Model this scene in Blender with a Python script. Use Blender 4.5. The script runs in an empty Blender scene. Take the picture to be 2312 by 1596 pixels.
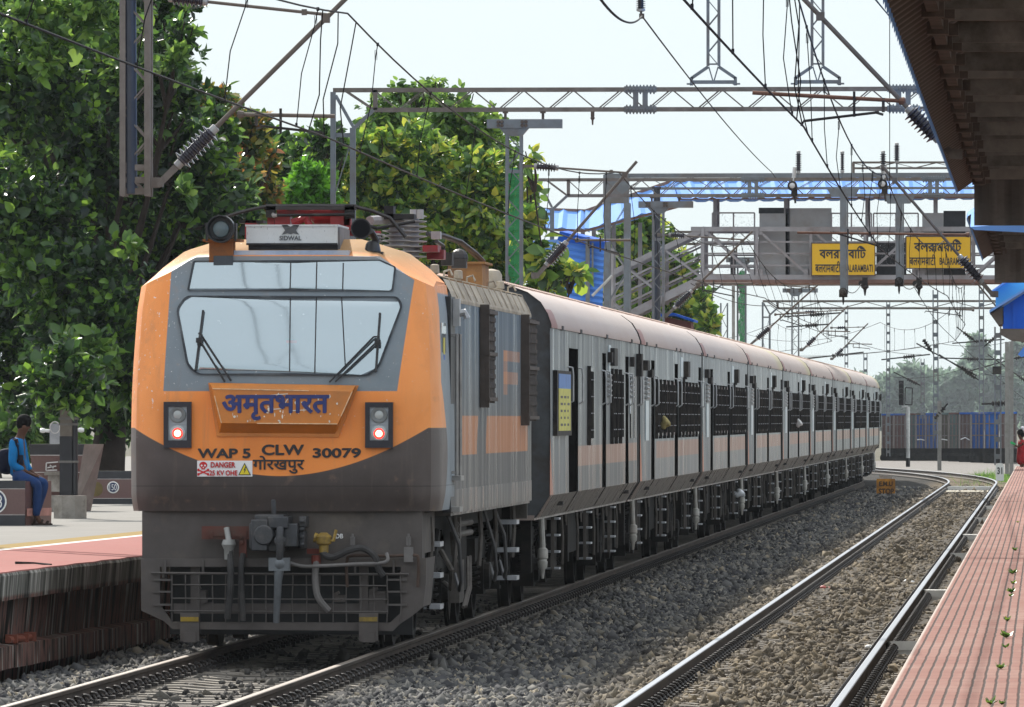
import bpy, bmesh, math, random
import numpy as np
from mathutils import Vector, Matrix
R = math.radians
SC = bpy.context.scene
COL = SC.collection
rnd = random.Random(7)

# ------------------------------------------------------------------ camera, sky, sun, exposure
F = 19500.0              # focal length in units of a 2312 px wide picture
PHI = 0.0614             # the lens looks a little to the left of the track direction (+Y)
EYE = 2.33
cam = bpy.data.cameras.new('camera')
cam.sensor_width = 36.0
cam.lens = 36.0 * F / 2312.0
cam.clip_start = 1.0
cam.clip_end = 6000.0
camo = bpy.data.objects.new('camera', cam)
COL.objects.link(camo)
camo.location = (0, 0, EYE)
camo.rotation_euler = (math.pi / 2 + 147 / F, 0, PHI)
SC.camera = camo

SUN_EL, SUN_AZ = 36.0, 22.0      # the sun stands ahead of the camera, to the left of the track
wd = bpy.data.worlds.new('World')
SC.world = wd
wd.use_nodes = True
bg = wd.node_tree.nodes['Background']
sky = wd.node_tree.nodes.new('ShaderNodeTexSky')
sky.sky_type = 'NISHITA'
sky.sun_disc = False
sky.sun_elevation = R(SUN_EL)
sky.sun_rotation = R(-SUN_AZ)
sky.air_density = 1.0
sky.dust_density = 0.6
sky.ozone_density = 1.6
# thin bright monsoon cloud veils the blue: paler at the horizon, brighter overhead
_nt = wd.node_tree
_tc = _nt.nodes.new('ShaderNodeTexCoord'); _sx = _nt.nodes.new('ShaderNodeSeparateXYZ'); _nt.links.new(_tc.outputs['Generated'], _sx.inputs[0])
_rp = _nt.nodes.new('ShaderNodeValToRGB'); _cr = _rp.color_ramp
_cr.elements[0].position = 0.0; _cr.elements[0].color = (2.4, 2.82, 2.97, 1); _cr.elements[1].position = 1.0; _cr.elements[1].color = (4.6, 4.8, 5.0, 1)
_e = _cr.elements.new(0.06); _e.color = (2.72, 3.05, 3.27, 1)
_nt.links.new(_sx.outputs[2], _rp.inputs[0])
_mx = _nt.nodes.new('ShaderNodeMix'); _mx.data_type = 'RGBA'; _mx.inputs[0].default_value = 0.96
_nt.links.new(sky.outputs[0], _mx.inputs[6]); _nt.links.new(_rp.outputs[0], _mx.inputs[7]); _nt.links.new(_mx.outputs[2], bg.inputs[0])
bg.inputs[1].default_value = 0.15
sl = bpy.data.lights.new('sun', 'SUN')
sl.energy = 3.3
sl.angle = R(0.6)
sl.color = (1.0, 0.95, 0.87)
so = bpy.data.objects.new('sun', sl)
COL.objects.link(so)
SUNV = Vector((-math.sin(R(SUN_AZ)) * math.cos(R(SUN_EL)), math.cos(R(SUN_AZ)) * math.cos(R(SUN_EL)), math.sin(R(SUN_EL))))
so.rotation_euler = SUNV.to_track_quat('Z', 'Y').to_euler()
so.location = (0, 0, 60)
SC.view_settings.view_transform = 'Standard'
SC.view_settings.look = 'None'
SC.view_settings.exposure = 1.0
SC.view_settings.gamma = 1.0

CP, SP = math.cos(PHI), math.sin(PHI)
def P(px, py, Y):
    a = (px - 1156.0) / F
    s = Y / (CP + a * SP)
    return Vector((s * (-SP + a * CP), Y, EYE + s * (945.0 - py) / F))

# ------------------------------------------------------------------ shader helpers
class E:
    """a float socket (or number) that can be calculated with"""
    def __init__(s, nt, v): s.nt, s.v = nt, v
    def op(s, op, o=None, clamp=False):
        n = s.nt.nodes.new('ShaderNodeMath'); n.operation = op; n.use_clamp = clamp
        for i, q in enumerate((s, o)):
            if q is None: continue
            q = q.v if isinstance(q, E) else q
            if isinstance(q, (int, float)): n.inputs[i].default_value = q
            else: s.nt.links.new(q, n.inputs[i])
        return E(s.nt, n.outputs[0])
    def __add__(s, o): return s.op('ADD', o)
    def __sub__(s, o): return s.op('SUBTRACT', o)
    def __mul__(s, o): return s.op('MULTIPLY', o)
    def __truediv__(s, o): return s.op('DIVIDE', o)
    def rsub(s, k): return E(s.nt, float(k)).op('SUBTRACT', s)
    def step(s, w=0.01): return ((s / w) + 0.5).op('ADD', 0.0, True)     # 0 below, 1 above zero
    def clamp(s): return s.op('ADD', 0.0, True)
    def mn(s, o): return s.op('MINIMUM', o)
    def mx(s, o): return s.op('MAXIMUM', o)
    def pw(s, o): return s.op('POWER', o)
    def ab(s): return s.op('ABSOLUTE')
    def mod(s, o): return s.op('FLOORED_MODULO', o)
    def sin(s): return s.op('SINE')

class M:
    def __init__(s, name, rough=0.6, metal=0.0, spec=0.5):
        s.m = bpy.data.materials.new(name); s.m.use_nodes = True
        s.nt = s.m.node_tree; s.b = s.nt.nodes['Principled BSDF']
        s.b.inputs['Roughness'].default_value = rough
        s.b.inputs['Metallic'].default_value = metal
        s.b.inputs['Specular IOR Level'].default_value = spec
        s._tc = None
    def tc(s):
        if not s._tc: s._tc = s.nt.nodes.new('ShaderNodeTexCoord')
        return s._tc
    def xyz(s):
        n = s.nt.nodes.new('ShaderNodeSeparateXYZ'); s.nt.links.new(s.tc().outputs['Object'], n.inputs[0])
        return [E(s.nt, n.outputs[i]) for i in range(3)]
    def vec(s, sx=1, sy=1, sz=1, rnd_=False):
        mp = s.nt.nodes.new('ShaderNodeMapping'); mp.inputs['Scale'].default_value = (sx, sy, sz)
        s.nt.links.new(s.tc().outputs['Object'], mp.inputs[0])
        if rnd_:
            oi = s.nt.nodes.new('ShaderNodeObjectInfo')
            mu = E(s.nt, oi.outputs['Random']) * 61.0
            cb = s.nt.nodes.new('ShaderNodeCombineXYZ')
            for i in range(3): s.nt.links.new(mu.v, cb.inputs[i])
            s.nt.links.new(cb.outputs[0], mp.inputs[1])
        return mp.outputs[0]
    def noise(s, scale=5, detail=4, rough=0.6, sc=(1, 1, 1), rnd_=False):
        n = s.nt.nodes.new('ShaderNodeTexNoise'); n.inputs['Scale'].default_value = scale
        n.inputs['Detail'].default_value = detail; n.inputs['Roughness'].default_value = rough
        s.nt.links.new(s.vec(*sc, rnd_=rnd_), n.inputs['Vector'])
        return E(s.nt, n.outputs[0])
    def voro(s, scale=5, feat='F1', sc=(1, 1, 1), out=0):
        n = s.nt.nodes.new('ShaderNodeTexVoronoi'); n.inputs['Scale'].default_value = scale; n.feature = feat
        s.nt.links.new(s.vec(*sc), n.inputs['Vector'])
        return E(s.nt, n.outputs[out])
    def island(s):
        g = s.nt.nodes.new('ShaderNodeNewGeometry')
        return E(s.nt, g.outputs['Random Per Island'])
    def ramp(s, fac, stops):
        n = s.nt.nodes.new('ShaderNodeValToRGB'); cr = n.color_ramp
        while len(cr.elements) < len(stops): cr.elements.new(0.5)
        for e, (p, c) in zip(cr.elements, stops): e.position = p; e.color = (*c, 1)
        s.nt.links.new(fac.v, n.inputs[0])
        return n.outputs[0]
    def mix(s, fac, a, b):
        n = s.nt.nodes.new('ShaderNodeMix'); n.data_type = 'RGBA'
        if isinstance(fac, E): fac = fac.v
        for k, v in ((0, fac), (6, a), (7, b)):
            if isinstance(v, (int, float)): n.inputs[k].default_value = v
            elif isinstance(v, tuple): n.inputs[k].default_value = (*v, 1)
            else: s.nt.links.new(v, n.inputs[k])
        return n.outputs[2]
    def color(s, c):
        if isinstance(c, tuple): s.b.inputs['Base Color'].default_value = (*c, 1)
        else: s.nt.links.new(c, s.b.inputs['Base Color'])
        return s
    def rough(s, e): s.nt.links.new(e.v, s.b.inputs['Roughness']); return s
    def bump(s, e, strength=0.3, dist=0.01):
        n = s.nt.nodes.new('ShaderNodeBump'); n.inputs['Strength'].default_value = strength; n.inputs['Distance'].default_value = dist
        s.nt.links.new(e.v, n.inputs['Height']); s.nt.links.new(n.outputs[0], s.b.inputs['Normal']); return s
    def emit(s, c, st): s.b.inputs['Emission Color'].default_value = (*c, 1); s.b.inputs['Emission Strength'].default_value = st; return s

def mul(c, k): return tuple(min(1, x * k) for x in c)
def pm(name, c, rough=0.6, metal=0.0, var=0.25, scale=6, sc=(1, 1, 1), dirt=None, amount=0.4, bump=0.0, spec=0.5, rv=0.0):
    """painted / dusty surface: two noise scales of tone, optional dirt colour"""
    if rough >= .6 and spec == .5: spec = .12
    m = M(name, rough, metal, spec)
    n1 = m.noise(scale, 5, 0.65, sc, True)
    col = m.ramp(n1, [(0.25, mul(c, 1 - var)), (0.75, mul(c, 1 + var))])
    if dirt:
        n2 = ((m.noise(scale * 0.37, 6, 0.7, sc, True) - (0.62 - amount * 0.35)) * 5).clamp()
        col = m.mix(n2 * min(1, amount * 1.6), col, dirt)
    m.color(col)
    if rv: m.rough((n1 - 0.5) * rv + rough)
    if bump: m.bump(n1, bump, 0.01)
    return m.m

# ------------------------------------------------------------------ mesh helpers
APART = set('underframe_fitting pantograph_frame pantograph_fitting end_wall roof_insulator grab_handle suspension_spring lifting_lug drain_pipe foot_step frosted_window lamp_bracket step_tread wall_box pin_clevis trestle hanging_cable gutter_bracket clamp insulator_cap canopy_post sand_pipe lifting_pad underframe_box window rear_pantograph mast_reflection guard_brace strap tap louvre roof_corrugation board_print'.split())
WL = {}          # world location of a thing's base (for things built in world coordinates)
class MB:
    def __init__(s): s.v, s.f, s.mi, s.k = [], [], [], 0
    def add(s, vs, fs):
        o = len(s.v); s.v += [tuple(p) for p in vs]
        for f in fs: s.f.append([o + i for i in f]); s.mi.append(s.k)
        return s
    def box(s, c, d, rz=0.0, rx=0.0, ry=0.0):
        m = Matrix.Rotation(rz, 3, 'Z') @ Matrix.Rotation(ry, 3, 'Y') @ Matrix.Rotation(rx, 3, 'X')
        vs = []
        for i in (-.5, .5):
            for j in (-.5, .5):
                for k in (-.5, .5): vs.append(Vector(c) + m @ Vector((i * d[0], j * d[1], k * d[2])))
        return s.add(vs, [(0, 1, 3, 2), (4, 6, 7, 5), (0, 4, 5, 1), (2, 3, 7, 6), (0, 2, 6, 4), (1, 5, 7, 3)])
    def bb(s, x0, x1, y0, y1, z0, z1):
        return s.box(((x0 + x1) / 2, (y0 + y1) / 2, (z0 + z1) / 2), (abs(x1 - x0), abs(y1 - y0), abs(z1 - z0)))
    def bar(s, p, q, w, h=None, up=(0, 0, 1)):
        p, q = Vector(p), Vector(q); h = h or w
        d = (q - p)
        if d.length < 1e-6: return s
        d.normalize(); u = Vector(up)
        if abs(d.dot(u)) > 0.98: u = Vector((0, 1, 0)) if abs(d.y) < 0.9 else Vector((1, 0, 0))
        a = d.cross(u).normalized(); b = a.cross(d).normalized()
        vs = []
        for e in (p, q):
            for i, j in ((-1, -1), (1, -1), (1, 1), (-1, 1)): vs.append(e + a * (i * w / 2) + b * (j * h / 2))
        return s.add(vs, [(0, 3, 2, 1), (4, 5, 6, 7), (0, 1, 5, 4), (1, 2, 6, 5), (2, 3, 7, 6), (3, 0, 4, 7)])
    def angle(s, p, q, w, t=0.012, up=(0, 0, 1)):
        """rolled steel angle: two thin legs"""
        s.bar(p, q, w, t, up)
        p, q = Vector(p), Vector(q); o = Vector(up) * (w / 2)
        d = (q - p).normalized(); a = d.cross(Vector(up))
        if a.length > 0.1:
            a = a.normalized() * (w / 2); s.bar(p + a - o * 0.9, q + a - o * 0.9, t, w, up)
        return s
    def tube(s, pts, r, n=8, caps=True):
        pts = [Vector(p) for p in pts]; rr = r if isinstance(r, (list, tuple)) else [r] * len(pts)
        vs = []; prev = None
        for i, p in enumerate(pts):
            d = (pts[min(i + 1, len(pts) - 1)] - pts[max(i - 1, 0)]).normalized()
            if prev is None:
                u = Vector((0, 0, 1)) if abs(d.z) < 0.9 else Vector((1, 0, 0))
                a = d.cross(u).normalized()
            else: a = (prev - d * prev.dot(d)).normalized()
            prev = a; b = d.cross(a)
            for k in range(n):
                t = 2 * math.pi * k / n; vs.append(p + (a * math.cos(t) + b * math.sin(t)) * rr[i])
        fs = []
        for i in range(len(pts) - 1):
            for k in range(n): fs.append((i * n + k, i * n + (k + 1) % n, (i + 1) * n + (k + 1) % n, (i + 1) * n + k))
        if caps: fs.append(tuple(range(n - 1, -1, -1))); fs.append(tuple(range((len(pts) - 1) * n, len(pts) * n)))
        return s.add(vs, fs)
    def lathe(s, p, d, prof, n=12):
        """prof = [(distance along d, radius)]"""
        p, d = Vector(p), Vector(d).normalized()
        u = Vector((0, 0, 1)) if abs(d.z) < 0.9 else Vector((1, 0, 0))
        a = d.cross(u).normalized(); b = d.cross(a); vs = []; fs = []
        for t, r in prof:
            for k in range(n):
                w = 2 * math.pi * k / n; vs.append(p + d * t + (a * math.cos(w) + b * math.sin(w)) * max(r, 1e-4))
        for i in range(len(prof) - 1):
            for k in range(n): fs.append((i * n + k, (i + 1) * n + k, (i + 1) * n + (k + 1) % n, i * n + (k + 1) % n))
        fs.append(tuple(range(n))); fs.append(tuple(range(len(prof) * n - 1, (len(prof) - 1) * n - 1, -1)))
        return s.add(vs, fs)
    def prism(s, ring, d):
        """closed ring of points pushed along vector d"""
        n = len(ring); d = Vector(d)
        vs = [Vector(p) for p in ring] + [Vector(p) + d for p in ring]
        fs = [tuple(range(n)), tuple(range(2 * n - 1, n - 1, -1))]
        for i in range(n): j = (i + 1) % n; fs.append((i, i + n, j + n, j))
        return s.add(vs, fs)
    def quad(s, a, b, c, d): return s.add([a, b, c, d], [(0, 1, 2, 3)])
    def grid(s, rows):
        n = len(rows[0]); vs = [p for r in rows for p in r]; fs = []
        for i in range(len(rows) - 1):
            for k in range(n - 1): fs.append((i * n + k, i * n + k + 1, (i + 1) * n + k + 1, (i + 1) * n + k))
        return s.add(vs, fs)
    def ball(s, c, r, n=10, sz=1.0):
        return s.lathe(Vector(c) - Vector((0, 0, r * sz)), (0, 0, 1), [(r * sz * (1 - math.cos(math.pi * i / 8)), r * math.sin(math.pi * i / 8)) for i in range(9)], n)
    def clusters(s, tol=.03):
        """groups of faces that touch or nearly touch one another"""
        par = list(range(len(s.v)))
        def find(a):
            while par[a] != a: par[a] = par[par[a]]; a = par[a]
            return a
        for f in s.f:
            for q in f[1:]: par[find(q)] = find(f[0])
        isl = {}
        for i, v in enumerate(s.v):
            b = isl.setdefault(find(i), [[1e9] * 3, [-1e9] * 3])
            for k in range(3): b[0][k] = min(b[0][k], v[k]); b[1][k] = max(b[1][k], v[k])
        ks = list(isl); up = {k: k for k in ks}
        def top(a):
            while up[a] != a: a = up[a]
            return a
        for i, a in enumerate(ks):
            for c in ks[i + 1:]:
                A, B = isl[a], isl[c]
                if all(A[0][k] - tol <= B[1][k] and B[0][k] - tol <= A[1][k] for k in range(3)): up[top(a)] = top(c)
        out = {}
        for fi, f in enumerate(s.f): out.setdefault(top(find(f[0])), []).append(fi)
        return list(out.values())
    def build(s, name, mat, parent=None, smooth=False, W=False, fix=True):
        if parent is not None and name in APART:
            cl = s.clusters()
            if 1 < len(cl) <= 60:
                r = None
                for fl in cl:
                    q = MB(); mp = {}
                    for fi in fl:
                        for i in s.f[fi]:
                            if i not in mp: mp[i] = len(q.v); q.v.append(s.v[i])
                        q.f.append([mp[i] for i in s.f[fi]]); q.mi.append(0)
                    r = q._build(name, mat, parent, smooth, W, fix)
                return r
        return s._build(name, mat, parent, smooth, W, fix)
    def _build(s, name, mat, parent=None, smooth=False, W=False, fix=True):
        vs = s.v
        if W and parent is not None:
            o = WL[parent.name]; vs = [(p[0] - o.x, p[1] - o.y, p[2] - o.z) for p in vs]
        me = bpy.data.meshes.new(name); me.from_pydata(vs, [], s.f)
        mats = mat if isinstance(mat, (list, tuple)) else [mat]
        for q in mats: me.materials.append(q)
        if len(mats) > 1: me.polygons.foreach_set('material_index', s.mi)
        if fix:
            bm = bmesh.new(); bm.from_mesh(me); bmesh.ops.recalc_face_normals(bm, faces=bm.faces); bm.to_mesh(me); bm.free()
        if smooth:
            me.polygons.foreach_set('use_smooth', [True] * len(me.polygons))
            me.set_sharp_from_angle(angle=R(38))
        me.update()
        return link(name, me, parent)

def link(name, me, parent=None):
    o = bpy.data.objects.new(name, me); COL.objects.link(o)
    if parent is not None:
        o.parent = parent; WL[o.name] = WL.get(parent.name, Vector())
    else: WL[o.name] = Vector()
    return o

def tag(o, label=None, cat=None, group=None, kind=None):
    if label: o['label'] = label
    if cat: o['category'] = cat
    if group: o['group'] = group
    if kind: o['kind'] = kind
    return o
def T(name, label, cat, loc=(0, 0, 0), rz=0.0, group=None):
    o = bpy.data.objects.new(name, None); COL.objects.link(o); o.empty_display_size = 0.2
    o.location = loc; o.rotation_euler = (0, 0, rz); WL[o.name] = Vector(loc)
    return tag(o, label, cat, group)
KIDS = {}
def copy_tree(o, parent=None):
    c = o.copy(); COL.objects.link(c)
    if parent is not None: c.parent = parent
    for ch in [x for x in ALLKIDS(o)]: copy_tree(ch, c)
    return c
def ALLKIDS(o): return list(o.children)

def text_faces(s, bold=0.0):
    """outline of a piece of writing as (verts, faces) in a unit box, every glyph on its own thin layer"""
    cu = bpy.data.curves.new('writing', 'FONT'); cu.body = s; cu.offset = bold; cu.resolution_u = 8
    o = bpy.data.objects.new('writing', cu); COL.objects.link(o)
    bpy.context.view_layer.update()
    me = bpy.data.meshes.new_from_object(o.evaluated_get(bpy.context.evaluated_depsgraph_get()))
    bm = bmesh.new(); bm.from_mesh(me)
    bmesh.ops.remove_doubles(bm, verts=bm.verts, dist=1e-5)
    bm.verts.index_update()
    vs = [v.co.copy() for v in bm.verts]; fs = [[v.index for v in f.verts] for f in bm.faces]
    lab = [-1] * len(vs); adj = [[] for _ in vs]
    for e in bm.edges: a, b = e.verts[0].index, e.verts[1].index; adj[a].append(b); adj[b].append(a)
    k = 0
    for i in range(len(vs)):
        if lab[i] < 0:
            st = [i]; lab[i] = k
            while st:
                q = st.pop()
                for w in adj[q]:
                    if lab[w] < 0: lab[w] = k; st.append(w)
            k += 1
    bm.free(); bpy.data.objects.remove(o); bpy.data.meshes.remove(me); bpy.data.curves.remove(cu)
    xs = [v.x for v in vs]; ys = [v.y for v in vs]
    x0, x1, y0, y1 = min(xs), max(xs), min(ys), max(ys)
    return [((v.x - x0) / (x1 - x0), (v.y - y0) / (y1 - y0), lab[i] % 7) for i, v in enumerate(vs)], fs, x1 - x0, y1 - y0
def write(mb, s, x0, x1, z0, z1, fn, bold=0.0, layer=0.0006):
    """lay writing into the box x0..x1, z0..z1; fn(x, z, lift) gives the 3D point"""
    b0 = min(bold, .006 if any(0x980 <= ord(c) < 0xA00 for c in s) else .012)
    vs, fs, tw, th = text_faces(s, b0); e = bold - b0
    for k, (du, dw) in enumerate(((0, 0), (1, .3), (-1, -.3), (.3, 1), (-.3, -1)) if e > 1e-4 else ((0, 0),)):
        mb.add([fn(x0 + (u + du * e / tw) * (x1 - x0), z0 + (w + dw * e / th) * (z1 - z0), 0.004 + (l + 7 * k) * layer * .35) for u, w, l in vs], fs)
    return mb

# ------------------------------------------------------------------ the line of the tracks: straight, then a left-hand curve
Y0, RC, XB = 312.0, 800.0, -5.0
def path(n, s):
    if s <= Y0: return (n, s)
    th = (s - Y0) / RC; cx = XB - RC
    return (cx + (n - cx) * math.cos(th), Y0 + (n - cx) * math.sin(th))
def heading(s): return 0.0 if s <= Y0 else (s - Y0) / RC
TL, TR = -7.53, -2.56        # centre lines of the two tracks
# ------------------------------------------------------------------ ground, ballast, tracks, platforms
def mat_ground():
    m = M('earth', 0.95, 0, .05)
    n = m.noise(0.08, 6); n2 = m.noise(3.0, 6)
    c = m.ramp(n, [(0.35, (0.085, 0.075, 0.055)), (0.5, (0.13, 0.115, 0.09)), (0.62, (0.045, 0.065, 0.02))])
    m.color(m.mix(n2 * 0.7, c, (0.15, 0.14, 0.115))); m.bump(n2, 0.6, 0.05); return m.m
g = MB(); g.quad((-2500, -300, -0.75), (2500, -300, -0.75), (2500, 4500, -0.75), (-2500, 4500, -0.75))
tag(g.build('ground', mat_ground()), kind='structure')

def mat_ballast_floor():
    m = M('ballast_floor', 0.95, 0, .05)
    v = m.voro(22, 'F1', (1, 1, 1), 1)
    n = m.noise(0.9, 5); n2 = m.noise(30, 4)
    x, y, z = m.xyz()
    c = m.ramp(n2, [(0.3, (0.025, 0.024, 0.023)), (0.7, (0.075, 0.07, 0.064))])
    mud = m.mix(n2, (0.13, 0.10, 0.065), (0.23, 0.185, 0.125))
    # dried mud lies between the rails of the nearer track and along its two rails
    band = (((x - TR).ab().rsub(1.7)).step(0.9)) * ((n - 0.36) * 5).clamp()
    m.color(m.mix(band, c, mud)); m.bump(n2, 0.8, 0.03); return m.m
def ballast_profile(n):
    """height of the stone bed across the tracks"""
    z = -0.215
    for t in (TL, TR):
        d = abs(n - t)
        if d < 0.8: z = max(z, -0.205)
    mid = (TL + TR) / 2
    if abs(n - mid) < 1.2: z = -0.215 - 0.07 * (1 - abs(n - mid) / 1.2) + 0.05 * math.exp(-((n - mid) / 0.5) ** 2)
    return z
xs = [-14.5, -11.4, -10.0, -9.3] + [-9.0 + 0.2 * i for i in range(41)] + [-0.8, -0.5, 1.0, 3.5]
ss = [30 + 4 * i for i in range(71)] + [314 + 6 * i for i in range(30)]
rows = []
for s in ss:
    row = []
    for n in xs:
        p = path(n, s); z = ballast_profile(n) if -9.4 < n < -0.7 else (-0.3 if -10.2 < n < 0 else -0.72)
        row.append((p[0], p[1], z))
    rows.append(row)
b = MB(); b.grid(rows)
tag(b.build('ballast_bed', mat_ballast_floor(), fix=False), kind='structure')

def mat_stone():
    m = M('ballast_stone', 0.9, 0, .15)
    r = m.island(); n = m.noise(25, 3)
    x, y, z = m.xyz()
    c = m.ramp(r, [(0.0, (0.03, 0.03, 0.033)), (0.3, (0.065, 0.065, 0.068)), (0.65, (0.115, 0.113, 0.108)), (0.9, (0.18, 0.17, 0.15)), (1.0, (0.26, 0.22, 0.16))])
    dusty = m.mix(r, (0.07, 0.056, 0.04), (0.19, 0.15, 0.098))
    band = ((x - TR).ab().rsub(1.55)).step(0.9) * (m.noise(1.1, 4) * 2.4 - 0.3).clamp()
    rust = ((x - TL).ab().rsub(1.25)).step(0.7) * 0.75
    c = m.mix(band * 0.9, c, dusty)
    c = m.mix(rust, c, m.mix(r, (0.03, 0.027, 0.025), (0.1, 0.09, 0.078)))
    m.color(c); m.bump(n, 0.3, 0.01); return m.m
def stones(name, rng, lots, label):
    """loose angular stones over patches (x0, x1, y0, y1, count, size); one object, nobody could count them"""
    oc = np.array([(1, 0, 0), (-1, 0, 0), (0, 1, 0), (0, -1, 0), (0, 0, 1), (0, 0, -1), (.7, .7, .5), (-.7, .6, -.5)], float)
    fc = np.array([(0, 6, 4), (6, 2, 4), (2, 1, 4), (1, 3, 4), (3, 0, 4), (0, 2, 6), (0, 5, 2), (2, 5, 7), (2, 7, 1), (7, 5, 1), (1, 5, 3), (3, 5, 0)])
    VV = []; k = 0
    for x0, x1, y0, y1, cnt, size in lots:
        cx = rng.uniform(x0, x1, cnt); cy = rng.uniform(y0, y1, cnt)
        cz = np.array([ballast_profile(q) for q in cx]) + rng.uniform(-0.012, 0.022, cnt)
        off = oc[None] * (1 + rng.uniform(-.38, .38, (cnt, 8, 3)))
        sc = size * rng.lognormal(0, .33, (cnt, 1, 1)) * rng.uniform(.5, 1.15, (cnt, 1, 3))
        off = off * sc
        a = rng.uniform(0, 2 * np.pi, cnt); t = rng.uniform(-.9, .9, cnt)
        ca, sa, ct, st = np.cos(a)[:, None], np.sin(a)[:, None], np.cos(t)[:, None], np.sin(t)[:, None]
        x, y, z = off[..., 0], off[..., 1], off[..., 2]
        y, z = y * ct - z * st, y * st + z * ct
        x, y = x * ca - y * sa, x * sa + y * ca
        VV.append(np.stack([x + cx[:, None], y + cy[:, None], z + cz[:, None]], -1).reshape(-1, 3))
    V = np.concatenate(VV); n = len(V) // 8
    Fc = (fc[None] + (np.arange(n) * 8)[:, None, None]).reshape(-1, 3)
    me = bpy.data.meshes.new(name)
    me.vertices.add(len(V)); me.vertices.foreach_set('co', V.ravel().astype(np.float32))
    me.loops.add(Fc.size); me.loops.foreach_set('vertex_index', Fc.ravel().astype(np.int32))
    me.polygons.add(len(Fc)); me.polygons.foreach_set('loop_start', np.arange(0, Fc.size, 3, dtype=np.int32))
    me.materials.append(mat_stone()); me.update(calc_edges=True)
    return tag(link(name, me), label, None, None, 'stuff')
ng = np.random.default_rng(5)
lots = []
for y0, y1, k in ((72, 92, 215), (92, 120, 150), (120, 165, 85), (165, 240, 42), (240, 318, 24)):
    sz = 0.04 if y0 < 120 else (0.046 if y0 < 200 else 0.06)
    d = y1 - y0
    lots.append((-6.45, -3.5, y0, y1, int(2.95 * d * k), sz))            # between the tracks
    lots.append((-3.35, -1.75, y0, y1, int(1.6 * d * k * 0.42), sz))      # between the rails of the clear track
    lots.append((-1.62, -0.86, y0, y1, int(0.76 * d * k * 0.3), sz))
    if y0 < 100:
        lots.append((-8.25, -6.8, y0, y1, int(1.5 * d * k * 0.07), sz))
        lots.append((-9.9, -8.5, y0, y1, int(1.4 * d * k * 0.9), sz))
stones('ballast_stones', ng, lots, 'grey crushed stone ballast heaped between and beside the rails')

# rails, sleepers, clips
RAIL = [(-.075, -.172), (.075, -.172), (.075, -.162), (.012, -.140), (.0095, -.05), (.035, -.036), (.036, -.006), (.028, 0), (-.028, 0), (-.036, -.006), (-.035, -.036), (-.0095, -.05), (-.012, -.140), (-.075, -.162)]
def mat_rail(bright):
    m = M('rail_steel', 0.3 if bright else 0.5, 0, .2)
    x, y, z = m.xyz(); n = m.noise(6, 5, sc=(1, .2, 1))
    top = (z + 0.0045).step(0.003)
    side = m.ramp(n, [(0.3, (0.03, 0.022, 0.018)), (0.7, (0.075, 0.055, 0.042))])
    m.color(m.mix(top, side, (0.20, 0.22, 0.25) if bright else (0.2, 0.17, 0.145)))
    m.nt.links.new((top * 0.6).v, m.b.inputs['Metallic'])
    m.rough(top * (0.42 - 0.75) + n * .16 + 0.7) if bright else m.rough(top * -0.3 + 0.8); return m.m
M_CLIP = pm('clip_steel', (0.035, 0.03, 0.028), 0.5, 0.3)
M_SLEEPER = pm('sleeper_concrete', (0.25, 0.225, 0.195), 0.9, var=0.3, scale=9, dirt=(0.1, 0.085, 0.07), amount=0.5)
M_WHITE = pm('white_paint', (0.72, 0.71, 0.67), 0.8, var=0.12, scale=7, dirt=(0.3, 0.28, 0.24), amount=0.25)
def sleeper_mb():
    m = MB()
    for y in (0,):
        prof = [(-1.37, -.30), (-1.37, -.205), (-1.0, -.178), (-.55, -.178), (-.3, -.20), (.3, -.20), (.55, -.178), (1.0, -.178), (1.37, -.205), (1.37, -.30)]
        m.prism([(px, -.12, pz) for px, pz in prof], (0, .24, 0))
    return m
def clip_mb(g_, sd):
    m = MB(); x = g_ * .8735 + sd * .10; pts = []
    for i in range(9):
        t = i / 8 * 1.6 * math.pi; pts.append((x + sd * .03 * math.cos(t) * 1.2, -.035 + i * .009 + 0.02 * math.sin(t * 2), -.13 + .055 * math.sin(t * .62 + .2)))
    m.tube(pts, .013, 5); m.box((x, .0, -.155), (.09, .09, .035)); return m
def railway(name, label, tc, bright, s0, s1):
    t = T(name, label, 'railway track', (tc, s0, 0))
    for sgn in (-1, 1):
        n0 = tc + sgn * 0.8735; rows = []
        cut = [s0, 60, 90, 120, 160, 200, 250, 290, 305] + [312 + 4 * i for i in range(40)]
        for s in cut:
            p = path(n0, s); h = heading(s)
            rows.append([(p[0] + a * math.cos(h), p[1] + a * math.sin(h), z) for a, z in RAIL + RAIL[:1]])
        m = MB(); m.grid(rows); m.build('rail', mat_rail(bright), t, W=True)
    sm = sleeper_mb(); far = MB(); cms = [clip_mb(a, b) for a in (-1, 1) for b in (-1, 1)]; cfar = MB()
    so_ = None; co_ = []; i = 0; s = 69.3 if bright else 71.1
    while s < 300:
        p = path(tc, s)
        dx, dy = p[0] - tc, p[1] - s0
        if i < 100:
            if so_ is None: a = so_ = sm.build('sleeper', M_SLEEPER, t)
            else: a = so_.copy(); COL.objects.link(a); a.parent = t
            a.location = (dx, dy, rnd.uniform(-.004, .004))
        else: far.add([(v[0] + dx, v[1] + dy, v[2]) for v in sm.v], sm.f)
        if i < 25:
            if not co_: cl = co_ = [c.build('rail_clip', M_CLIP, t, smooth=True) for c in cms]
            else:
                cl = [c.copy() for c in co_]
                for c in cl: COL.objects.link(c); c.parent = t
            for c in cl: c.location = (dx, dy, 0)
        else:
            for c in cms: cfar.add([(v[0] + dx, v[1] + dy, v[2]) for v in c.v], c.f)
        i += 1; s += 0.62
    tag(far.build('sleeper', M_SLEEPER, t, fix=False), kind='stuff'); tag(cfar.build('rail_clip', M_CLIP, t, fix=False), kind='stuff')
    return t
railway('railway_track', 'track carrying the orange locomotive and its train, dull brown rails on concrete sleepers', TL, False, 40, 470)
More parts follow.
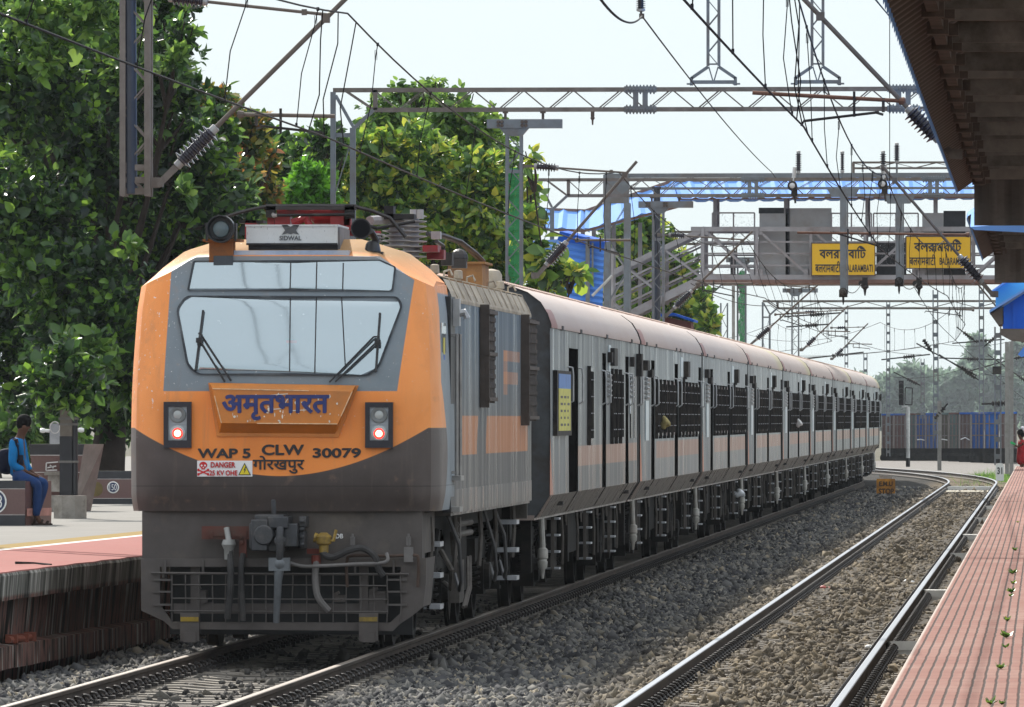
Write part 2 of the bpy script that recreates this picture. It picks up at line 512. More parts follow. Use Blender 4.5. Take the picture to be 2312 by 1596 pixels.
railway('railway_track', 'empty track with shiny rails beside the pink tiled platform edge', TR, True, 40, 470)

# white-painted stub sleepers between the shiny rail and the platform wall
for i, (px, py) in enumerate(((2048, 1453), (2126, 1336), (2166, 1252), (2192, 1210), (2210, 1171), (2228, 1143))):
    p = P(px, py, 1); Y = (EYE + .08) * F / (py - 945); w = P(px, py, Y)
    m = MB(); L = .62
    ring = [(-L / 2, -.09, 0), (L / 2, -.1, 0), (L / 2, .1, 0), (-L / 2 + .06, .1, 0), (-L / 2 - .05, .02, 0)]
    m.prism(ring, (0, 0, .10)); m.box((.0, .0, -.07), (L * .9, .16, .16))
    o = m.build('marker_stub', M_WHITE); o.location = (max(-1.33, min(w.x, -1.2)), Y, -.15); o.rotation_euler = (R(rnd.uniform(-3, 3)), R(rnd.uniform(-5, 2)), R(rnd.uniform(-6, 6)))
    o['label'] = ['white painted stub beside the shiny rail, biggest of the row', 'second nearest white stub between rail and platform', 'third nearest white stub between rail and platform', 'fourth nearest white stub between rail and platform', 'fifth nearest white stub between rail and platform', 'smallest white stub, just before the white crossing beam'][i]
    o['category'] = 'marker stub'; o['group'] = 'white stubs along the platform'
m = MB(); Y = 2.45 * F / 158
m.box((TR, Y, -.12), (1.55, .3, .13)); m.box((TR, Y, -.045), (1.46, .2, .03))
tag(m.build('crossing_beam', M_WHITE), 'white painted beam lying across the empty track between its rails', 'crossing beam')
m = MB(); m.prism([(TR - 1.1, Y - 9, -.17), (TR + .75, Y - 9, -.17), (TR + .75, Y - 5.5, -.17), (TR - 1.1, Y - 5.5, -.17)], (0, 0, .03))
tag(m.build('lime_patch', pm('lime', (0.6, 0.55, 0.45), .9, var=.5, scale=14)), 'chalky lime patch spread across the empty track before the white beam', 'lime patch')

# ---- platforms
def mat_platform_right():
    m = M('pink_tile', 0.75, 0, .06)
    x, y, z = m.xyz(); n = m.noise(0.7, 5); n2 = m.noise(14, 4); n3 = m.noise(2.2, 5, sc=(1, .25, 1))
    wob = (m.noise(1.3, 3) - 0.5) * 0.016
    gx = ((x + wob).mod(0.066) - 0.033).ab()
    gy = (y.mod(0.62) - 0.31).ab()
    gr = (gx - 0.0255).step(0.006)
    gj = (gy - 0.285).step(0.02) * 0.4
    tile = m.mix(n, (0.215, 0.095, 0.075), (0.30, 0.15, 0.12))
    tile = m.mix((n3 - .45) * 2.2, tile, (0.36, 0.235, 0.195))
    tile = m.mix(((n2 - .55) * 3).clamp() * .5, tile, (0.33, 0.19, 0.15))
    c = m.mix((gr + gj).clamp() * 0.92, tile, (0.03, 0.02, 0.018))
    edge = (x + 0.828).op('MULTIPLY', -1.0).step(0.02)
    c = m.mix(edge * 0.8, c, (0.62, 0.56, 0.5))
    side = (z.rsub(0.8)).step(0.02)
    c = m.mix(side, c, m.mix(n2, (0.1, 0.085, 0.07), (0.3, 0.25, 0.2)))
    m.color(c); m.bump((gr * -1.0) + n2 * .3, 0.35, 0.01); return m.m
m = MB(); m.prism([(-.84, 15, -.6), (7, 15, -.6), (7, 262, -.6), (-.84, 262, -.6)], (0, 0, 1.44))
m.prism([(-.84, 262, -.6), (7, 262, -.6), (7, 262, .84), (-.84, 262, .84)], (0, 9, -.0))
tag(m.build('platform_pink', mat_platform_right()), kind='structure')

def EDGE(Y): return -10.07 + 0.0284 * (Y - 83.5) if Y < 106 else -9.43
def mat_platform_left():
    m = M('platform_concrete', 0.85, 0, .05)
    x, y, z = m.xyz(); n = m.noise(1.2, 6); n2 = m.noise(9, 5); ns = m.noise(3.0, 5, sc=(.3, 2.0, .25))
    d = x * -1.0 + (y - 83.5) * 0.0284 - 10.07           # distance in from the edge
    tile = m.mix(n2, (0.27, 0.10, 0.09), (0.36, 0.165, 0.145))
    gx = (y.mod(.3) - .15).ab().op('GREATER_THAN', .143) * .35
    tile = m.mix(gx, tile, (.2, .09, .08)); tile = m.mix(((n - .5) * 3).clamp() * .45, tile, (.2, .15, .13))
    conc = m.mix(n, (0.19, 0.18, 0.165), (0.31, 0.295, 0.27)); conc = m.mix(n2 * .35, conc, (.16, .15, .14))
    yel = m.mix((x.mod(.05) - .025).ab().op('GREATER_THAN', .014) * .5, (0.30, 0.21, 0.075), (0.14, 0.095, 0.04))
    c = m.mix((d - 2.08).step(.02), tile, (0.6, 0.58, 0.55))
    c = m.mix((d - 2.24).step(.02), c, yel)
    c = m.mix((d - 2.72).step(.02), c, conc)
    wall = m.ramp(ns, [(0.34, (0.012, 0.012, 0.01)), (0.44, (0.05, 0.046, 0.04)), (0.5, (0.24, 0.12, 0.10)), (0.56, (0.09, 0.08, 0.07)), (0.64, (0.42, 0.40, 0.36))])
    cop = m.ramp(ns, [(0.34, (0.05, 0.05, 0.045)), (0.52, (0.22, 0.215, 0.19)), (0.66, (.5, .48, .44))])
    wall = m.mix((z - 0.6).step(.03), wall, cop)
    low = (z.rsub(0.828)).step(.008)
    m.color(m.mix(low, c, wall)); m.bump(n2 + ns * .6, 0.4, 0.02); return m.m
m = MB(); ys = [40, 60, 75, 83.5, 87, 90, 94, 100, 106, 140, 200, 260, 312]
def jag(Y): return 0.02 * math.sin(Y * 3.1) + .012 * math.sin(Y * 9.7)
yf = [40, 60] + [72 + .5 * i for i in range(70)] + [107, 140, 200, 260, 340]
top = [(EDGE(y) + jag(y), y) for y in yf]
rows = [[(-60, y, .84) for y in yf], [(x, y, .84) for x, y in top], [(x + .02, y, .80) for x, y in top], [(x, y, .56) for x, y in top],
        [(x - .16, y, .54) for x, y in top], [(x - .2, y, .12) for x, y in top], [(x - .05, y, .10) for x, y in top], [(x - .05, y, -.12) for x, y in top], [(x - .45, y, -.14) for x, y in top], [(x - .5, y, -.7) for x, y in top]]
m.grid(rows)
tag(m.build('platform_grey', mat_platform_left(), fix=False), kind='structure')
# pipes along the foot of the platform wall
for lab, py, r, mt, a in (('rust red pipe running along the foot of the mossy platform wall', 1440, .034, pm('rust_pipe', (.22, .075, .05), .7), 85), ('thin grey pipe below the rust red one on the platform wall', 1462, .02, pm('grey_pipe', (.2, .19, .18), .7), 80)):
    Y = 84.5; pts = []
    for i in range(8):
        q = P(-40 + (a + 40) * i / 7, py + 3.5 - i * 0.9 + rnd.uniform(-1.5, 1.5), Y + i * .25); pts.append((EDGE(q.y) - .12, q.y, q.z))
    pts.append((pts[-1][0] - .3, pts[-1][1] + .1, pts[-1][2] - .02))
    mm = MB().tube(pts, r, 8)
    for k in (1, 4, 6): mm.box(pts[k], (.12, .07, .1))
    tag(mm.build('wall_pipe', mt, smooth=True), lab, 'pipe')
# ------------------------------------------------------------------ the locomotive
LOCO = Vector((-7.585, 86.0, 0.0))
loco = T('locomotive', 'grey and orange electric locomotive with red tail lamps at the head of the train', 'locomotive', LOCO)
def L(px, py, yl=0.0):
    p = P(px, py, 86.0 + yl); return Vector((p.x - LOCO.x, yl, p.z))
def LX(px): return L(px, 900).x
def LZ(py): return L(900, py).z
# the nose: half width and set-back of the front at each height
PROF = [(1.404, 1.530, .05), (1.55, 1.548, .0), (2.1, 1.552, .0), (2.59, 1.543, .015), (2.8, 1.536, .05), (3.0, 1.528, .095), (3.41, 1.508, .20), (3.66, 1.475, .27), (3.96, 1.42, .36), (4.2, 1.4, .43)]
def prof(z):
    z = max(PROF[0][0], min(PROF[-1][0], z))
    for a, b in zip(PROF, PROF[1:]):
        if z <= b[0]:
            t = (z - a[0]) / (b[0] - a[0]); return (a[1] + (b[1] - a[1]) * t, a[2] + (b[2] - a[2]) * t)
    return PROF[-1][1:]
RCOR = .26
def yfront(x, z):
    w, y = prof(z); ax = abs(x); bow = .035 * (ax / w) ** 2
    e = w - RCOR
    if ax > e: t = min(1.0, (ax - e) / RCOR); return y + bow + RCOR * (1 - math.sqrt(max(0, 1 - t * t)))
    return y + bow
def onface(x, z, lift): return Vector((x, yfront(x, z) - lift, z))
ZTOP = [(0.0, 3.965), (.50, 3.965), (.94, 3.95), (1.16, 3.80), (1.45, 3.655)]
ZBACK = [(0.0, 4.145), (.72, 4.145), (1.1, 4.03), (1.38, 3.82), (1.45, 3.72)]
def lut(t, x):
    x = abs(x)
    for a, b in zip(t, t[1:]):
        if x <= b[0]: return a[1] + (b[1] - a[1]) * (x - a[0]) / (b[0] - a[0])
    return t[-1][1]
CABY = 2.55
def mat_nose():
    m = M('locomotive_paint', 0.42, 0, .3)
    x, y, z = m.xyz(); n = m.noise(5, 6); n2 = m.noise(40, 3); n3 = m.noise(1.4, 5)
    orange = m.mix(n3, (0.82, 0.245, 0.045), (0.92, 0.32, 0.08)); orange = m.mix(((x.ab() - .95) * 1.6).clamp() * (n3 * .7 + .3), orange, (.95, .41, .15)); orange = m.mix(((m.noise(2.5, 6, sc=(1, 1, .35)) - .5) * 4).clamp() * .3, orange, (.48, .16, .045))
    grey = m.mix(n, (0.16, 0.195, 0.22), (0.235, 0.27, 0.295))
    brown = m.mix(n, (0.07, 0.056, 0.052), (0.12, 0.10, 0.094))
    soot = m.mix(n, (0.024, 0.017, 0.015), (0.048, 0.035, 0.031))
    # grey surround of the windows
    t = (z - 2.605) / 1.2
    xl = t * (LX(379) - LX(368)) + LX(368); xr = t * (LX(932.6) - LX(896)) + LX(896)
    panel = (z - 2.605).step(.006) * (x - xl).step(.006) * (xr - x).step(.006) * (((x.ab() - .94).mx(0.0) * -.68 + 3.962) - z).step(.008)
    roof = ((z - 3.655) - ((x.ab() - 1.16).mx(0.0) * -0.5 + 0.15).mx(0.0)).step(.01)
    # dark lower part with its bowed upper edge
    zc = ((x - LX(632)).ab() / 1.48).clamp().pw(1.9) * 0.482 + 1.756
    low = (zc - z).step(.008)
    lowc = m.mix(((z - 1.62).ab().rsub(.35) * 2.2).clamp() * ((x.ab().rsub(1.42)) * 5).clamp(), brown, soot)
    c = m.mix(panel, orange, grey)
    c = m.mix(low, c, lowc)
    # cab side behind the door swoosh is grey
    sg = (x.ab() - 1.42).step(.02) * (y - (((z - 1.95).ab() / 0.75).clamp().pw(1.6).rsub(1.0) * 0.9 + 0.62 + (z - 2.3).mx(0.0) * .25)).step(.02) * (z.rsub(3.6)).step(.02)
    c = m.mix(sg, c, m.mix(n3, (.16, .2, .24), (.24, .29, .33)))
    # faded sun-bleached roof facets, dust, paint chips
    up = (z - 3.66).clamp() * 3.0 * ((y - .3) * 3).clamp()
    c = m.mix(up.clamp() * .95, c, m.mix(n, (.29, .17, .072), (.36, .23, .11)))
    c = m.mix(((n - .60) * 6).clamp() * .35, c, (.33, .2, .12))
    chips = ((m.noise(24, 2) - 0.735).step(.012) + (m.noise(75, 1) - .775).step(.02)).clamp() * ((z - 2.0) * 1.2).clamp()
    c = m.mix(chips * .9, c, (.78, .77, .74))
    specks = (n2 - 0.80).step(.02)
    c = m.mix(specks * .5, c, (.09, .06, .05))
    # run-off streaks and a horizontal plate joint
    st = ((m.noise(7, 5, .7, sc=(1, 1, .08)) - .55) * 5).clamp() * .28; c = m.mix(st, c, (.22, .17, .13))
    sp = (m.noise(34, 2, .5, sc=(1, 1, .7)) - .70).step(.02) * ((x + .9).rsub(0.0) * 2.0 + .2).clamp() * (z - 2.4).step(.4); c = m.mix(sp * .8, c, (.8, .79, .76))
    jn = ((z - 1.655).ab().rsub(.006)).step(.006) * .5; c = m.mix(jn, c, (.02, .016, .014))
    m.color(c); m.rough(n * .25 + .32 + up.clamp() * .5); m.bump(n3, .12, .03); return m.m
M_NOSE = mat_nose()
nb = MB()
us = []
for k in range(5): us.append(('s', -1, CABY - (CABY - .75) * k / 4))
NF = 44
for k in range(NF + 1): us.append(('f', -1 + 2 * k / NF, 0))
for k in range(5): us.append(('s', 1, .75 + (CABY - .75) * k / 4))
def topz(u):
    if u[0] == 's': return 3.655 + .045 * (u[2] / CABY)
    return lut(ZTOP, 1.45 * math.sin(u[1] * math.pi / 2) if False else 1.45 * u[1])
rows = []
NV = 40
for v in range(NV + 1):
    row = []
    for u in us:
        zt = topz(u); z = 1.404 + (zt - 1.404) * v / NV
        w, y = prof(z)
        if u[0] == 's': row.append((u[1] * w, u[2], z))
        else:
            f = u[1]; x = f * w
            row.append((x, min(yfront(x, z), .75), z))
    rows.append(row)
nb.grid(rows)
# roof facets of the cab
ed = rows[-1]; bk = [(p[0] * .985, CABY, lut(ZBACK, p[0])) for p in ed]
md = []
for p in ed:
    yb = max(p[1], min(CABY, 1.15)); zb = lut(ZBACK, p[0]); md.append((p[0] * .99, yb, zb if yb > p[1] + .1 else p[2] + (zb - p[2]) * .2))
nb.grid([ed, md, bk])
body = nb.build('cab_body', M_NOSE, loco, fix=False)
bm = bmesh.new(); bm.from_mesh(body.data); bmesh.ops.remove_doubles(bm, verts=bm.verts, dist=1e-4); bmesh.ops.recalc_face_normals(bm, faces=bm.faces); bm.to_mesh(body.data); bm.free()
body.data.polygons.foreach_set('use_smooth', [True] * len(body.data.polygons)); body.data.set_sharp_from_angle(angle=R(24))

# ---- glazing
def mat_glass():
    m = M('cab_glass', 0.06); nt = m.nt
    m.color((0.58, 0.665, 0.7)); m.b.inputs['Metallic'].default_value = 0.85
    tr = nt.nodes.new('ShaderNodeBsdfTransparent'); tr.inputs[0].default_value = (.85, .9, .93, 1)
    mx = nt.nodes.new('ShaderNodeMixShader'); mx.inputs[0].default_value = .7
    nt.links.new(tr.outputs[0], mx.inputs[1]); nt.links.new(m.b.outputs[0], mx.inputs[2])
    nt.links.new(mx.outputs[0], nt.nodes['Material Output'].inputs[0]); return m.m
M_GLASS = mat_glass()
M_RUBBER = pm('rubber_seal', (0.05, 0.056, 0.064), .6, dirt=(.25, .27, .28), amount=.3)
M_BLACK = pm('black_paint', (0.018, 0.018, 0.02), .45)
M_DARK = pm('dark_steel', (0.03, 0.028, 0.028), .6, .2, dirt=(.1, .085, .07), amount=.4)
M_GRIME = pm('grimy_plate', (0.10, 0.088, 0.083), .7, var=.18, scale=3, dirt=(.2, .165, .13), amount=.3, bump=.1)
def rounded(pts, r, n=4):
    out = []
    for i, p in enumerate(pts):
        a = Vector(pts[i - 1]) - Vector(p); b_ = Vector(pts[(i + 1) % len(pts)]) - Vector(p); q = Vector(p)
        k = min(r, a.length * .45, b_.length * .45); s, e = q + a.normalized() * k, q + b_.normalized() * k
        for j in range(n + 1):
            t = j / n; out.append(s * (1 - t) ** 2 + q * 2 * t * (1 - t) + e * t * t)
    return out
def c1(cx, cy): return (282.2 + cx * .41743, 440.3 + cy * .41743)      # a close-up's coordinates
def facepts(lst, r): return rounded([(LX(c1(*q)[0]), LZ(c1(*q)[1])) for q in lst], r)
def dense(ring, k=6):
    out = []
    for i, p in enumerate(ring):
        q = ring[(i + 1) % len(ring)]
        kk = max(1, min(k * 3, int((q - p).length / .08)))
        for j in range(kk): out.append(p + (q - p) * j / kk)
    return out
def pane(ring, name, frame_w):
    ring = dense(ring); n = len(ring); c = sum(ring, Vector((0, 0))) / n
    ins = [p + (c - p).normalized() * frame_w for p in ring]
    f = MB()
    A = [onface(p.x, p.y, .004) for p in ring]; B = [onface(p.x, p.y, .022) for p in ring]; C = [onface(p.x, p.y, .022) for p in ins]; D = [onface(p.x, p.y, .006) for p in ins]
    for g0, g1 in ((A, B), (B, C), (C, D)): f.grid([g0 + g0[:1], g1 + g1[:1]])
    fr = f.build(name + '_seal', M_RUBBER, loco, smooth=True)
    g_ = MB()
    # glass as rows so that it follows the raked face
    zs = [p.y for p in ins]; z0, z1 = min(zs), max(zs); rws = []
    for i in range(15):
        z = z0 + (z1 - z0) * (i + .001) / 14.002; xs_ = []
        for a, b_ in zip(ins, ins[1:] + ins[:1]):
            if (a.y - z) * (b_.y - z) <= 0 and abs(a.y - b_.y) > 1e-9: xs_.append(a.x + (b_.x - a.x) * (z - a.y) / (b_.y - a.y))
        if len(xs_) < 2: continue
        x0, x1 = min(xs_), max(xs_); rws.append([onface(x0 + (x1 - x0) * k / 24, z, .008) for k in range(25)])
    g_.grid(rws)
    return fr, g_.build(name, M_GLASS, loco, smooth=True)
WS = [(315, 540), (1465, 545), (1495, 592), (1375, 930), (1312, 978), (385, 970), (330, 920), (265, 612)]
pane(facepts(WS, .05), 'windscreen', .022)
TS = [(350, 350), (1370, 346), (1453, 385), (1440, 516), (322, 512)]
pane(facepts(TS, .02), 'upper_light_strip', .018)
# what shows dimly behind the glass: pale cab interior, a red card, a grey unit
M_INT = pm('cab_interior', (0.25, 0.28, 0.29), .7, var=.06)
m = MB(); m.box((LX(640), 1.15, 3.1), (2.5, .04, 1.35)); m.box((LX(640), .9, 2.72), (2.3, .5, .05)); m.box((LX(640), .72, 3.74), (2.0, .5, .04)); m.build('cab_interior', M_INT, loco)
m = MB(); a, b_ = L(425, 846, .34), L(872, 796, .34); m.bb(a.x, b_.x, .42, .55, a.z, b_.z); m.bb(a.x + .3, a.x + .8, .4, .6, b_.z, b_.z + .05); m.build('driving_desk', pm('desk_white', (.85, .87, .86), .6, var=.05), loco)
m = MB(); a, b_ = L(410, 704, .4), L(892, 676, .4); m.bb(a.x, b_.x, .42, .44, a.z, b_.z); m.build('sun_blind', pm('blind_pale', (.8, .83, .83), .7, var=.04), loco)
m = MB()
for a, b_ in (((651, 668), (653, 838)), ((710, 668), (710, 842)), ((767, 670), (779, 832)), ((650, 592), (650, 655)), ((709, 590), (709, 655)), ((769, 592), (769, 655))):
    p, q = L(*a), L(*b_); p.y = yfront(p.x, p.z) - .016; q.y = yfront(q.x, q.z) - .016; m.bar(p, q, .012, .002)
m.build('mast_reflection', M_BLACK, loco)  # dark bars on the panes, drawn in for reflections of masts
for nm, c, (x0, y0, x1, y1) in (('red_card', (.62, .05, .04), (644, 768, 668, 792)), ('radio_unit', (.09, .1, .11), (695, 818, 723, 834))):
    a, b_ = L(x0, y1), L(x1, y0); m = MB(); yy = yfront(a.x, a.z) + .02
    m.bb(a.x, b_.x, yy, yy + .03, a.z, b_.z); m.build(nm, pm(nm, c, .5), loco)
for cx in (475, 640):   # lamps behind the upper strip
    p = L(657, 618); p.y = yfront(p.x, p.z) + .06
m = MB(); p = L(657, 622); p.y = yfront(p.x, p.z) + .035; m.lathe(p, (0, 1, 0), [(0, .12), (.02, .13), (.1, .1), (.14, .03)], 28); m.build('top_lamp', pm('lamp_reflector', (.78, .8, .8), .25, .5, var=.03), loco, smooth=True)
# ---- destination board
M_BOARD = pm('board_orange', (0.62, 0.21, 0.035), .45, var=.15, scale=3, dirt=(.36, .15, .05), amount=.4, bump=.08)
m = MB()
fl = [(470, 864), (810, 870), (764, 987), (489, 985)]
m.prism([L(*q, -.012) for q in fl], (0, .02, 0))
mid = [(474, 866), (800, 871), (775, 955), (493, 955)]; frn = [(484, 893), (783, 895), (764, 954), (495, 951)]
A = [L(*q, -.012) for q in [(473, 865), (803, 870), (757, 979), (495, 977)]]; B = [L(*q, -.15) for q in [(480, 882), (795, 884), (762, 957), (500, 955)]]
B[0].z += .02
for i in range(4): j = (i + 1) % 4; m.quad(A[i], A[j], B[j], B[i])
m.quad(*B)
board = m.build('destination_board', M_BOARD, loco)
def onboard(x, z, lift):
    t = (z - B[3].z) / (B[0].z - B[3].z); return Vector((x, -.15 - lift, z))
M_BLUE = pm('blue_lettering', (0.022, 0.035, 0.16), .5, var=.2)
m = MB(); write(m, 'अमृत-भारत'.replace('-', ''), LX(505.5), LX(745.5), LZ(947.5), LZ(892), onboard, .032); m.build('board_lettering', M_BLUE, board)
M_CHIP = pm('bare_filler', (.75, .7, .6), .7)
m = MB()
for k in range(46):
    x, z = rnd.uniform(LX(500), LX(775)), rnd.uniform(LZ(953), LZ(888)); s = rnd.uniform(.004, .016); h_ = rnd.uniform(.004, .03)
    ring = [Vector((x + s * math.cos(t) * rnd.uniform(.5, 1), -.1535, z + h_ * math.sin(t) * rnd.uniform(.5, 1))) for t in (0, 1.2, 2.3, 3.3, 4.4, 5.4)]
    m.add(ring, [tuple(range(6))])
for (a, b_) in (((615, 924), (640, 922)), ((576, 893), (577, 905)), ((660, 927), (700, 925)), ((640, 915), (650, 900)), ((600, 893), (650, 889))):
    p, q = L(*a, -.1537), L(*b_, -.1537); m.bar(p, q, .008, .001, up=(0, 1, 0))
m.build('paint_chip', M_CHIP, board)
m = MB()
for i in range(4):
    j = (i + 1) % 4
    m.bar(B[i] - Vector((0, .002, 0)), B[i].lerp(B[j], rnd.uniform(.5, .95)) - Vector((0, .002, 0)), .009, .009)
m.build('worn_edge', pm('worn_edge', (.72, .5, .3), .6, var=.4, scale=20), board)
# ---- writing on the nose
M_INK = pm('black_lettering', (0.02, 0.02, 0.024), .5)
M_RED = pm('red_lettering', (0.55, 0.015, 0.02), .5)
for s, a, bold in (('WAP 5', (447, 565, 1034, 1013), .035), ('CLW', (592, 686, 1027, 1004), .035), ('30079', (707, 814, 1033, 1012), .035), ('गोरखपुर', (571, 687, 1069, 1029), .02)):
    m = MB(); write(m, s, LX(a[0]), LX(a[1]), LZ(a[2]), LZ(a[3]), onface, bold); m.build('lettering', M_INK, loco)
m = MB()
x0, x1, z0, z1 = LX(445), LX(570), LZ(1076), LZ(1040)
m.grid([[onface(x0 + (x1 - x0) * i / 8, z, .008) for i in range(9)] for z in (z0, z1)])
dz = m.build('warning_plate', pm('plate_white', (.8, .8, .8), .4, var=.04), loco)
onp = lambda x, z, l: onface(x, z, .008 + l)
m = MB(); write(m, 'DANGER', LX(476), LX(531.5), LZ(1055.5), LZ(1043.5), onp, .03); write(m, '25 KV OHE', LX(473), LX(536), LZ(1073.5), LZ(1062), onp, .03)
def disc(mb, px, py, rx, rz, lift, n=16):
    c = (LX(px), LZ(py)); mb.add([onp(c[0] + rx * math.cos(2 * math.pi * i / n), c[1] + rz * math.sin(2 * math.pi * i / n), lift) for i in range(n)], [tuple(range(n))])
disc(m, 459, 1050, .040, .034, .005); m.add([onp(LX(q[0]), LZ(q[1]), .0052) for q in ((454, 1052), (464, 1052), (463, 1060), (455, 1060))], [(0, 1, 2, 3)])
for a, b_ in (((448, 1061), (470, 1071)), ((470, 1061), (448, 1071))):
    p, q = onp(LX(a[0]), LZ(a[1]), .006), onp(LX(b_[0]), LZ(b_[1]), .006); m.bar(p, q, .014, .001, up=(0, 1, 0))
    for e in (a, b_): disc(m, e[0], e[1] - 1, .012, .010, .0066, 8); disc(m, e[0], e[1] + 1, .012, .010, .0063, 8)
m.build('warning_lettering', M_RED, dz)
m = MB(); disc(m, 455.5, 1051, .010, .010, .0075, 8); disc(m, 463, 1051, .010, .010, .0075, 8); m.add([onp(LX(q[0]), LZ(q[1]), .0075) for q in ((459.3, 1053.5), (461, 1057), (457.5, 1057))], [(0, 1, 2)]); m.build('skull_eye', pm('plate_white2', (.8, .8, .8), .4, var=.04), dz)
m = MB(); m.add([onp(LX(q[0]), LZ(q[1]), .005) for q in ((552.5, 1044.5), (567, 1073), (538, 1073))], [(0, 1, 2)]); m.build('triangle_border', M_INK, dz)
m = MB(); m.add([onp(LX(q[0]), LZ(q[1]), .007) for q in ((552.5, 1048.5), (563.8, 1071), (541.2, 1071))], [(0, 1, 2)]); m.build('triangle_field', pm('warning_yellow', (.75, .6, .02), .5, var=.05), dz)
m = MB(); m.add([onp(LX(q[0]), LZ(q[1]), .009) for q in ((554.5, 1053), (550, 1062), (552.8, 1061.5), (550.5, 1069.5), (556, 1060), (553.4, 1060.2), (556.5, 1053.6))], [(0, 1, 2, 3, 4, 5, 6)]); m.build('lightning_bolt', M_INK, dz)

# ---- headlamp clusters
M_HOUS = pm('lamp_housing', (.018, .017, .025), .35, dirt=(.12, .12, .16), amount=.2)
M_HGREY = pm('lamp_panel', (.36, .39, .42), .35, .3, var=.1)
M_LENS = pm('lamp_lens', (.42, .44, .43), .15, .1, var=.05); M_LENS2 = pm('lamp_lens_ring', (.17, .18, .18), .2)
M_TAIL = M('tail_light', .3).color((.5, .02, .02)).emit((1.0, .22, .12), 9.0).m; M_TAIL2 = M('tail_glow', .3).color((.5, .02, .02)).emit((1.0, .03, .02), 1.6).m
def headlamp(x0, x1, y0, y1):
    a, b_ = L(x0, y1), L(x1, y0); c = (a + b_) / 2; ya = max(yfront(a.x, a.z), yfront(b_.x, b_.z)) + .03; yb = min(yfront(a.x, a.z), yfront(b_.x, b_.z)) - .05
    w, h = b_.x - a.x, b_.z - a.z
    f = MB(); t = .045
    f.bb(a.x, a.x + t, yb, ya, a.z, b_.z); f.bb(b_.x - t, b_.x, yb, ya, a.z, b_.z); f.bb(a.x + t, b_.x - t, yb + .002, ya, a.z, a.z + .075); f.bb(a.x + t, b_.x - t, yb + .002, ya, b_.z - .05, b_.z)
    h_ = f.build('headlight', M_HOUS, loco)
    f = MB(); f.bb(a.x + t, b_.x - t, yb + .03, yb + .05, a.z + .075, b_.z - .05); f.bb(a.x + t, b_.x - t, yb + .022, yb + .03, c.z + .005, c.z + .02); f.build('lamp_panel', M_HGREY, h_)
    zu, zd = c.z + .10, c.z - .085
    f = MB(); f.lathe((c.x, yb + .032, zu), (0, -1, 0), [(0, .085), (.018, .083), (.022, .06), (.012, .04)], 24); f.build('white_lens', M_LENS2, h_, smooth=True)
    f = MB(); f.lathe((c.x, yb + .02, zu), (0, -1, 0), [(0, .045), (.006, .04), (.01, .02)], 16); f.build('lens_core', M_LENS, h_, smooth=True)
    f = MB(); f.lathe((c.x, yb + .032, zd), (0, -1, 0), [(0, .082), (.02, .08), (.024, .07)], 24); f.build('red_lens', M_LENS, h_, smooth=True)
    f = MB(); f.lathe((c.x, yb + .012, zd), (0, -1, 0), [(0, .058), (.004, .054), (.006, .04)], 20); f.build('lamp_glow', M_TAIL2, h_, smooth=True)
    f = MB(); f.lathe((c.x, yb + .008, zd), (0, -1, 0), [(0, .036), (.006, .03), (.008, .01)], 16); f.build('lamp_filament', M_TAIL, h_, smooth=True)
headlamp(370, 432.5, 907, 1011); headlamp(825, 887.5, 908, 1011)
# ---- wipers
for arms, blade in [([((508, 862), (446, 762)), ((522, 860), (452, 755)), ((446, 752), (455, 757))], ((455, 700), (441, 836))), ([((744, 863), (842, 760)), ((757, 862), (853, 768)), ((842, 760), (856, 760))], ((855, 706), (848, 840)))]:
    m = MB()
    for a, b_ in arms:
        p, q = L(*a), L(*b_); p.y = yfront(p.x, p.z) - .05; q.y = yfront(q.x, q.z) - .06; m.bar(p, q, .016)
    p, q = L(*blade[0]), L(*blade[1]); p.y = yfront(p.x, p.z) - .035; q.y = yfront(q.x, q.z) - .035; c = (p + q) / 2; c.y -= .03
    m.bar(p, q, .022, .03, up=(0, 1, 0)); m.bar(p.lerp(q, .25), c, .018); m.bar(p.lerp(q, .75), c, .018); m.box(c, (.06, .05, .05))
    m.build('wiper', M_BLACK, loco)
# ---- buffer beam plate, cattle guard
def c2(cx, cy): return (225.8 + cx * .4395, 1004.8 + cy * .4395)
def LC(cx, cy, yl=0.0): return L(*c2(cx, cy), yl)
m = MB(); a, b_ = LC(210, 585), LC(1650, 338); m.bb(a.x, b_.x, .12, .5, a.z, b_.z + .02)
m.bb(a.x + .02, b_.x - .02, .5, 2.2, a.z + .05, b_.z - .03)
m.build('buffer_beam', M_GRIME, loco)
m = MB(); YG = -.02
out = [(210, 584), (1675, 580), (1675, 700), (1660, 830), (1600, 880), (1545, 915), (1502, 955), (372, 945), (330, 905), (212, 850)]
inn = [(308, 625), (1545, 625), (1545, 700), (1545, 860), (1525, 880), (1508, 895), (1490, 912), (372, 908), (345, 870), (308, 820)]
O = [LC(*q, YG) for q in out]; I = [LC(*q, YG) for q in inn]
for i in range(len(O)): j = (i + 1) % len(O); m.quad(O[i], O[j], I[j], I[i])
Ob = [p + Vector((0, .05, 0)) for p in O]; Ib = [p + Vector((0, .05, 0)) for p in I]
for i in range(len(O)):
    j = (i + 1) % len(O); m.quad(O[i], O[j], Ob[j], Ob[i]); m.quad(I[i], I[j], Ib[j], Ib[i]); m.quad(Ob[i], Ob[j], Ib[j], Ib[i])
for sx in (0, 1):                      # side cheeks running back
    p = O[1] if sx else O[0]; q = O[3] if sx else O[9]
    m.quad(p, q, q + Vector((-.0, 1.1, 0)), p + Vector((0, 1.3, 0)))
guard = m.build('cattle_guard', M_GRIME, loco)
m = MB(); YW = -.035
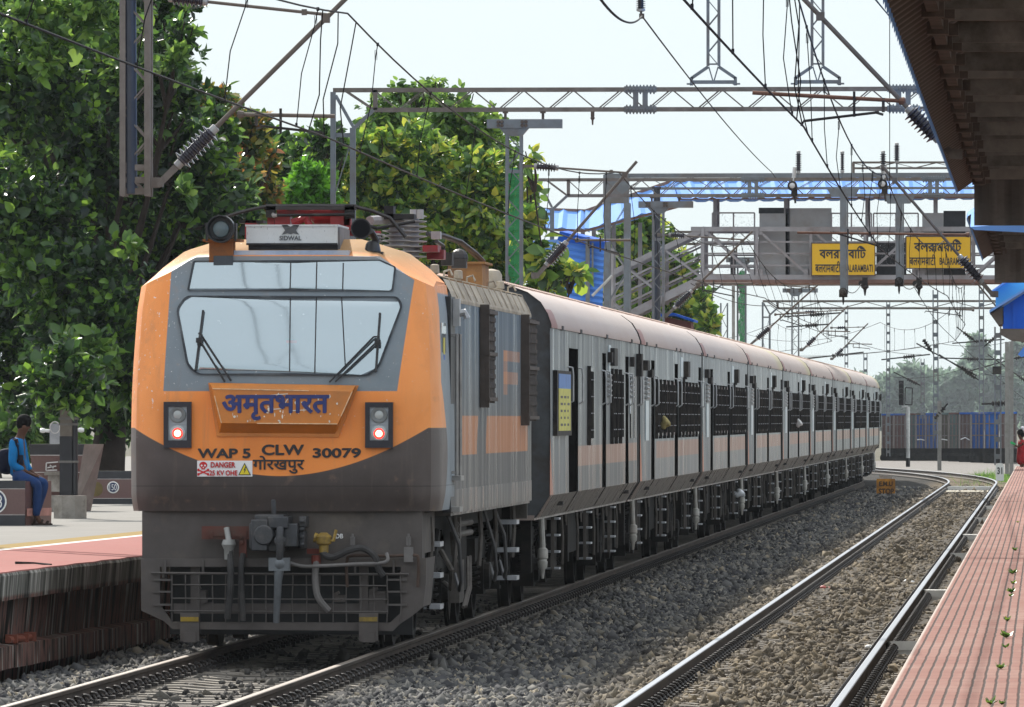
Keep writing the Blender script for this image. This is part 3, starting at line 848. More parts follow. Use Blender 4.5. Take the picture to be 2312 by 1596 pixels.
for k in range(18):
    cx = 370 + k * 69; m.tube([LC(cx, 655 if 0 < k < 17 else 650, YW), LC(cx, 700, YW - .012 + rnd.uniform(-.01, .01)), LC(cx + rnd.uniform(-5, 5), 800, YW), LC(cx, 912, YW)], .007, 5)
for cy, xa, xb in ((660, 265, 1585), (720, 370, 1478), (790, 370, 1478), (853, 330, 1478)):
    m.tube([LC(xa, cy - 3, YW - .012), LC((xa + xb) / 2, cy + rnd.uniform(-3, 3), YW - .012), LC(xb, cy + 3, YW - .012)], .008 if cy > 700 else .013, 5)
for cy in (692, 753, 820):
    for xa, xb in ((275, 372), (1475, 1575)): m.bar(LC(xa, cy, YW), LC(xb, cy, YW), .016, .02)
for cx in (335, 530, 1310, 1508): m.bar(LC(cx, 590, YW), LC(cx, 660, YW), .02)
m.build('guard_mesh', pm('guard_wire', (.1, .09, .085), .6), guard)
m = MB(); m.bb(O[0].x + .2, O[1].x - .2, .9, .95, .15, 1.2); m.build('inner_bulkhead', M_BLACK, loco)
m = MB()
for cx in (490, 1355): m.bar(LC(cx, 610, .1), LC(cx, 905, .1), .09, .05)
m.bar(LC(380, 840, .12), LC(1480, 840, .12), .06, .1)
m.build('guard_brace', M_GRIME, guard)
for cx in (462, 1380):
    m = MB(); p = LC(cx, 935, -.06); m.box(p, (.19, .05, .28)); m.box(p + Vector((0, -.03, -.1)), (.13, .04, .1)); s = m.build('rail_guard', M_GRIME, loco)
    m = MB(); m.box(p + Vector((0, -.03, .08)), (.18, .01, .045)); m.build('yellow_band', pm('band_yellow', (.32, .22, .04), .6, dirt=(.1, .08, .05), amount=.6), s)
# ---- coupler and hoses
m = MB()
def cb(x0, y0, x1, y1, f, k): a, b_ = LC(x0, y1), LC(x1, y0); m.bb(a.x, b_.x, f, k, a.z, b_.z)
cb(795, 380, 880, 540, -.42, .12); cb(880, 365, 985, 425, -.40, .12); cb(960, 400, 1030, 520, -.36, .1); cb(870, 430, 965, 545, -.30, .12); cb(810, 355, 960, 385, -.34, .1); cb(1030, 365, 1068, 420, -.2, .12); cb(780, 400, 800, 530, -.3, .1); cb(1030, 440, 1060, 530, -.2, .12)
for k in range(4): cb(1035, 380 + k * 40, 1062, 398 + k * 40, -.26, -.2)
m.lathe(LC(840, 462, -.44), (0, 1, 0), [(0, .05), (.0, .10), (.12, .11)], 14)
m.lathe(LC(922, 492, -.47), (0, 1, 0), [(0, .02), (.0, .055), (.1, .06)], 14)
m.bar(LC(890, 280, -.3), LC(896, 372, -.3), .045, .03); m.tube([LC(925, 420, -.45), LC(925, 500, -.47), LC(922, 590, -.44)], .038, 10)
cpl = m.build('coupler', pm('coupler_steel', (.05, .052, .058), .5, .4, dirt=(.13, .12, .11), amount=.4, scale=14), loco, smooth=True)
bv = cpl.modifiers.new('bevel', 'BEVEL'); bv.width = .02; bv.segments = 2; bv.limit_method = 'ANGLE'
m = MB(); m.box(LC(922, 612, -.42), (.21, .09, .13)); m.lathe(LC(922, 610, -.48), (0, 1, 0), [(0, .03), (.02, .06), (.06, .06)], 12); m.tube([LC(920, 640, -.42), LC(915, 700, -.42), LC(905, 912, -.36)], [.05, .04, .03], 10)
m.build('coupler_link', pm('link_steel', (.13, .14, .15), .5, .4), cpl, smooth=True)
m = MB(); m.bar(LC(550, 450, -.02), LC(755, 455, -.02), .10, .06, up=(0, 0, 1)); m.bar(LC(735, 450, -.02), LC(735, 575, -.02), .075, .06); m.box(LC(652, 450, -.02), (.5, .07, .13))
for q in ((575, 450), (575, 470), (725, 470), (730, 500)): m.lathe(LC(*q, -.06), (0, -1, 0), [(0, .02), (.02, .018)], 6)
m.build('hose_bracket', pm('red_oxide', (.135, .05, .04), .7, dirt=(.08, .06, .05), amount=.5), loco)
def hose(pts, r, mat=M_BLACK, nm='brake_hose', f=-.1):
    c = [LC(a, b_, d if d is not None else f) for a, b_, d in pts]
    out = []
    for i in range(len(c) - 1):
        p0, p1, p2, p3 = c[max(i - 1, 0)], c[i], c[i + 1], c[min(i + 2, len(c) - 1)]
        for k in range(6):
            t = k / 6; out.append(.5 * ((2 * p1) + (p2 - p0) * t + (2 * p0 - 5 * p1 + 4 * p2 - p3) * t * t + (3 * p1 - p0 - 3 * p2 + p3) * t ** 3))
    out.append(c[-1]); return MB().tube(out, r, 8).build(nm, mat, loco, smooth=True)
M_HOSE = pm('hose_rubber', (.05, .048, .048), .6, dirt=(.12, .11, .1), amount=.3)
M_PIPE = pm('pipe_grey', (.16, .15, .145), .6)
hose([(668, 500, -.09), (668, 560, -.12), (672, 650, -.16), (668, 760, -.15), (655, 890, -.1)], .033, M_HOSE)
hose([(735, 560, -.06), (725, 640, -.12), (728, 750, -.12), (735, 900, -.08)], .03, M_HOSE)
hose([(1145, 520, -.05), (1150, 560, -.1), (1200, 575, -.14), (1280, 540, -.15), (1350, 530, -.14), (1410, 570, -.14), (1435, 640, -.12), (1455, 670, -.1)], .034, M_HOSE)
hose([(1112, 590, -.06), (1105, 680, -.12), (1120, 780, -.12), (1175, 850, -.08)], .034, M_PIPE)
hose([(960, 600, -.2), (1040, 622, -.2), (1150, 620, -.18), (1300, 612, -.16), (1440, 606, -.15), (1478, 590, -.15), (1472, 555, -.12)], .018, M_PIPE, 'uncoupling_rod')
hose([(1270, 730, -.05), (1268, 600, -.05), (1300, 568, -.06), (1480, 570, -.07), (1610, 566, -.08), (1636, 590, -.08), (1632, 730, -.06)], .016, pm('rusty_rod', (.075, .052, .042), .7), 'grab_rail')
m = MB(); m.lathe(LC(662, 485, -.1), (0, 0, -1), [(0, .06), (.05, .075), (.1, .05), (.2, .045)], 10); m.tube([LC(650, 425, -.06), LC(662, 490, -.1)], .03, 8); m.build('angle_cock', pm('cock_grey', (.28, .28, .27), .5, .3), loco, smooth=True)
m = MB(); m.lathe(LC(1150, 490, -.08), (0, 0, -1), [(-.08, .03), (-.04, .085), (.03, .075), (.05, .05), (.12, .045)], 12); m.tube([LC(1165, 490, -.1), LC(1200, 490, -.1), LC(1213, 435, -.1)], .017, 8); m.lathe(LC(1130, 480, -.05), (-1, 0, .2), [(0, .04), (.06, .05)], 8)
m.build('feed_valve', pm('valve_yellow', (.36, .23, .035), .5, dirt=(.1, .08, .05), amount=.5, scale=20), loco, smooth=True)
m = MB(); m.lathe(LC(1110, 565, -.05), (0, 0, -1), [(0, .045), (.06, .05), (.12, .035)], 10); m.box(LC(1100, 545, .02), (.14, .06, .05)); m.build('red_valve', pm('valve_red', (.15, .04, .03), .6), loco)
m = MB(); write(m, 'DB', LX(c2(1206, 0)[0]), LX(c2(1244, 0)[0]), LZ(c2(0, 480)[1]), LZ(c2(0, 457)[1]), lambda x, z, l: Vector((x, .12 - l, z)), .03); m.build('valve_lettering', pm('white_lettering', (.7, .7, .7), .5), loco)
for cx in (1298, 1585):
    m = MB(); m.bar(LC(cx, 455, .07), LC(cx, 520, .07), .02); m.bar(LC(cx - 12, 475, .06), LC(cx + 12, 475, .06), .02); m.bar(LC(cx - 9, 478, .06), LC(cx - 9, 515, .06), .012); m.bar(LC(cx + 9, 478, .06), LC(cx + 9, 515, .06), .012)
    if cx > 1400: m.box(LC(cx, 562, -.07), (.09, .05, .15))
    m.build('lamp_bracket', M_PIPE, loco)
for x0, y0, x1, y1 in ((485, 745, 550, 815), (1385, 750, 1470, 830), (520, 810, 580, 840), (1200, 770, 1260, 805)):
    m = MB(); a, b_ = LC(x0, y1, .2), LC(x1, y0, .2); m.bb(a.x, b_.x, .1, .3, a.z, b_.z); m.bar(LC(x0, y0, .08), LC((x0 + x1) / 2, y0 - 15, .08), .03); m.build('sand_nozzle', M_GRIME, loco)
# ------------------------------------------------------------------ locomotive: long body, roof gear, running gear
BY0, BY1, BW = CABY, 16.25, 1.53
def mat_side():
    m = M('locomotive_side_paint', 0.32, 0, .14)
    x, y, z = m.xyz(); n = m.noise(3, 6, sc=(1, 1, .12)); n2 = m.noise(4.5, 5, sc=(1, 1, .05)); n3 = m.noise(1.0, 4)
    up = m.mix(n3, (.075, .11, .155), (.14, .18, .215)); lo = m.mix(n, (.095, .095, .097), (.18, .175, .168))
    c = m.mix(((z - 2.1) * .8 + (n3 - .5) * .6).clamp(), lo, up)
    sl = (z - 2.15) * .25
    st = (z - 1.95).step(.01) * (z.rsub(2.36)).step(.01)
    band = (y - sl - 2.7).step(.02) * ((y - sl).rsub(6.5)).step(.02) + (y - sl - 8.0).step(.02) * (y.rsub(15.6)).step(.02)
    mark = (z - 2.98).step(.01) * (z.rsub(3.1)).step(.01) * (y - 11.0).step(.02) * (y.rsub(14.0)).step(.02) + (z - 2.72).step(.01) * (z.rsub(2.86)).step(.01) * (y - 11.0).step(.02) * (y.rsub(13.6)).step(.02) + (y - 11.0).step(.02) * (y.rsub(11.7)).step(.02) * (z - 2.6).step(.01) * (z.rsub(3.1)).step(.01)
    c = m.mix((st * band + mark * .55).clamp() * .85, c, m.mix(n, (.5, .19, .075), (.58, .255, .12)))
    c = m.mix(((n2 - .56) * 4).clamp() * .5, c, (.34, .34, .34))  # pale streaks in the colour stand in for reflections along the side
    c = m.mix((z.rsub(1.6) * 4).clamp() * (n * .6 + .25), c, (.17, .15, .13))
    m.color(c); m.rough((n2 * 2.2 - .7).clamp() * .6 + .16); m.bump(n2, .3, .012); return m.m
m = MB()
ky = [BY0 + i * .095 for i in range(int((BY1 - BY0) / .095) + 1)]
for sx in (1, -1):
    rows = []
    for z in (1.60, 3.53):
        rows.append([(sx * (BW - .012 * (i % 2) + rnd.uniform(-.002, .002)), y, z) for i, y in enumerate(ky)])
    m.grid(rows)
    m.bb(sx * (BW - .05), sx * (BW + .004), BY0, BY1 - .02, 1.36, 1.60)
m.bb(-BW + .01, BW - .01, BY1 - .03, BY1, 1.36, 3.6)
m.bb(-BW + .02, BW - .02, BY0, BY1 - .05, 1.33, 1.4)
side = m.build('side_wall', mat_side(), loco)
M_ROOF = pm('roof_beige', (.43, .37, .29), .75, var=.2, scale=3, dirt=(.22, .18, .14), amount=.45, bump=.1)
m = MB()
cs = [(-BW, 3.53), (-BW, 3.56), (-BW + .03, 3.64), (-1.43, 3.77), (-1.2, 3.82), (0, 3.85), (1.2, 3.82), (1.43, 3.77), (BW - .03, 3.64), (BW, 3.56), (BW, 3.53)]
m.grid([[(x, y, z) for x, z in cs] for y in (BY0 - .02, BY1)])
for i in range(13):
    y = BY0 + .6 + i * 1.05
    for sx in (1, -1): m.tube([(sx * (BW + .012), y, 3.58), (sx * 1.445, y, 3.785), (sx * 1.2, y, 3.84)], .007, 5)
rf = m.build('roof', M_ROOF, loco)
M_OCHRE = pm('ochre_box', (.38, .19, .075), .7, dirt=(.2, .12, .08), amount=.5)
m = MB()
for i in range(4):
    y = 3.2 + i * 3.6; m.lathe((1.3, y, 3.82), (0, 0, 1), [(0, .02), (.02, .05), (.1, .045), (.11, .02)], 8); m.tube([(1.36, y + .5, 3.8), (1.36, y + .5, 3.86), (1.42, y + .55, 3.88), (1.45, y + .5, 3.82)], .012, 6)
m.build('lifting_lug', M_ROOF, loco)
m = MB(); m.bb(.98, 1.36, 9.8, 11.0, 3.78, 4.05); m.bb(.93, 1.4, 9.75, 11.05, 4.05, 4.075); m.build('roof_box', M_OCHRE, loco)
m = MB(); m.lathe((1.16, 14.2, 3.76), (0, 0, 1), [(0, .15), (.24, .15), (.29, .12), (.31, .04)], 18); m.build('ventilator', M_ROOF, loco, smooth=True)
# cab side: mirror stub, door recess with rails, window, sign
for sx in (1, -1):
    m = MB(); m.bb(sx * 1.46, sx * 1.545, 2.05, 2.72, 1.37, 3.58); d = m.build('cab_door', M_BLACK, loco)
    m = MB()
    for y in (2.12, 2.66): m.tube([(sx * 1.6, y, 1.75), (sx * 1.6, y, 3.2)], .022, 6); m.bar((sx * 1.52, y, 1.78), (sx * 1.6, y, 1.78), .03); m.bar((sx * 1.52, y, 3.18), (sx * 1.6, y, 3.18), .03)
    m.box((sx * 1.58, 2.4, 1.72), (.12, .5, .05)); m.box((sx * 1.57, 2.4, 1.40), (.12, .5, .05))
    m.build('handrail', pm('handrail_grey', (.3, .29, .28), .5, .3), d)
    m = MB(); m.tube([(sx * 1.5, 2.5, 3.40), (sx * 1.66, 2.5, 3.42), (sx * 1.68, 2.5, 3.36)], .04, 8); m.box((sx * 1.56, 2.5, 3.42), (.1, .2, .28)); m.build('side_mirror', pm('mirror_grey', (.42, .42, .42), .4, .3), loco, smooth=True)
    m = MB(); m.bb(sx * 1.49, sx * 1.528, .95, 1.6, 2.5, 3.3); w_ = m.build('side_window', M_GLASS, loco)
    m = MB(); m.bb(sx * 1.52, sx * 1.531, 1.2, 1.42, 2.98, 3.15); m.build('yellow_sticker', pm('sticker_yellow', (.6, .52, .05), .5), w_)
    m = MB(); m.bb(sx * 1.52, sx * 1.531, 1.2, 1.42, 2.88, 2.98); m.build('blue_sticker', pm('sticker_blue', (.03, .12, .45), .5), w_)
    for y0, y1, z0, z1 in ((6.9, 8.3, 2.5, 3.52), (14.2, 16.1, 2.30, 3.50)):
        m = MB(); m.bb(sx * BW, sx * (BW + .07), y0, y1, z0, z1)
        for k in range(9): z = z0 + .06 + k * (z1 - z0 - .1) / 9; m.bb(sx * (BW + .07), sx * (BW + .085), y0 + .08, y1 - .08, z, z + .05)
        v = m.build('side_grille', pm('grille_dark', (.035, .028, .026), .7, dirt=(.12, .09, .07), amount=.4), loco)
        m = MB(); m.bb(sx * (BW + .0), sx * (BW + .10), y0 - .03, y0 + .02, z0 - .05, z1 + .04)
        for z in (z0 + .02, (z0 + z1) / 2, z1 - .06): m.bb(sx * (BW + .06), sx * (BW + .105), y0 - .04, y1, z, z + .04)
        m.build('grille_frame', pm('grille_frame', (.085, .07, .062), .6), v)
# ---- roof front: spotlight, horn, air conditioner
m = MB(); a, b_ = L(472, 576, .35), L(526, 545, .35); m.bb(a.x, b_.x, .35, .62, a.z - .1, b_.z); m.bb(a.x - .06, b_.x + .08, .3, .7, b_.z, b_.z + .025)
s = m.build('lamp_pedestal', pm('pedestal_orange', (.36, .13, .035), .7, dirt=(.12, .07, .05), amount=.5), loco)
m = MB(); c = L(499, 517, .3); m.lathe(c, (0, 1, 0), [(0, .115), (-.1, .128), (-.1, .14), (.1, .14), (.25, .11), (.28, .02)], 22); m.bb(c.x - .155, c.x - .135, c.y - .02, c.y + .1, c.z - .12, c.z + .06); m.bb(c.x + .135, c.x + .155, c.y - .02, c.y + .1, c.z - .12, c.z + .06)
sp = m.build('spotlight', M_BLACK, loco, smooth=True)
m = MB(); m.lathe((c.x, c.y - .004, c.z), (0, -1, 0), [(0, .085), (.02, .08), (.035, .04)], 18); m.build('spotlight_glass', pm('spot_glass', (.11, .15, .16), .15), sp, smooth=True)
m = MB(); a, b_ = L(481, 598, .28), L(525, 577, .28); yy = yfront(a.x, a.z) - .015; m.bb(a.x, b_.x, yy, yy + .03, a.z, b_.z); m.build('pedestal_foot', pm('foot_grey', (.07, .08, .09), .6), loco)
m = MB(); c = L(822, 517, .55); d = Vector((-.08, -1, 0)); m.lathe(c, d, [(.2, .095), (.2, .105), (.17, .098), (.08, .06), (-.12, .04), (-.22, .03)], 22); m.tube([c + Vector((.06, .1, -.02)), c + Vector((.1, .2, -.1)), c + Vector((.07, .2, -.3))], [.035, .04, .05], 10); m.box(c + Vector((.07, .2, -.24)), (.22, .2, .03)); m.lathe(c + Vector((.07, .2, -.12)), (0, 0, -1), [(0, .05), (.03, .07), (.1, .085)], 12)
hn = m.build('air_horn', M_BLACK, loco, smooth=True)
m = MB(); m.lathe(c, d, [(.2005, .092), (.185, .085), (.05, .04), (.04, .01)], 18); m.build('horn_mouth', pm('horn_inside', (.006, .006, .008), .8), hn)
def mat_ac():
    m = M('bare_aluminium', .45, .35); n = m.noise(60, 4, sc=(1, 1, .35)); n2 = m.noise(6, 5)
    c = m.mix(n2, (.52, .52, .5), (.7, .7, .68)); m.color(m.mix(((n - .62) * 9).clamp() * .8, c, (.12, .11, .1))); return m.m
YA = .62
a, b_ = L(556, 569, YA), L(762, 508, YA)
m = MB(); m.bb(a.x, b_.x, YA, YA + 1.3, a.z + .075, b_.z); m.bb(a.x - .01, b_.x + .01, YA - .012, YA + 1.31, b_.z - .012, b_.z + .006)
ac = m.build('air_conditioner', mat_ac(), loco)
m = MB(); m.bb(a.x + .02, b_.x, YA + .02, YA + 1.25, a.z - .02, a.z + .075); m.bb(a.x, b_.x, YA - .01, YA, a.z + .07, a.z + .09); m.build('unit_base', M_DARK, ac)
m = MB(); m.bb(b_.x, b_.x + .02, YA + .05, YA + 1.28, a.z, b_.z - .02); m.build('unit_end', pm('end_grey', (.2, .19, .19), .6), ac)
onac = lambda x, z, l: Vector((x, YA - l - .012, z))
m = MB(); cx = L(656, 520, YA)
for q in ([(-.09, .055), (-.03, .055), (.0, .035), (.03, .055), (.09, .055), (.055, .0), (.09, -.045), (.03, -.03), (0, -.04), (-.03, -.03), (-.09, -.045), (-.055, 0)],):
    m.add([onac(cx.x + u, cx.z + w, 0) for u, w in q], [tuple(range(len(q)))])
write(m, 'SIDWAL', cx.x - .11, cx.x + .11, cx.z - .10, cx.z - .055, onac, .03); m.build('maker_mark', pm('mark_dark', (.1, .1, .1), .6), ac)
m = MB(); yy = .5
m.bb(L(530, 580, yy).x, L(790, 580, yy).x, .40, .62, L(0, 574, yy).z - .03, L(0, 571, yy).z + .02)
m.build('blue_flashing', pm('flashing_blue', (.3, .4, .55), .5, dirt=(.5, .5, .5), amount=.5), loco)
# ---- lowered pantograph and roof insulators (z above rail)
M_PRED = pm('pantograph_red', (.33, .018, .022), .5, dirt=(.1, .03, .03), amount=.5)
M_INSU = pm('insulator_grey', (.36, .33, .32), .35, dirt=(.15, .12, .1), amount=.4)
def shed_insulator(m, p, d, length, r, n=7, core=.5):
    pr = [(0, r * .55)]
    for k in range(n):
        t = length * (k + .5) / n; w = length / n
        pr += [(t - w * .38, r * core), (t - w * .05, r), (t + w * .1, r), (t + w * .3, r * core)]
    pr.append((length, r * .55)); m.lathe(p, d, pr, 14)
m = MB(); YP = 3.2
def Q(px, py, yl=YP): return L(px, py, yl)
pts = [Q(505, 492), Q(540, 481), Q(575, 472), Q(602, 467)]; m.tube([Vector(p) + Vector((0, -.1, 0)) for p in pts], .020, 6)
m.tube([Q(600, 466), Q(700, 464.5), Q(805, 466)], .026, 6); m.bar(Q(600, 470), Q(805, 470), .1, .035)
m.tube([Q(800, 466), Q(840, 476), Q(880, 492), Q(908, 525), Q(916, 535)], .022, 6); m.tube([Q(600, 466, 3.6), Q(700, 464.5, 3.6), Q(805, 466, 3.6), Q(840, 476, 3.6), Q(880, 492, 3.6), Q(916, 535, 3.6)], .018, 6)
pan = m.build('pantograph', pm('pantograph_bow', (.035, .03, .03), .5, .3), loco)
m = MB()
for px in (612, 785): m.bar(Q(px, 468, 3.3), Q(px, 520, 3.3), .07, .1)
m.bar(Q(625, 481, 3.3), Q(800, 481, 3.3), .055); m.box(Q(640, 500, 3.4), (.16, .3, .14)); m.box(Q(770, 498, 3.4), (.2, .3, .22)); m.box(Q(800, 515, 3.4), (.3, .4, .05)); m.tube([Q(660, 505, 3.2), Q(690, 492, 3.2), Q(700, 515, 3.2)], .05, 8); m.bar(Q(625, 475, 3.5), Q(790, 475, 3.5), .04)
m.lathe(Q(700, 485, 3.5), (1, 0, 0), [(0, .05), (.05, .1), (.3, .1), (.36, .05)], 12)
m.tube([Q(560, 527, 3.4), Q(860, 527, 3.4)], .03, 6); m.box(Q(570, 520, 3.5), (.12, .4, .2)); m.box(Q(975, 562, 5.5), (.16, .5, .07)); m.box(Q(985, 575, 5.8), (.18, .3, .10))
m.build('pantograph_frame', M_PRED, pan)
m = MB(); m.box(Q(570, 501, 3.5), (.26, .4, .03)); m.box(Q(660, 474, 3.4), (.1, .1, .12)); m.box(Q(612, 478, 3.2), (.1, .1, .12)); m.box(Q(790, 478, 3.2), (.1, .1, .14)); m.tube([Q(625, 486, 3.1), Q(800, 484, 3.1)], .018, 6); m.box(Q(905, 489, 4.2), (.3, .3, .05)); m.box(Q(880, 480, 4.2), (.1, .3, .14)); m.tube([Q(800, 500, 3.1), Q(850, 515, 3.1), Q(935, 500, 3.4)], .02, 6); m.box(Q(1010, 585, 7), (.12, .3, .14))
m.build('pantograph_fitting', M_DARK, pan)
m = MB(); shed_insulator(m, Q(895, 560, 4.4), (0, 0, 1), .36, .15, 7); shed_insulator(m, Q(928, 585, 5.4), (0, 0, 1), .48, .17, 9); m.lathe(Q(934, 494, 5), (0, 0, 1), [(0, .04), (.1, .04)], 8); m.lathe(Q(948, 494, 5), (0, 0, 1), [(0, .04), (.1, .04)], 8); m.tube([Q(835, 498, 3.9), Q(905, 493, 4.6)], .05, 8); m.box(Q(985, 531, 6), (.1, .2, .08)); m.tube([Q(615, 480, 3.2), Q(618, 488, 3.1), Q(625, 486, 3.1)], .02, 6)
for px in (575, 850): shed_insulator(m, Q(px, 548, 3.4), (0, 0, 1), .10, .09, 3)
m.build('roof_insulator', M_INSU, loco, smooth=True)
m = MB(); m.tube([Q(965, 527, 8), Q(1000, 531, 8.4), Q(1040, 545, 9), Q(1075, 572, 10), Q(1092, 590, 10.5)], .026, 6); m.tube([Q(965, 530, 8.3), Q(1000, 534, 8.8), Q(1040, 549, 9.4), Q(1092, 595, 11)], .02, 6); m.ball(Q(1037, 582, 8.2), .10, 10); m.box(Q(1037, 595, 8.2), (.16, .2, .1)); m.tube([Q(985, 545, 6.5), Q(1000, 555, 7), Q(1000, 575, 7)], .025, 6); m.build('rear_pantograph', pm('pantograph_bow2', (.04, .034, .032), .5, .3), loco)
m = MB()
for y in (4.4, 5.4): m.box((.7, y, 3.88), (.9, .5, .1))
m.box((0, 3.5, 3.9), (1.7, 1.6, .06)); m.box((0.0, 8, 3.86), (1.5, 5, .06)); m.build('roof_base', M_DARK, loco)
# ---- running gear
M_UNDER = pm('underframe_black', (.011, .010, .0095), .75, dirt=(.038, .031, .026), amount=.45, scale=4)
M_EDGE = pm('bright_edge', (.42, .43, .46), .4, .2)
M_DUSTY = pm('dusty_steel', (.12, .108, .098), .7, dirt=(.04, .034, .03), amount=.4)
M_RIM = pm('wheel_rim', (.2, .19, .19), .35, .6)
def wheelset(parent, y, r=.55, gauge=.8735):
    m = MB(); m.tube([(-gauge, y, r), (gauge, y, r)], .09, 10)
    for sx in (-1, 1): m.lathe((sx * (gauge - .05), y, r), (sx, 0, 0), [(0, r + .028), (.03, r + .026), (.035, r), (.13, r - .008), (.13, r - .09), (.09, r - .1), (.09, .2), (.15, .15), (.16, .02)], 28)
    return m.build('wheelset', M_UNDER, parent, smooth=True)
def bogie(root, yc, half, r, boxes=True):
    m = MB()
    for sx in (-1, 1):
        x = sx * 1.12
        m.bb(x - .08, x + .08, yc - half - .75, yc + half + .75, .72, .98)
        m.bb(x - .07, x + .07, yc - .6, yc + .6, .48, .74)
        for y in (yc - half, yc + half):
            m.bb(x - .12, x + .14, y - .2, y + .2, r - .2, r + .18)
            m.lathe((x + sx * .12, y, r), (sx, 0, 0), [(0, .16), (.08, .15), (.1, .05)], 12)
    m.bb(-1.05, 1.05, yc - .35, yc + .35, .6, .9)
    bg_ = m.build('bogie', M_UNDER, root)
    m = MB()
    for sx in (-1, 1):
        for y in (yc - half - .42, yc - half + .42, yc + half - .42, yc + half + .42):
            pts = [(sx * 1.15 + .085 * math.cos(t * 1.1), y + .085 * math.sin(t * 1.1), .42 + t * .0105) for t in range(0, 34)]
            m.tube(pts, .016, 5)
        for y in (yc - .25, yc + .25):
            pts = [(sx * 1.16 + .12 * math.cos(t * 1.1), y + .12 * math.sin(t * 1.1), .70 + t * .012) for t in range(0, 34)]
            m.tube(pts, .02, 5)
        m.tube([(sx * 1.27, yc - half * .6, .55), (sx * 1.27, yc + half * .2, 1.15)], .045, 8)
    m.build('suspension_spring', M_UNDER, bg_)
    for y in (yc - half, yc + half): wheelset(bg_, y, r)
    return bg_
def steps(root, x, y, z0, z1, n, sx=1, bright=True):
    m = MB(); m.bb(sx * x - .03, sx * x, y - .25, y - .2, z0, z1); m.bb(sx * x - .03, sx * x, y + .2, y + .25, z0, z1)
    st = m.build('foot_step', M_UNDER, root); m = MB()
    for k in range(n):
        z = z0 + (z1 - z0) * k / max(1, n - 1); m.bb(sx * x - sx * .12, sx * x + sx * .11, y - .25, y + .25, z, z + .05)
    m.build('step_tread', M_EDGE if bright else M_DUSTY, st); return st
bogie(loco, 3.6, 1.4, .546); bogie(loco, 13.2, 1.4, .546)
steps(loco, 1.32, 2.4, .38, 1.02, 3); steps(loco, 1.36, 14.6, .45, 1.1, 3)
m = MB(); m.bb(-1.15, 1.15, 6.4, 10.4, .42, 1.33); m.bb(-1.2, 1.2, 1.0, 16.1, 1.15, 1.34); m.bb(-1.3, 1.3, 15.9, 16.6, .9, 1.3); m.build('transformer_tank', M_UNDER, loco)
m = MB()
for sx in (1, -1):
    m.prism([(sx * 1.25, 6.2, 1.12), (sx * 1.25, 7.1, 1.12), (sx * 1.25, 6.95, .86), (sx * 1.25, 6.35, .86)], (sx * .06, 0, 0))
    m.prism([(sx * 1.2, 7.0, .78), (sx * 1.2, 7.0, .34), (sx * 1.2, 7.75, .34), (sx * 1.2, 7.75, .8)], (sx * .1, 0, 0))
    m.tube([(sx * 1.34, 5.8, 1.20), (sx * 1.34, 8.2, 1.20)], .035, 8); m.tube([(sx * 1.34, 5.8, 1.09), (sx * 1.34, 8.2, 1.09)], .035, 8); m.bb(sx * 1.28, sx * 1.38, 5.9, 6.1, 1.05, 1.28)
    for y in (1.6, 5.3, 9.4, 12.0, 15.4): m.tube([(sx * 1.36, y, 1.33), (sx * 1.37, y + .1, 1.05), (sx * 1.35, y + .05, .7)], .028, 6)
    m.tube([(sx * 1.33, 7.9, .82), (sx * 1.38, 7.2, .5), (sx * 1.36, 6.7, .3)], .02, 5); m.tube([(sx * 1.33, 8.3, .82), (sx * 1.38, 7.6, .5), (sx * 1.36, 7.1, .3)], .02, 5)
    m.tube([(sx * 1.3, 4.1, .95), (sx * 1.42, 4.0, .75), (sx * 1.4, 4.2, .55), (sx * 1.3, 4.6, .6)], .03, 6)
    m.bb(sx * 1.3, sx * 1.5, BY1 - .4, BY1 - .3, 1.15, 1.6)
m.build('underframe_fitting', M_DUSTY, loco)
m = MB()
for sx in (1, -1):
    for y, dz_ in ((4.9, 0), (10.8, .1), (12.6, 0)):
        m.tube([(sx * 1.32, y, 1.3), (sx * 1.42, y + .25, 1.0 - dz_), (sx * 1.43, y + .5, .62), (sx * 1.38, y + .9, .5), (sx * 1.3, y + 1.3, .68)], .022, 6)
m.build('hanging_cable', pm('cable_grey', (.12, .12, .125), .5), loco)
# sand pipes near the wheels
m = MB()
for y in (1.55, 5.7, 11.2, 15.3):
    for sx in (1, -1): m.prism([(sx * .9 - .03, y, .42), (sx * .9 + .03, y, .42), (sx * .9, y, .06)], (0, .04, 0))
m.build('sand_pipe', M_DUSTY, loco)

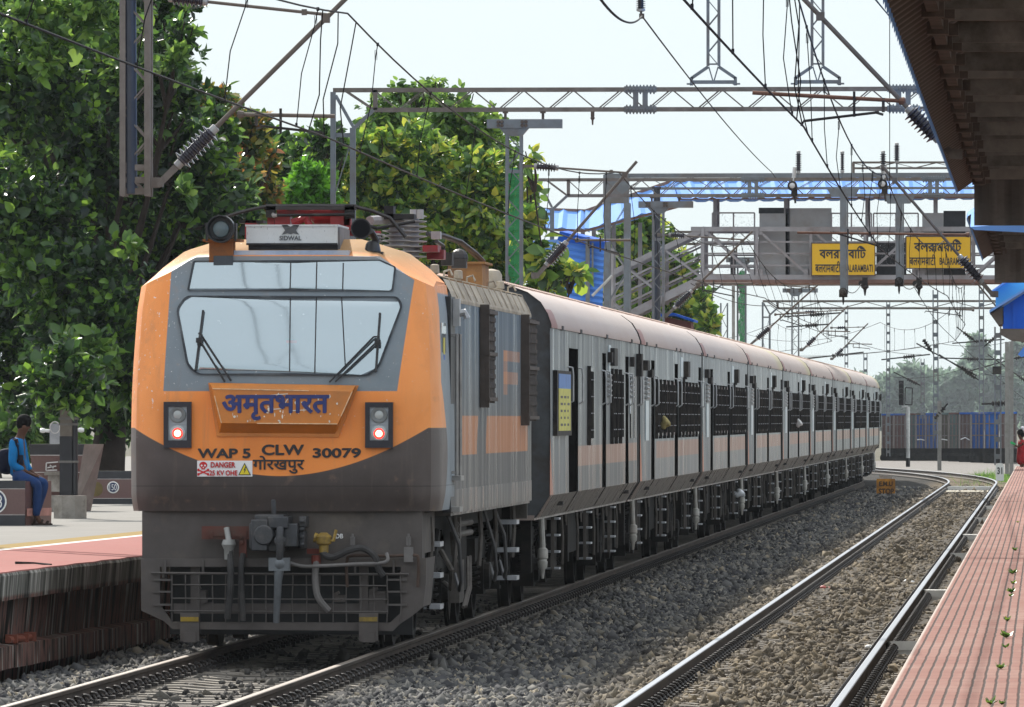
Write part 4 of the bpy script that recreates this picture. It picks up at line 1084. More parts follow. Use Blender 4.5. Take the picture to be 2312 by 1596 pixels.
# ------------------------------------------------------------------ passenger coaches
CL = 22.95; HW = 1.61
def mat_coach(dk=1.0):
    m = M('coach_side_paint', 0.3, 0, .2)
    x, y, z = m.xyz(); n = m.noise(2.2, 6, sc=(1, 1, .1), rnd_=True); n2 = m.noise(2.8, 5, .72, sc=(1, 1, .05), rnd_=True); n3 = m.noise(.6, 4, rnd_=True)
    up = m.mix(n, mul((.13, .155, .168), dk), mul((.24, .27, .275), dk)); lo = m.mix(n, mul((.13, .14, .145), dk), mul((.225, .23, .225), dk))
    c = m.mix((z - 1.95).step(.03), lo, up)
    st = (z - 1.72).step(.01) * (z.rsub(1.98)).step(.01) * (y - 5.2).step(.02) * (y.rsub(22.4)).step(.02)
    c = m.mix(st * .8, c, m.mix(n3, (.36, .17, .105), (.42, .235, .155)))
    end = (y.rsub(3.5)).step(.02); c = m.mix(end * .9, c, m.mix(n3, (.09, .11, .125), (.15, .17, .18)))
    flash = end * ((z.rsub(2.15) * .9) - y).step(.02) * (z.rsub(2.1)).step(.02); c = m.mix(flash * .85, c, (.6, .2, .1))
    c = m.mix(((n2 - .56) * 7).clamp() * .6, c, (.46, .48, .475)); c = m.mix(((n2.rsub(.45)) * 6).clamp() * (.25 + 0) * ((z - 2.5).mx(0.0) + .5), c, (.1, .1, .1))  # pale streaks put into the colour imitate reflections in the rippled wall
    c = m.mix((z.rsub(1.55) * 2.5).clamp() * (n * .7 + .1), c, (.2, .18, .165))
    c = m.mix((z.rsub(1.405)).step(.02) * .85, c, m.mix(n, (.2, .175, .16), (.265, .238, .22)))
    m.color(c); m.rough((n2 * 2.2 - .7).clamp() * .6 + .14); m.bump(n2, .5, .016); return m.m
def mat_coach_roof():
    m = M('coach_roof', 0.6, 0, .2)
    x, y, z = m.xyz(); n = m.noise(1.2, 5, sc=(1, .5, 1), rnd_=True); n2 = m.noise(10, 4, sc=(.3, 1, .3), rnd_=True); n3 = m.noise(.25, 2, rnd_=True)
    c = m.mix(n, (.40, .30, .265), (.52, .43, .39)); c = m.mix(n3, c, (.5, .44, .40))
    top = ((z - 3.9) * 7).clamp(); c = m.mix(top * .85, c, m.mix(n2, (.27, .125, .07), (.42, .235, .15)))
    c = m.mix((z.rsub(3.6) * 6).clamp() * (n2 * .7), c, (.3, .2, .18))
    pl = (y.rsub(1.3)).step(.02) * (z.rsub(3.66)).step(.01); c = m.mix(pl * .7, c, (.29, .12, .11))
    oi = m.nt.nodes.new('ShaderNodeObjectInfo')
    ol = (E(m.nt, oi.outputs['Random']) - .62).step(.3) * ((y - 18.0) * .3).clamp(); c = m.mix(ol * .5, c, (.5, .47, .2))
    m.color(c); m.bump(n2, .2, .01); return m.m
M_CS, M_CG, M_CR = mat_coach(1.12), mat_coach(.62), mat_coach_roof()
M_CEND = pm('coach_end_grey', (.075, .08, .085), .6, dirt=(.05, .04, .035), amount=.5)
M_VOID = pm('doorway_shadow', (.012, .011, .011), .9)
M_DOOR = pm('door_brown', (.035, .028, .026), .5)
M_WIN = pm('window_dark', (.022, .015, .017), .25, var=.4, scale=2, rv=.2)
M_SHUT = pm('shutter_maroon', (.06, .022, .022), .45)
M_ALU = pm('rail_aluminium', (.42, .43, .44), .4, .4)
M_PVC = pm('pvc_white', (.4, .39, .36), .5, dirt=(.25, .2, .16), amount=.4)
SECT = [(1.43, 1.13), (1.445, 1.13), (HW, 1.40), (HW, 3.43)]
RSEC = [(HW + .02, 3.43), (HW + .02, 3.47), (1.585, 3.60), (1.50, 3.74), (1.34, 3.86), (1.08, 3.955), (.75, 4.02), (.4, 4.055), (0, 4.07)]
def build_coach(kind):
    """kind 'guard' = the first coach with its own window layout, 'seat' = the rest"""
    gv = kind == 'guard'
    c = T('passenger_coach', '', 'coach')
    doors = [(3.55, 4.75), (12.0, 13.25), (21.7, 22.85)] if not gv else [(4.2, 6.3), (12.4, 13.4), (18.9, 19.9), (22.5, 22.9)]
    m = MB(); cuts = [0.0]
    for a, b_ in doors: cuts += [a, b_]
    cuts.append(CL)
    for sx in (1, -1):
        for a, b_ in zip(cuts[::2], cuts[1::2]):
            if b_ - a < .02: continue
            ny = max(2, int((b_ - a) / .5)); rows = []
            for x, z in SECT[1:]:
                rows.append([(sx * (x + (rnd.uniform(-.004, .004) if 1.5 < z < 3.4 else 0)), a + (b_ - a) * i / ny, z) for i in range(ny + 1)])
            # a mid row lets the plates ripple a little
            rows.insert(2, [(sx * (HW + rnd.uniform(-.006, .006)), a + (b_ - a) * i / ny, 2.3) for i in range(ny + 1)])
            m.grid(rows)
        for a, b_ in doors:       # above and below each doorway
            m.bb(sx * (HW - .03), sx * HW, a, b_, 3.22, 3.43)
            m.grid([[(sx * (x - .012), y, z) for y in (a, b_)] for x, z in SECT[1:3]])
    m.bb(-1.42, 1.42, .0, CL, 1.10, 1.16)
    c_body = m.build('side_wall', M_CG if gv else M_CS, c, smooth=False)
    m = MB(); rows = []
    full = [(-x, z) for x, z in RSEC[:-1]] + RSEC[::-1]
    for i in range(47): rows.append([(x, CL * i / 46, z + (rnd.uniform(-.004, .004) if abs(x) < 1.5 else 0)) for x, z in full])
    m.grid(rows)
    roof = m.build('roof', M_CR, c, smooth=True)
    m = MB()
    for i in range(60):
        y = .4 + i * .378
        for k in (-1, 1): m.tube([(k * 1.02, y, 3.965), (k * .95, y + .2, 3.99), (k * .98, y + .36, 3.985)], .028, 4); m.tube([(k * .7, y, 4.02), (k * .62, y + .2, 4.045), (k * .66, y + .36, 4.04)], .026, 4); m.tube([(k * .3, y, 4.055), (k * .2, y + .2, 4.08), (k * .26, y + .36, 4.075)], .026, 4)
    m.build('roof_corrugation', M_CR, roof)
    m = MB()
    for y in ((2.2, 6.5, 13.1, 20.2) if gv else (1.5, 4.7, 12.0, 13.6, 22.3)): m.bb(HW, HW + .03, y, y + .35, 3.42, 3.475)
    m.build('gutter_bracket', M_CEND, c)
    m = MB()
    for ye in (0, CL):
        ring = [(-1.43, ye, 1.13), (-HW, ye, 1.40), (-HW, ye, 3.43)] + [(x, ye, z) for x, z in full] + [(HW, ye, 3.43), (HW, ye, 1.40), (1.43, ye, 1.13)]
        s = .06 if ye == 0 else -.06
        m.prism([(p[0] * .997, p[1] + s * .5, p[2] - .004) for p in ring], (0, s, 0))
    e_ = m.build('end_wall', M_CEND, c)
    m = MB(); m.bb(-.55, .55, -.42, .03, 1.2, 3.5); m.build('gangway_bellows', M_BLACK, e_)
    for a, b_ in doors:
        m = MB()
        for sx in (1,):
            m.bb(sx * (HW - .5), sx * (HW - .46), a - .05, b_ + .05, 1.38, 3.3); m.bb(sx * (HW - .46), sx * (HW - .02), a - .06, a, 1.38, 3.3); m.bb(sx * (HW - .46), sx * (HW - .02), b_, b_ + .06, 1.38, 3.3)
        d = m.build('doorway', M_VOID, c)
        m = MB()
        for sx in (1,):
            for y in (a - .1, b_ + .1):
                m.tube([(sx * (HW + .0), y, 2.98), (sx * (HW + .05), y, 2.97), (sx * (HW + .06), y, 2.88), (sx * (HW + .06), y, 2.55), (sx * (HW + .01), y, 2.52)], .014, 6)
        m.build('grab_handle', M_ALU, d)
    if gv:
        wins = [(8.6, 9.6), (14.6, 15.4), (15.8, 16.6), (17.0, 17.8)]; slots = [(20.4, 20.75), (21.4, 21.75)]
    else:
        wins = [4.9 + 1.4 * k for k in range(5)] + [13.4 + 1.36 * k for k in range(6)]; wins = [(a, a + 1.29) for a in wins]; slots = []
    proto = None
    for a, b_ in wins:
        z0, z1 = (2.02, 3.0) if gv else (2.06, 2.92)
        m = MB()
        for sx in (1,):
            ring = rounded([(a, z0), (b_, z0), (b_, z1), (a, z1)], .12, 3)
            m.prism([(sx * (HW + .004), p[0], p[1]) for p in ring], (sx * .012, 0, 0))
        w = m.build('window', M_WIN if rnd.random() > .2 else M_SHUT, c)
        m = MB()
        for sx in (1,):
            for k in range(4): z = z0 + .16 + k * (z1 - z0 - .32) / 3; m.bar((sx * (HW + .035), a + .05, z), (sx * (HW + .035), b_ - .05, z), .012)
            for k in range(3): y = a + .12 + k * (b_ - a - .24) / 2; m.bar((sx * (HW + .03), y, z0 + .05), (sx * (HW + .03), y, z1 - .05), .02)
            m.bb(sx * HW, sx * (HW + .05), a - .05, a - .02, z0 - .04, z1 + .02)
        m.build('window_grille', M_DARK, w)
        m = MB()
        for sx in (1,):
            for k in range(4):
                z = z0 + .16 + k * (z1 - z0 - .32) / 3
                for j in range(2): y = a + .28 + j * .5; m.box((sx * (HW + .045), y, z), (.012, .08, .014))
            m.box((sx * (HW + .025), a + .12, z0 + .07), (.012, .08, .09))
        m.build('grille_stud', M_EDGE, w)
    for a, b_ in slots:
        m = MB()
        for sx in (1,): m.bb(sx * HW, sx * (HW + .012), a, b_, 2.05, 2.95)
        m.build('window', M_WIN, c)
    # fittings on the wall
    m = MB()
    for sx in (1,):
        for y, z0, z1, w_, d_ in (((14.4, 3.06, 3.3, .9, .07), (13.9, 3.1, 3.24, .3, .06), (20.3, 3.08, 3.22, .3, .06), (22.2, 2.95, 3.28, .5, .08)) if gv else ((1.0, 3.05, 3.2, .7, .07), (2.4, 2.95, 3.07, .7, .07), (15.6, 3.02, 3.28, .8, .075), (15.3, 2.98, 3.02, .3, .06))):
            m.bb(sx * HW, sx * (HW + d_), y, y + w_, z0, z1)
        if not gv: m.bb(sx * HW, sx * (HW + .04), 15.1, 15.25, 2.62, 3.0)
    m.build('wall_box', M_DARK, c)
    m = MB()
    for sx in (1,):
        for y in ((13.6, 20.1) if gv else (1.7,)):
            for k in range(5): z = 2.65 + k * .07; m.box((sx * (HW + .02), y + .3, z), (.05, .7, .03), ry=sx * .5)
    m.build('louvre', M_ALU, c)
    m = MB()
    for sx in (1,):
        if gv: m.bb(sx * HW, sx * (HW + .01), 20.15, 20.35, 2.4, 2.8); m.bb(sx * HW, sx * (HW + .012), 14.0, 14.6, 2.98, 3.34)
        else: m.bb(sx * HW, sx * (HW + .012), 1.6, 2.6, 2.0, 2.6); m.bb(sx * HW, sx * (HW + .012), 14.2, 15.0, 3.02, 3.34)
    m.build('frosted_window', pm('frosted_glass', (.5, .58, .62), .3, var=.1), c)
    m = MB()
    for sx in (1,):
        for y in (3.0, 20.0): m.prism([(sx * 1.5, y, 1.25), (sx * 1.5, y + .18, 1.25), (sx * 1.5, y + .09, 1.30)], (sx * .1, 0, 0))
    m.build('lifting_pad', M_DARK, c)
    if gv:
        m = MB(); m.bb(HW, HW + .05, .7, 3.9, 2.12, 2.92); bo = m.build('route_board', M_DARK, c)
        def onb(y, z, l): return Vector((HW + .05 + l, y, z))
        m = MB(); m.bb(HW + .05, HW + .056, 1.0, 3.6, 2.18, 2.70); m.build('board_yellow', pm('board_yellow', (.55, .52, .07), .5), bo)
        m = MB(); m.bb(HW + .05, HW + .056, 1.0, 3.6, 2.70, 2.88); m.build('board_blue', pm('board_blue', (.07, .2, .5), .5), bo)
        m = MB()
        for k in range(5):
            for j in range(3): m.bb(HW + .056, HW + .058, 1.35 + j * .75, 1.35 + j * .75 + rnd.uniform(.2, .5), 2.24 + k * .085, 2.27 + k * .085)
        m.build('board_print', M_INK, bo)
    # below the floor
    bogie(c, 4.0, 1.28, .457); bogie(c, 18.9, 1.28, .457)
    m = MB(); m.bb(-1.1, 1.1, 6.4, 9.0, .45, 1.1); m.bb(-1.25, 1.25, 9.6, 12.6, .55, 1.1); m.bb(-1.1, 1.1, 13.2, 16.6, .5, 1.1); m.bb(-.5, .5, .0, CL, .85, 1.1)
    for sx in (1,):
        for y in (1.0, 5.9, 9.2, 13.0, 16.8, 21.6): m.bb(sx * 1.2, sx * 1.32, y, y + .3, .45, 1.12)
    m.build('underframe_box', M_UNDER, c)
    m = MB()
    for sx in (1,):
        for y in (2.2, 6.9, 10.5, 14.7, 17.2, 21.1): m.tube([(sx * 1.36, y, 1.15), (sx * 1.38, y + .05, .8), (sx * 1.37, y + .12, .45)], .02, 6); m.tube([(sx * 1.4, y + .3, 1.15), (sx * 1.4, y + .3, 1.0)], .014, 5); m.tube([(sx * 1.4, y + .5, 1.15), (sx * 1.4, y + .5, .95)], .014, 5)
    m.build('drain_pipe', M_DUSTY, c)
    for y in (1.8,):
        m = MB()
        for sx in (1,): m.tube([(sx * 1.4, y, 1.14), (sx * 1.42, y, .72)], .035, 8); m.lathe((sx * 1.42, y, .74), (0, -.15 if sx else 0, -1), [(0, .04), (.02, .062), (.13, .065), (.14, .052), (.16, .052), (.17, .062), (.24, .056), (.27, .03), (.38, .018)], 12)
        m.build('toilet_pipe', M_PVC, c, smooth=True)
    for y in ((5.2, 12.9, 19.4) if gv else (4.15, 12.6, 22.2)):
        m = MB(); tr = MB()
        for sx in (1,):
            for dy in (-.24, .24): m.bb(sx * 1.34, sx * 1.38, y + dy - .02, y + dy + .02, .42, 1.14)
            for k in range(4): tr.bb(sx * 1.28, sx * 1.44, y - .2, y + .2, .42 + k * .21, .445 + k * .21)
        st = m.build('foot_step', M_DUSTY, c); tr.build('step_tread', M_EDGE, st)
    return c
coach_g = build_coach('guard'); coach_s = build_coach('seat')
KIDCACHE = {}
def kids(o):
    if o.name not in KIDCACHE: KIDCACHE[o.name] = list(o.children)
    return KIDCACHE[o.name]
def copy_tree(o, parent=None):
    c = o.copy(); COL.objects.link(c)
    if parent is not None: c.parent = parent
    for ch in kids(o): copy_tree(ch, c)
    return c
ORD = ['second', 'third', 'fourth', 'fifth', 'sixth', 'seventh', 'eighth', 'ninth', 'tenth', 'eleventh']
S = 104.25
for i in range(11):
    o = coach_g if i == 0 else (coach_s if i == 1 else copy_tree(coach_s))
    a = path(TL - .03, S); b_ = path(TL - .03, S + CL)
    o.location = (a[0], a[1], 0); o.rotation_euler = (0, 0, -math.atan2(b_[0] - a[0], b_[1] - a[1]))
    o['label'] = 'grey guard coach coupled to the locomotive, blue and yellow board by its open door' if i == 0 else f'{ORD[i-1]} coach behind the locomotive, grey with barred windows and pinkish roof'
    o['group'] = 'coaches of the passenger train'
    S += 23.45
# a cloth at a window, luggage arms: small things hanging out of the windows
for px, py, Yc, col, lab in ((2654, 1690, 134.2, (.35, .3, .14), 'mottled yellow cloth bundle tied to the window bars of the second coach'), (3142, 1695, 0, (.6, .3, .22), ''), (3192, 1692, 0, (.7, .7, .7), 'white cloth hanging out of a far coach window')):
    if not lab: continue
    px, py = px / 1.7716, py / 1.7716
    Y = (TL - .03 + HW + .1) * F / (px - 2355.3); p = P(px, py, Y)
    m = MB(); m.ball((0, 0, 0), .075, 10, 1.3); o = m.build('cloth_bundle', pm('cloth', col, .9, var=.4, scale=18), None, smooth=True)
    o.location = (p.x + .03, Y, p.z); tag(o, lab, 'cloth')
    for v in o.data.vertices: v.co *= 1 + .25 * math.sin(v.co.x * 40 + v.co.z * 33)
px, py = 2948 / 1.7716, 1975 / 1.7716; Y = -6.1 * F / (px - 2355.3); p = P(px, py, Y)
m = MB(); m.ball((0, 0, 0), .10, 9, .8); o = m.build('plastic_bag', pm('white_plastic', (.75, .77, .8), .4, var=.15), None, smooth=True); o.location = (p.x + .05, Y, p.z)
for v in o.data.vertices: v.co *= 1 + .35 * math.sin(v.co.x * 31 + v.co.z * 27 + v.co.y * 17)
tag(o, 'white plastic bag caught under the third coach', 'plastic bag')
# ------------------------------------------------------------------ overhead line: portals, brackets, wires
M_GALV = pm('galvanised_steel', (.15, .17, .19), .55, .25, var=.2, scale=3, dirt=(.13, .105, .085), amount=.45)
M_GALV2 = pm('weathered_steel', (.17, .15, .135), .6, .2, var=.25, scale=4, dirt=(.09, .07, .055), amount=.4)
M_BOLT = pm('rusty_bolt', (.10, .08, .07), .7)
M_TUBE = pm('bracket_tube', (.13, .11, .095), .6, .2, var=.2)
M_RUSTT = pm('rusty_tube', (.15, .075, .05), .7, var=.3)
M_SHED = pm('glazed_insulator', (.035, .032, .045), .2, var=.3)
M_CAP = pm('insulator_cap', (.33, .33, .33), .5, .4)
M_WIRE = pm('wire_copper', (.012, .011, .011), .7)
def insul(name, parent, p, q, r=.085, n=7, W=True):
    p, q = Vector(p), Vector(q); d = (q - p); L_ = d.length; d.normalize()
    m = MB(); shed_insulator(m, p + d * L_ * .12, d, L_ * .76, r, n, .55); o = m.build(name, M_SHED, parent, smooth=True, W=W)
    m = MB(); m.lathe(p, d, [(0, .03), (.01, .055), (L_ * .12, .055), (L_ * .13, .04)], 10); m.lathe(q, -d, [(0, .03), (.01, .055), (L_ * .12, .055), (L_ * .13, .04)], 10); m.build('insulator_cap', M_CAP, o, smooth=True, W=W)
    return o
def truss(m, x0, x1, Y, zt, zb, step, w, dep=.0, start=0):
    """two chords and a zigzag of light angles between them"""
    m.bar((x0, Y, zt), (x1, Y, zt), w, w); m.bar((x0, Y, zb), (x1, Y, zb), w, w)
    n = max(1, round((x1 - x0) / step)); s = (x1 - x0) / n
    for i in range(n):
        a, b_ = x0 + s * i, x0 + s * (i + 1); up = (i + start) % 2 == 0
        p, q = (a + .05, Y, zt - w * .4 if up else zb + w * .4), (b_ - .05, Y, zb + w * .4 if up else zt - w * .4)
        m.bar(p, q, w * .32, w * .3)
        if up is False: m.bar((p[0] + .06, Y + .03, p[2]), (q[0] + .06, Y + .03, q[2]), w * .25, w * .2)
    return m
def lattice(m, x, Y, z0, z1, w, d, t=.055, pitch=.45, horiz=()):
    for sx in (-1, 1):
        for sy in (-1, 1): m.bar((x + sx * w / 2, Y + sy * d / 2, z0), (x + sx * w / 2, Y + sy * d / 2, z1), t, t)
    n = max(1, int((z1 - z0) / pitch)); h = (z1 - z0) / n
    for i in range(n):
        a, b_ = z0 + h * i, z0 + h * (i + 1); s = 1 if i % 2 else -1
        for sy in (-1, 1): m.bar((x - s * w / 2, Y + sy * d / 2, a), (x + s * w / 2, Y + sy * d / 2, b_), .028, .018)
    for z in horiz:
        for sy in (-1, 1): m.bar((x - w / 2, Y + sy * (d / 2 + .002), z), (x + w / 2, Y + sy * (d / 2 + .002), z), .02, .07)
    return m
def bolts(m, x0, x1, Y, z, n):
    for i in range(n): x = x0 + (x1 - x0) * i / (n - 1); m.lathe((x, Y, z), (0, 0, 1), [(-.09, .012), (-.06, .024), (.06, .024), (.09, .012)], 6); m.lathe((x, Y - .05, z), (0, -1, 0), [(0, .028), (.03, .024)], 6)
def X_(px, Y): return P(px, 900, Y).x
def Z_(py, Y): return EYE + (945 - py) * Y / F

def portal(Y, label, lx, rx, zt, zb, col_x=None, t_z=None, w=.085, splice=(), group='catenary portals', net=False, seg=.48, leg=True, legw=.33):
    t = T('catenary_portal', label, 'catenary portal', (lx, Y, .84), 0, group)
    m = MB(); x1 = lx + .78
    truss(m, x1, rx, Y, zt, zb, seg, w)
    m.bar((lx, Y, zt), (x1, Y, zt), w, w)
    m.bar((x1 + .03, Y, zt), (x1 + .03, Y, zb), w, w); m.bar((lx + .25, Y + .003, zt - .02), (x1 - .02, Y + .003, zb + .02), w * .9, w * .6)
    m.build('truss_beam', M_GALV2, t, W=True)
    if leg:
        m = MB(); zk = zb - .36
        m.bar((lx, Y, .84), (lx, Y, zt - w * .4), .10, .10); m.bar((lx + legw + .05, Y, .84), (lx + legw + .05, Y, zk + .02), .11, .1)
        m.bar((lx + .05, Y + .004, zt - .1), (lx + legw + .05, Y + .004, zk + .05), w, w * .7); m.bar((lx + legw + .06, Y - .004, zk), (x1, Y - .004, zb), w, w * .8)
        m.bar((lx, Y + .002, zk - .12), (lx + legw, Y + .002, zk - .12), .05, .08)
        n = 6; s = (zk - .3 - 1.2) / n
        for i in range(n): m.bar((lx if i % 2 else lx + legw, Y, 1.2 + s * i), (lx + legw if i % 2 else lx, Y, 1.2 + s * (i + 1)), .035, .02)
        m.build('leg', M_GALV, t, W=True)
    for sx in splice:
        m = MB()
        for z in (zt, zb): m.box((sx, Y - .05, z), (.62, .02, .12)); bolts(m, sx - .26, sx + .26, Y - .01, z, 9)
        for d in (-.09, .09): m.box((sx + d, Y, (zt + zb) / 2), (.1, .09, zt - zb - .1))
        m.build('splice_plate', M_GALV, t, W=True)
    if col_x is not None:
        m = MB(); lattice(m, col_x, Y, .84, t_z - .30, .27, .27, .055, .3, [t_z - 1.0, 2.2, 3.6]); m.build('column', M_GALV, t, W=True)
        m = MB(); m.bb(col_x - .52, col_x + .92, Y - .12, Y + .12, t_z - .17, t_z); m.prism([(col_x - .28, Y - .1, t_z - .17), (col_x + .28, Y - .1, t_z - .17), (col_x + .15, Y - .1, t_z - .32), (col_x - .15, Y - .1, t_z - .32)], (0, .2, 0))
        hd = m.build('column_head', M_GALV, t, W=True)
        m = MB()
        for d in (-.32, .4): m.box((col_x + d + .15, Y, (t_z + zb) / 2), (.05, .06, zb - t_z)); m.box((col_x + d + .15, Y, zb - .05), (.1, .13, .04))
        for d in (-.3, -.23, .16, .23):
            for z in (t_z - .05, t_z - .12): m.lathe((col_x + d, Y - .12, z), (0, -1, 0), [(0, .035), (.03, .03)], 8)
        m.build('clamp', M_BOLT, hd, W=True)
        if net:
            m = MB(); za, zb_ = net; ny = 30
            rows = []
            for i in range(ny + 1):
                z = za + (zb_ - za) * i / ny; rows.append([(col_x - .11 + .05 * math.sin(i * 1.3), Y + .02, z), (col_x, Y - .05 + .02 * math.sin(i * 2.1), z), (col_x + .105, Y + .02, z)])
            m.grid(rows); m.build('green_net', M_NET, t, W=True)
    return t
def mat_net(c=(.03, .26, .08), hole=.12, scale=55):
    m = M('netting', .8); m.color(c); v = m.noise(scale, 3); nt = m.nt
    tr = nt.nodes.new('ShaderNodeBsdfTransparent'); mx = nt.nodes.new('ShaderNodeMixShader')
    nt.links.new((v - (1 - hole) * .5 - .18).step(.05).rsub(1).v, mx.inputs[0]); nt.links.new(tr.outputs[0], mx.inputs[1]); nt.links.new(m.b.outputs[0], mx.inputs[2]); nt.links.new(mx.outputs[0], nt.nodes['Material Output'].inputs[0]); return m.m
M_NET = mat_net()
CX = -10.1
portal(102, 'steel portal whose beam passes above the picture and carries the lattice drop arms', -13.6, 4.5, 8.67, 8.26)
p165 = portal(165, 'big steel portal with lattice beam spanning the tracks just behind the locomotive', X_(752, 165), 1.0, Z_(201, 165), Z_(246, 165), CX, Z_(268, 165), splice=(X_(1446, 165), X_(2040, 165)), net=(Z_(640, 165), Z_(378, 165)))
m = MB(); q = [P(1268, 243, 165), P(1328, 208, 165), P(1388, 208, 165), P(1365, 243, 165)]; rows = []
for i in range(9): a = q[0].lerp(q[1], i / 8); b_ = q[3].lerp(q[2], i / 8); rows.append([a.lerp(b_, j / 8) + Vector((0, .03 * math.sin(i + j), 0)) for j in range(9)])
m.grid(rows); m.build('net_scrap', mat_net((.05, .3, .14), .75, 40), p165, W=True)
m = MB(); p = P(1338, 250, 165); m.bar(p, p + Vector((0, 0, -.1)), .07, .07); m.lathe(p + Vector((0, 0, -.1)), (0, 0, -1), [(0, .03), (.04, .045), (.08, .02), (.17, .015)], 8); m.build('beam_hanger', M_BOLT, p165, W=True)
portal(227, 'second steel portal, its beam in front of the blue canopy of the foot bridge', X_(1214, 227), .5, Z_(405, 227), Z_(441, 227), CX, Z_(454, 227), splice=(X_(1700, 227), X_(2108, 227)), net=None)
portal(290, 'third steel portal, its lattice column wrapped in plain green sheet beyond the foot bridge', -13.9, .5, 8.6, 8.2, CX, 7.75, net=(2.5, 7.3))
portal(353, 'fourth steel portal, its wide column head showing just under the foot bridge deck', -13.9, -2.5, 8.2, 7.8, CX, Z_(651, 353))
portal(467, 'farthest thin pale portal spanning the sky below the foot bridge deck', X_(1722, 467), 6, Z_(680, 467), Z_(696, 467), None, None, .12, seg=1.2)
# wide double-leg portal with a plate box behind the second beam
t = T('catenary_portal', 'portal with a broad plated corner and twin lattice leg beside the bridge stairs', 'catenary portal', (X_(1390, 243), 243, .84), 0, 'catenary portals'); Y = 243
m = MB(); truss(m, X_(1365, Y), 1, Y, Z_(398, Y), Z_(425, Y), .6, .07); m.bar((X_(1365, Y), Y, Z_(395, Y)), (1, Y, Z_(394, Y)), .05, .1); m.build('truss_beam', M_GALV, t, W=True)
m = MB(); m.bb(X_(1363, Y), X_(1420, Y), Y - .3, Y + .3, Z_(458, Y), Z_(394, Y)); m.build('corner_box', M_GALV, t, W=True)
m = MB(); lattice(m, X_(1394, Y), Y, .84, Z_(458, Y), .56, .5, .17, .85); m.build('leg', M_GALV, t, W=True)
m = MB(); truss(m, X_(1925, 250), .5, 250, Z_(367, 250), Z_(380, 250), .6, .06)
m.bar((X_(1927, 250), 250, Z_(367, 250)), (X_(1927, 250), 250, Z_(395, 250)), .08)
tag(m.build('upper_boom', M_GALV2), 'short lattice boom above the bridge canopy near the shed roof', 'lattice boom')
# uprights on the first big portal
for px, lab in ((1611, 'lattice mast rising from the big portal beam, the one farther from the shed roof'), (1846, 'lattice mast rising from the big portal beam close to the shed roof')):
    Y = 165; x = X_(px, Y); zb = Z_(190, Y); t = T('beam_mast', lab, 'lattice mast', (x, Y, zb), 0, 'lattice masts on the big portal beam')
    m = MB(); lattice(m, x, Y, Z_(148, Y), Z_(-60, Y), .21, .21, .05, .22); m.build('lattice_shaft', M_GALV, t, W=True)
    m = MB(); zt = Z_(150, Y)
    for sx in (-1, 1): m.bar((x + sx * .10, Y, zt), (x + sx * .42, Y, zb + .12), .06); m.bar((x + sx * .42, Y, zb + .14), (x + sx * .42, Y, zb - .02), .06); m.box((x + sx * .44, Y, zb + .01), (.14, .12, .03)); m.bar((x, Y, zb + .03), (x + sx * .09, Y, zt), .025)
    m.bar((x - .4, Y, zb + .045), (x + .4, Y, zb + .045), .05, .07); m.bar((x - .1, Y, zt + .05), (x + .1, Y, zt + .05), .03); m.build('mast_foot', M_GALV, t, W=True)
# drop arms of lattice steel
def drop_arm(Y, px0, px1, ytop, ybot, label, pipe=True):
    x0, x1 = X_(px0, Y), X_(px1, Y); xc = (x0 + x1) / 2; w = x1 - x0; z0, z1 = Z_(ybot, Y), Z_(ytop, Y)
    t = T('drop_arm', label, 'drop arm', (xc, Y, z1), 0, 'drop arms hanging from portals')
    m = MB(); lattice(m, xc, Y, z0, z1, w - .06, .28, .07, .165 * 2.0, [z0 + .06, Z_(ybot - 65, Y), Z_(ybot - 37, Y)] if pipe else [z0 + .05]); m.build('lattice_frame', M_GALV2, t, W=True)
    if pipe:
        m = MB(); m.tube([(xc - .05, Y - .1, z0 + .03), (xc - .07, Y - .1, z1)], .073, 14); m.build('inner_pipe', pm('navy_pipe', (.022, .027, .042), .35), t, smooth=True, W=True)
    return t
drop_arm(102, 274, 341, -260, 441, 'tan lattice drop arm with a dark pipe inside, in front of the big tree')
for Y in ():
    x = -.62; t = T('drop_arm', 'lattice drop arm hidden behind the platform shed roof' if Y == 102 else 'lattice drop arm behind the shed roof, farther along the platform', 'drop arm', (x, Y, 8.2), 0, 'drop arms hanging from portals')
    m = MB(); lattice(m, x, Y, 4.5, 8.25, .28, .28, .06, .33); m.build('lattice_frame', M_GALV2, t, W=True)
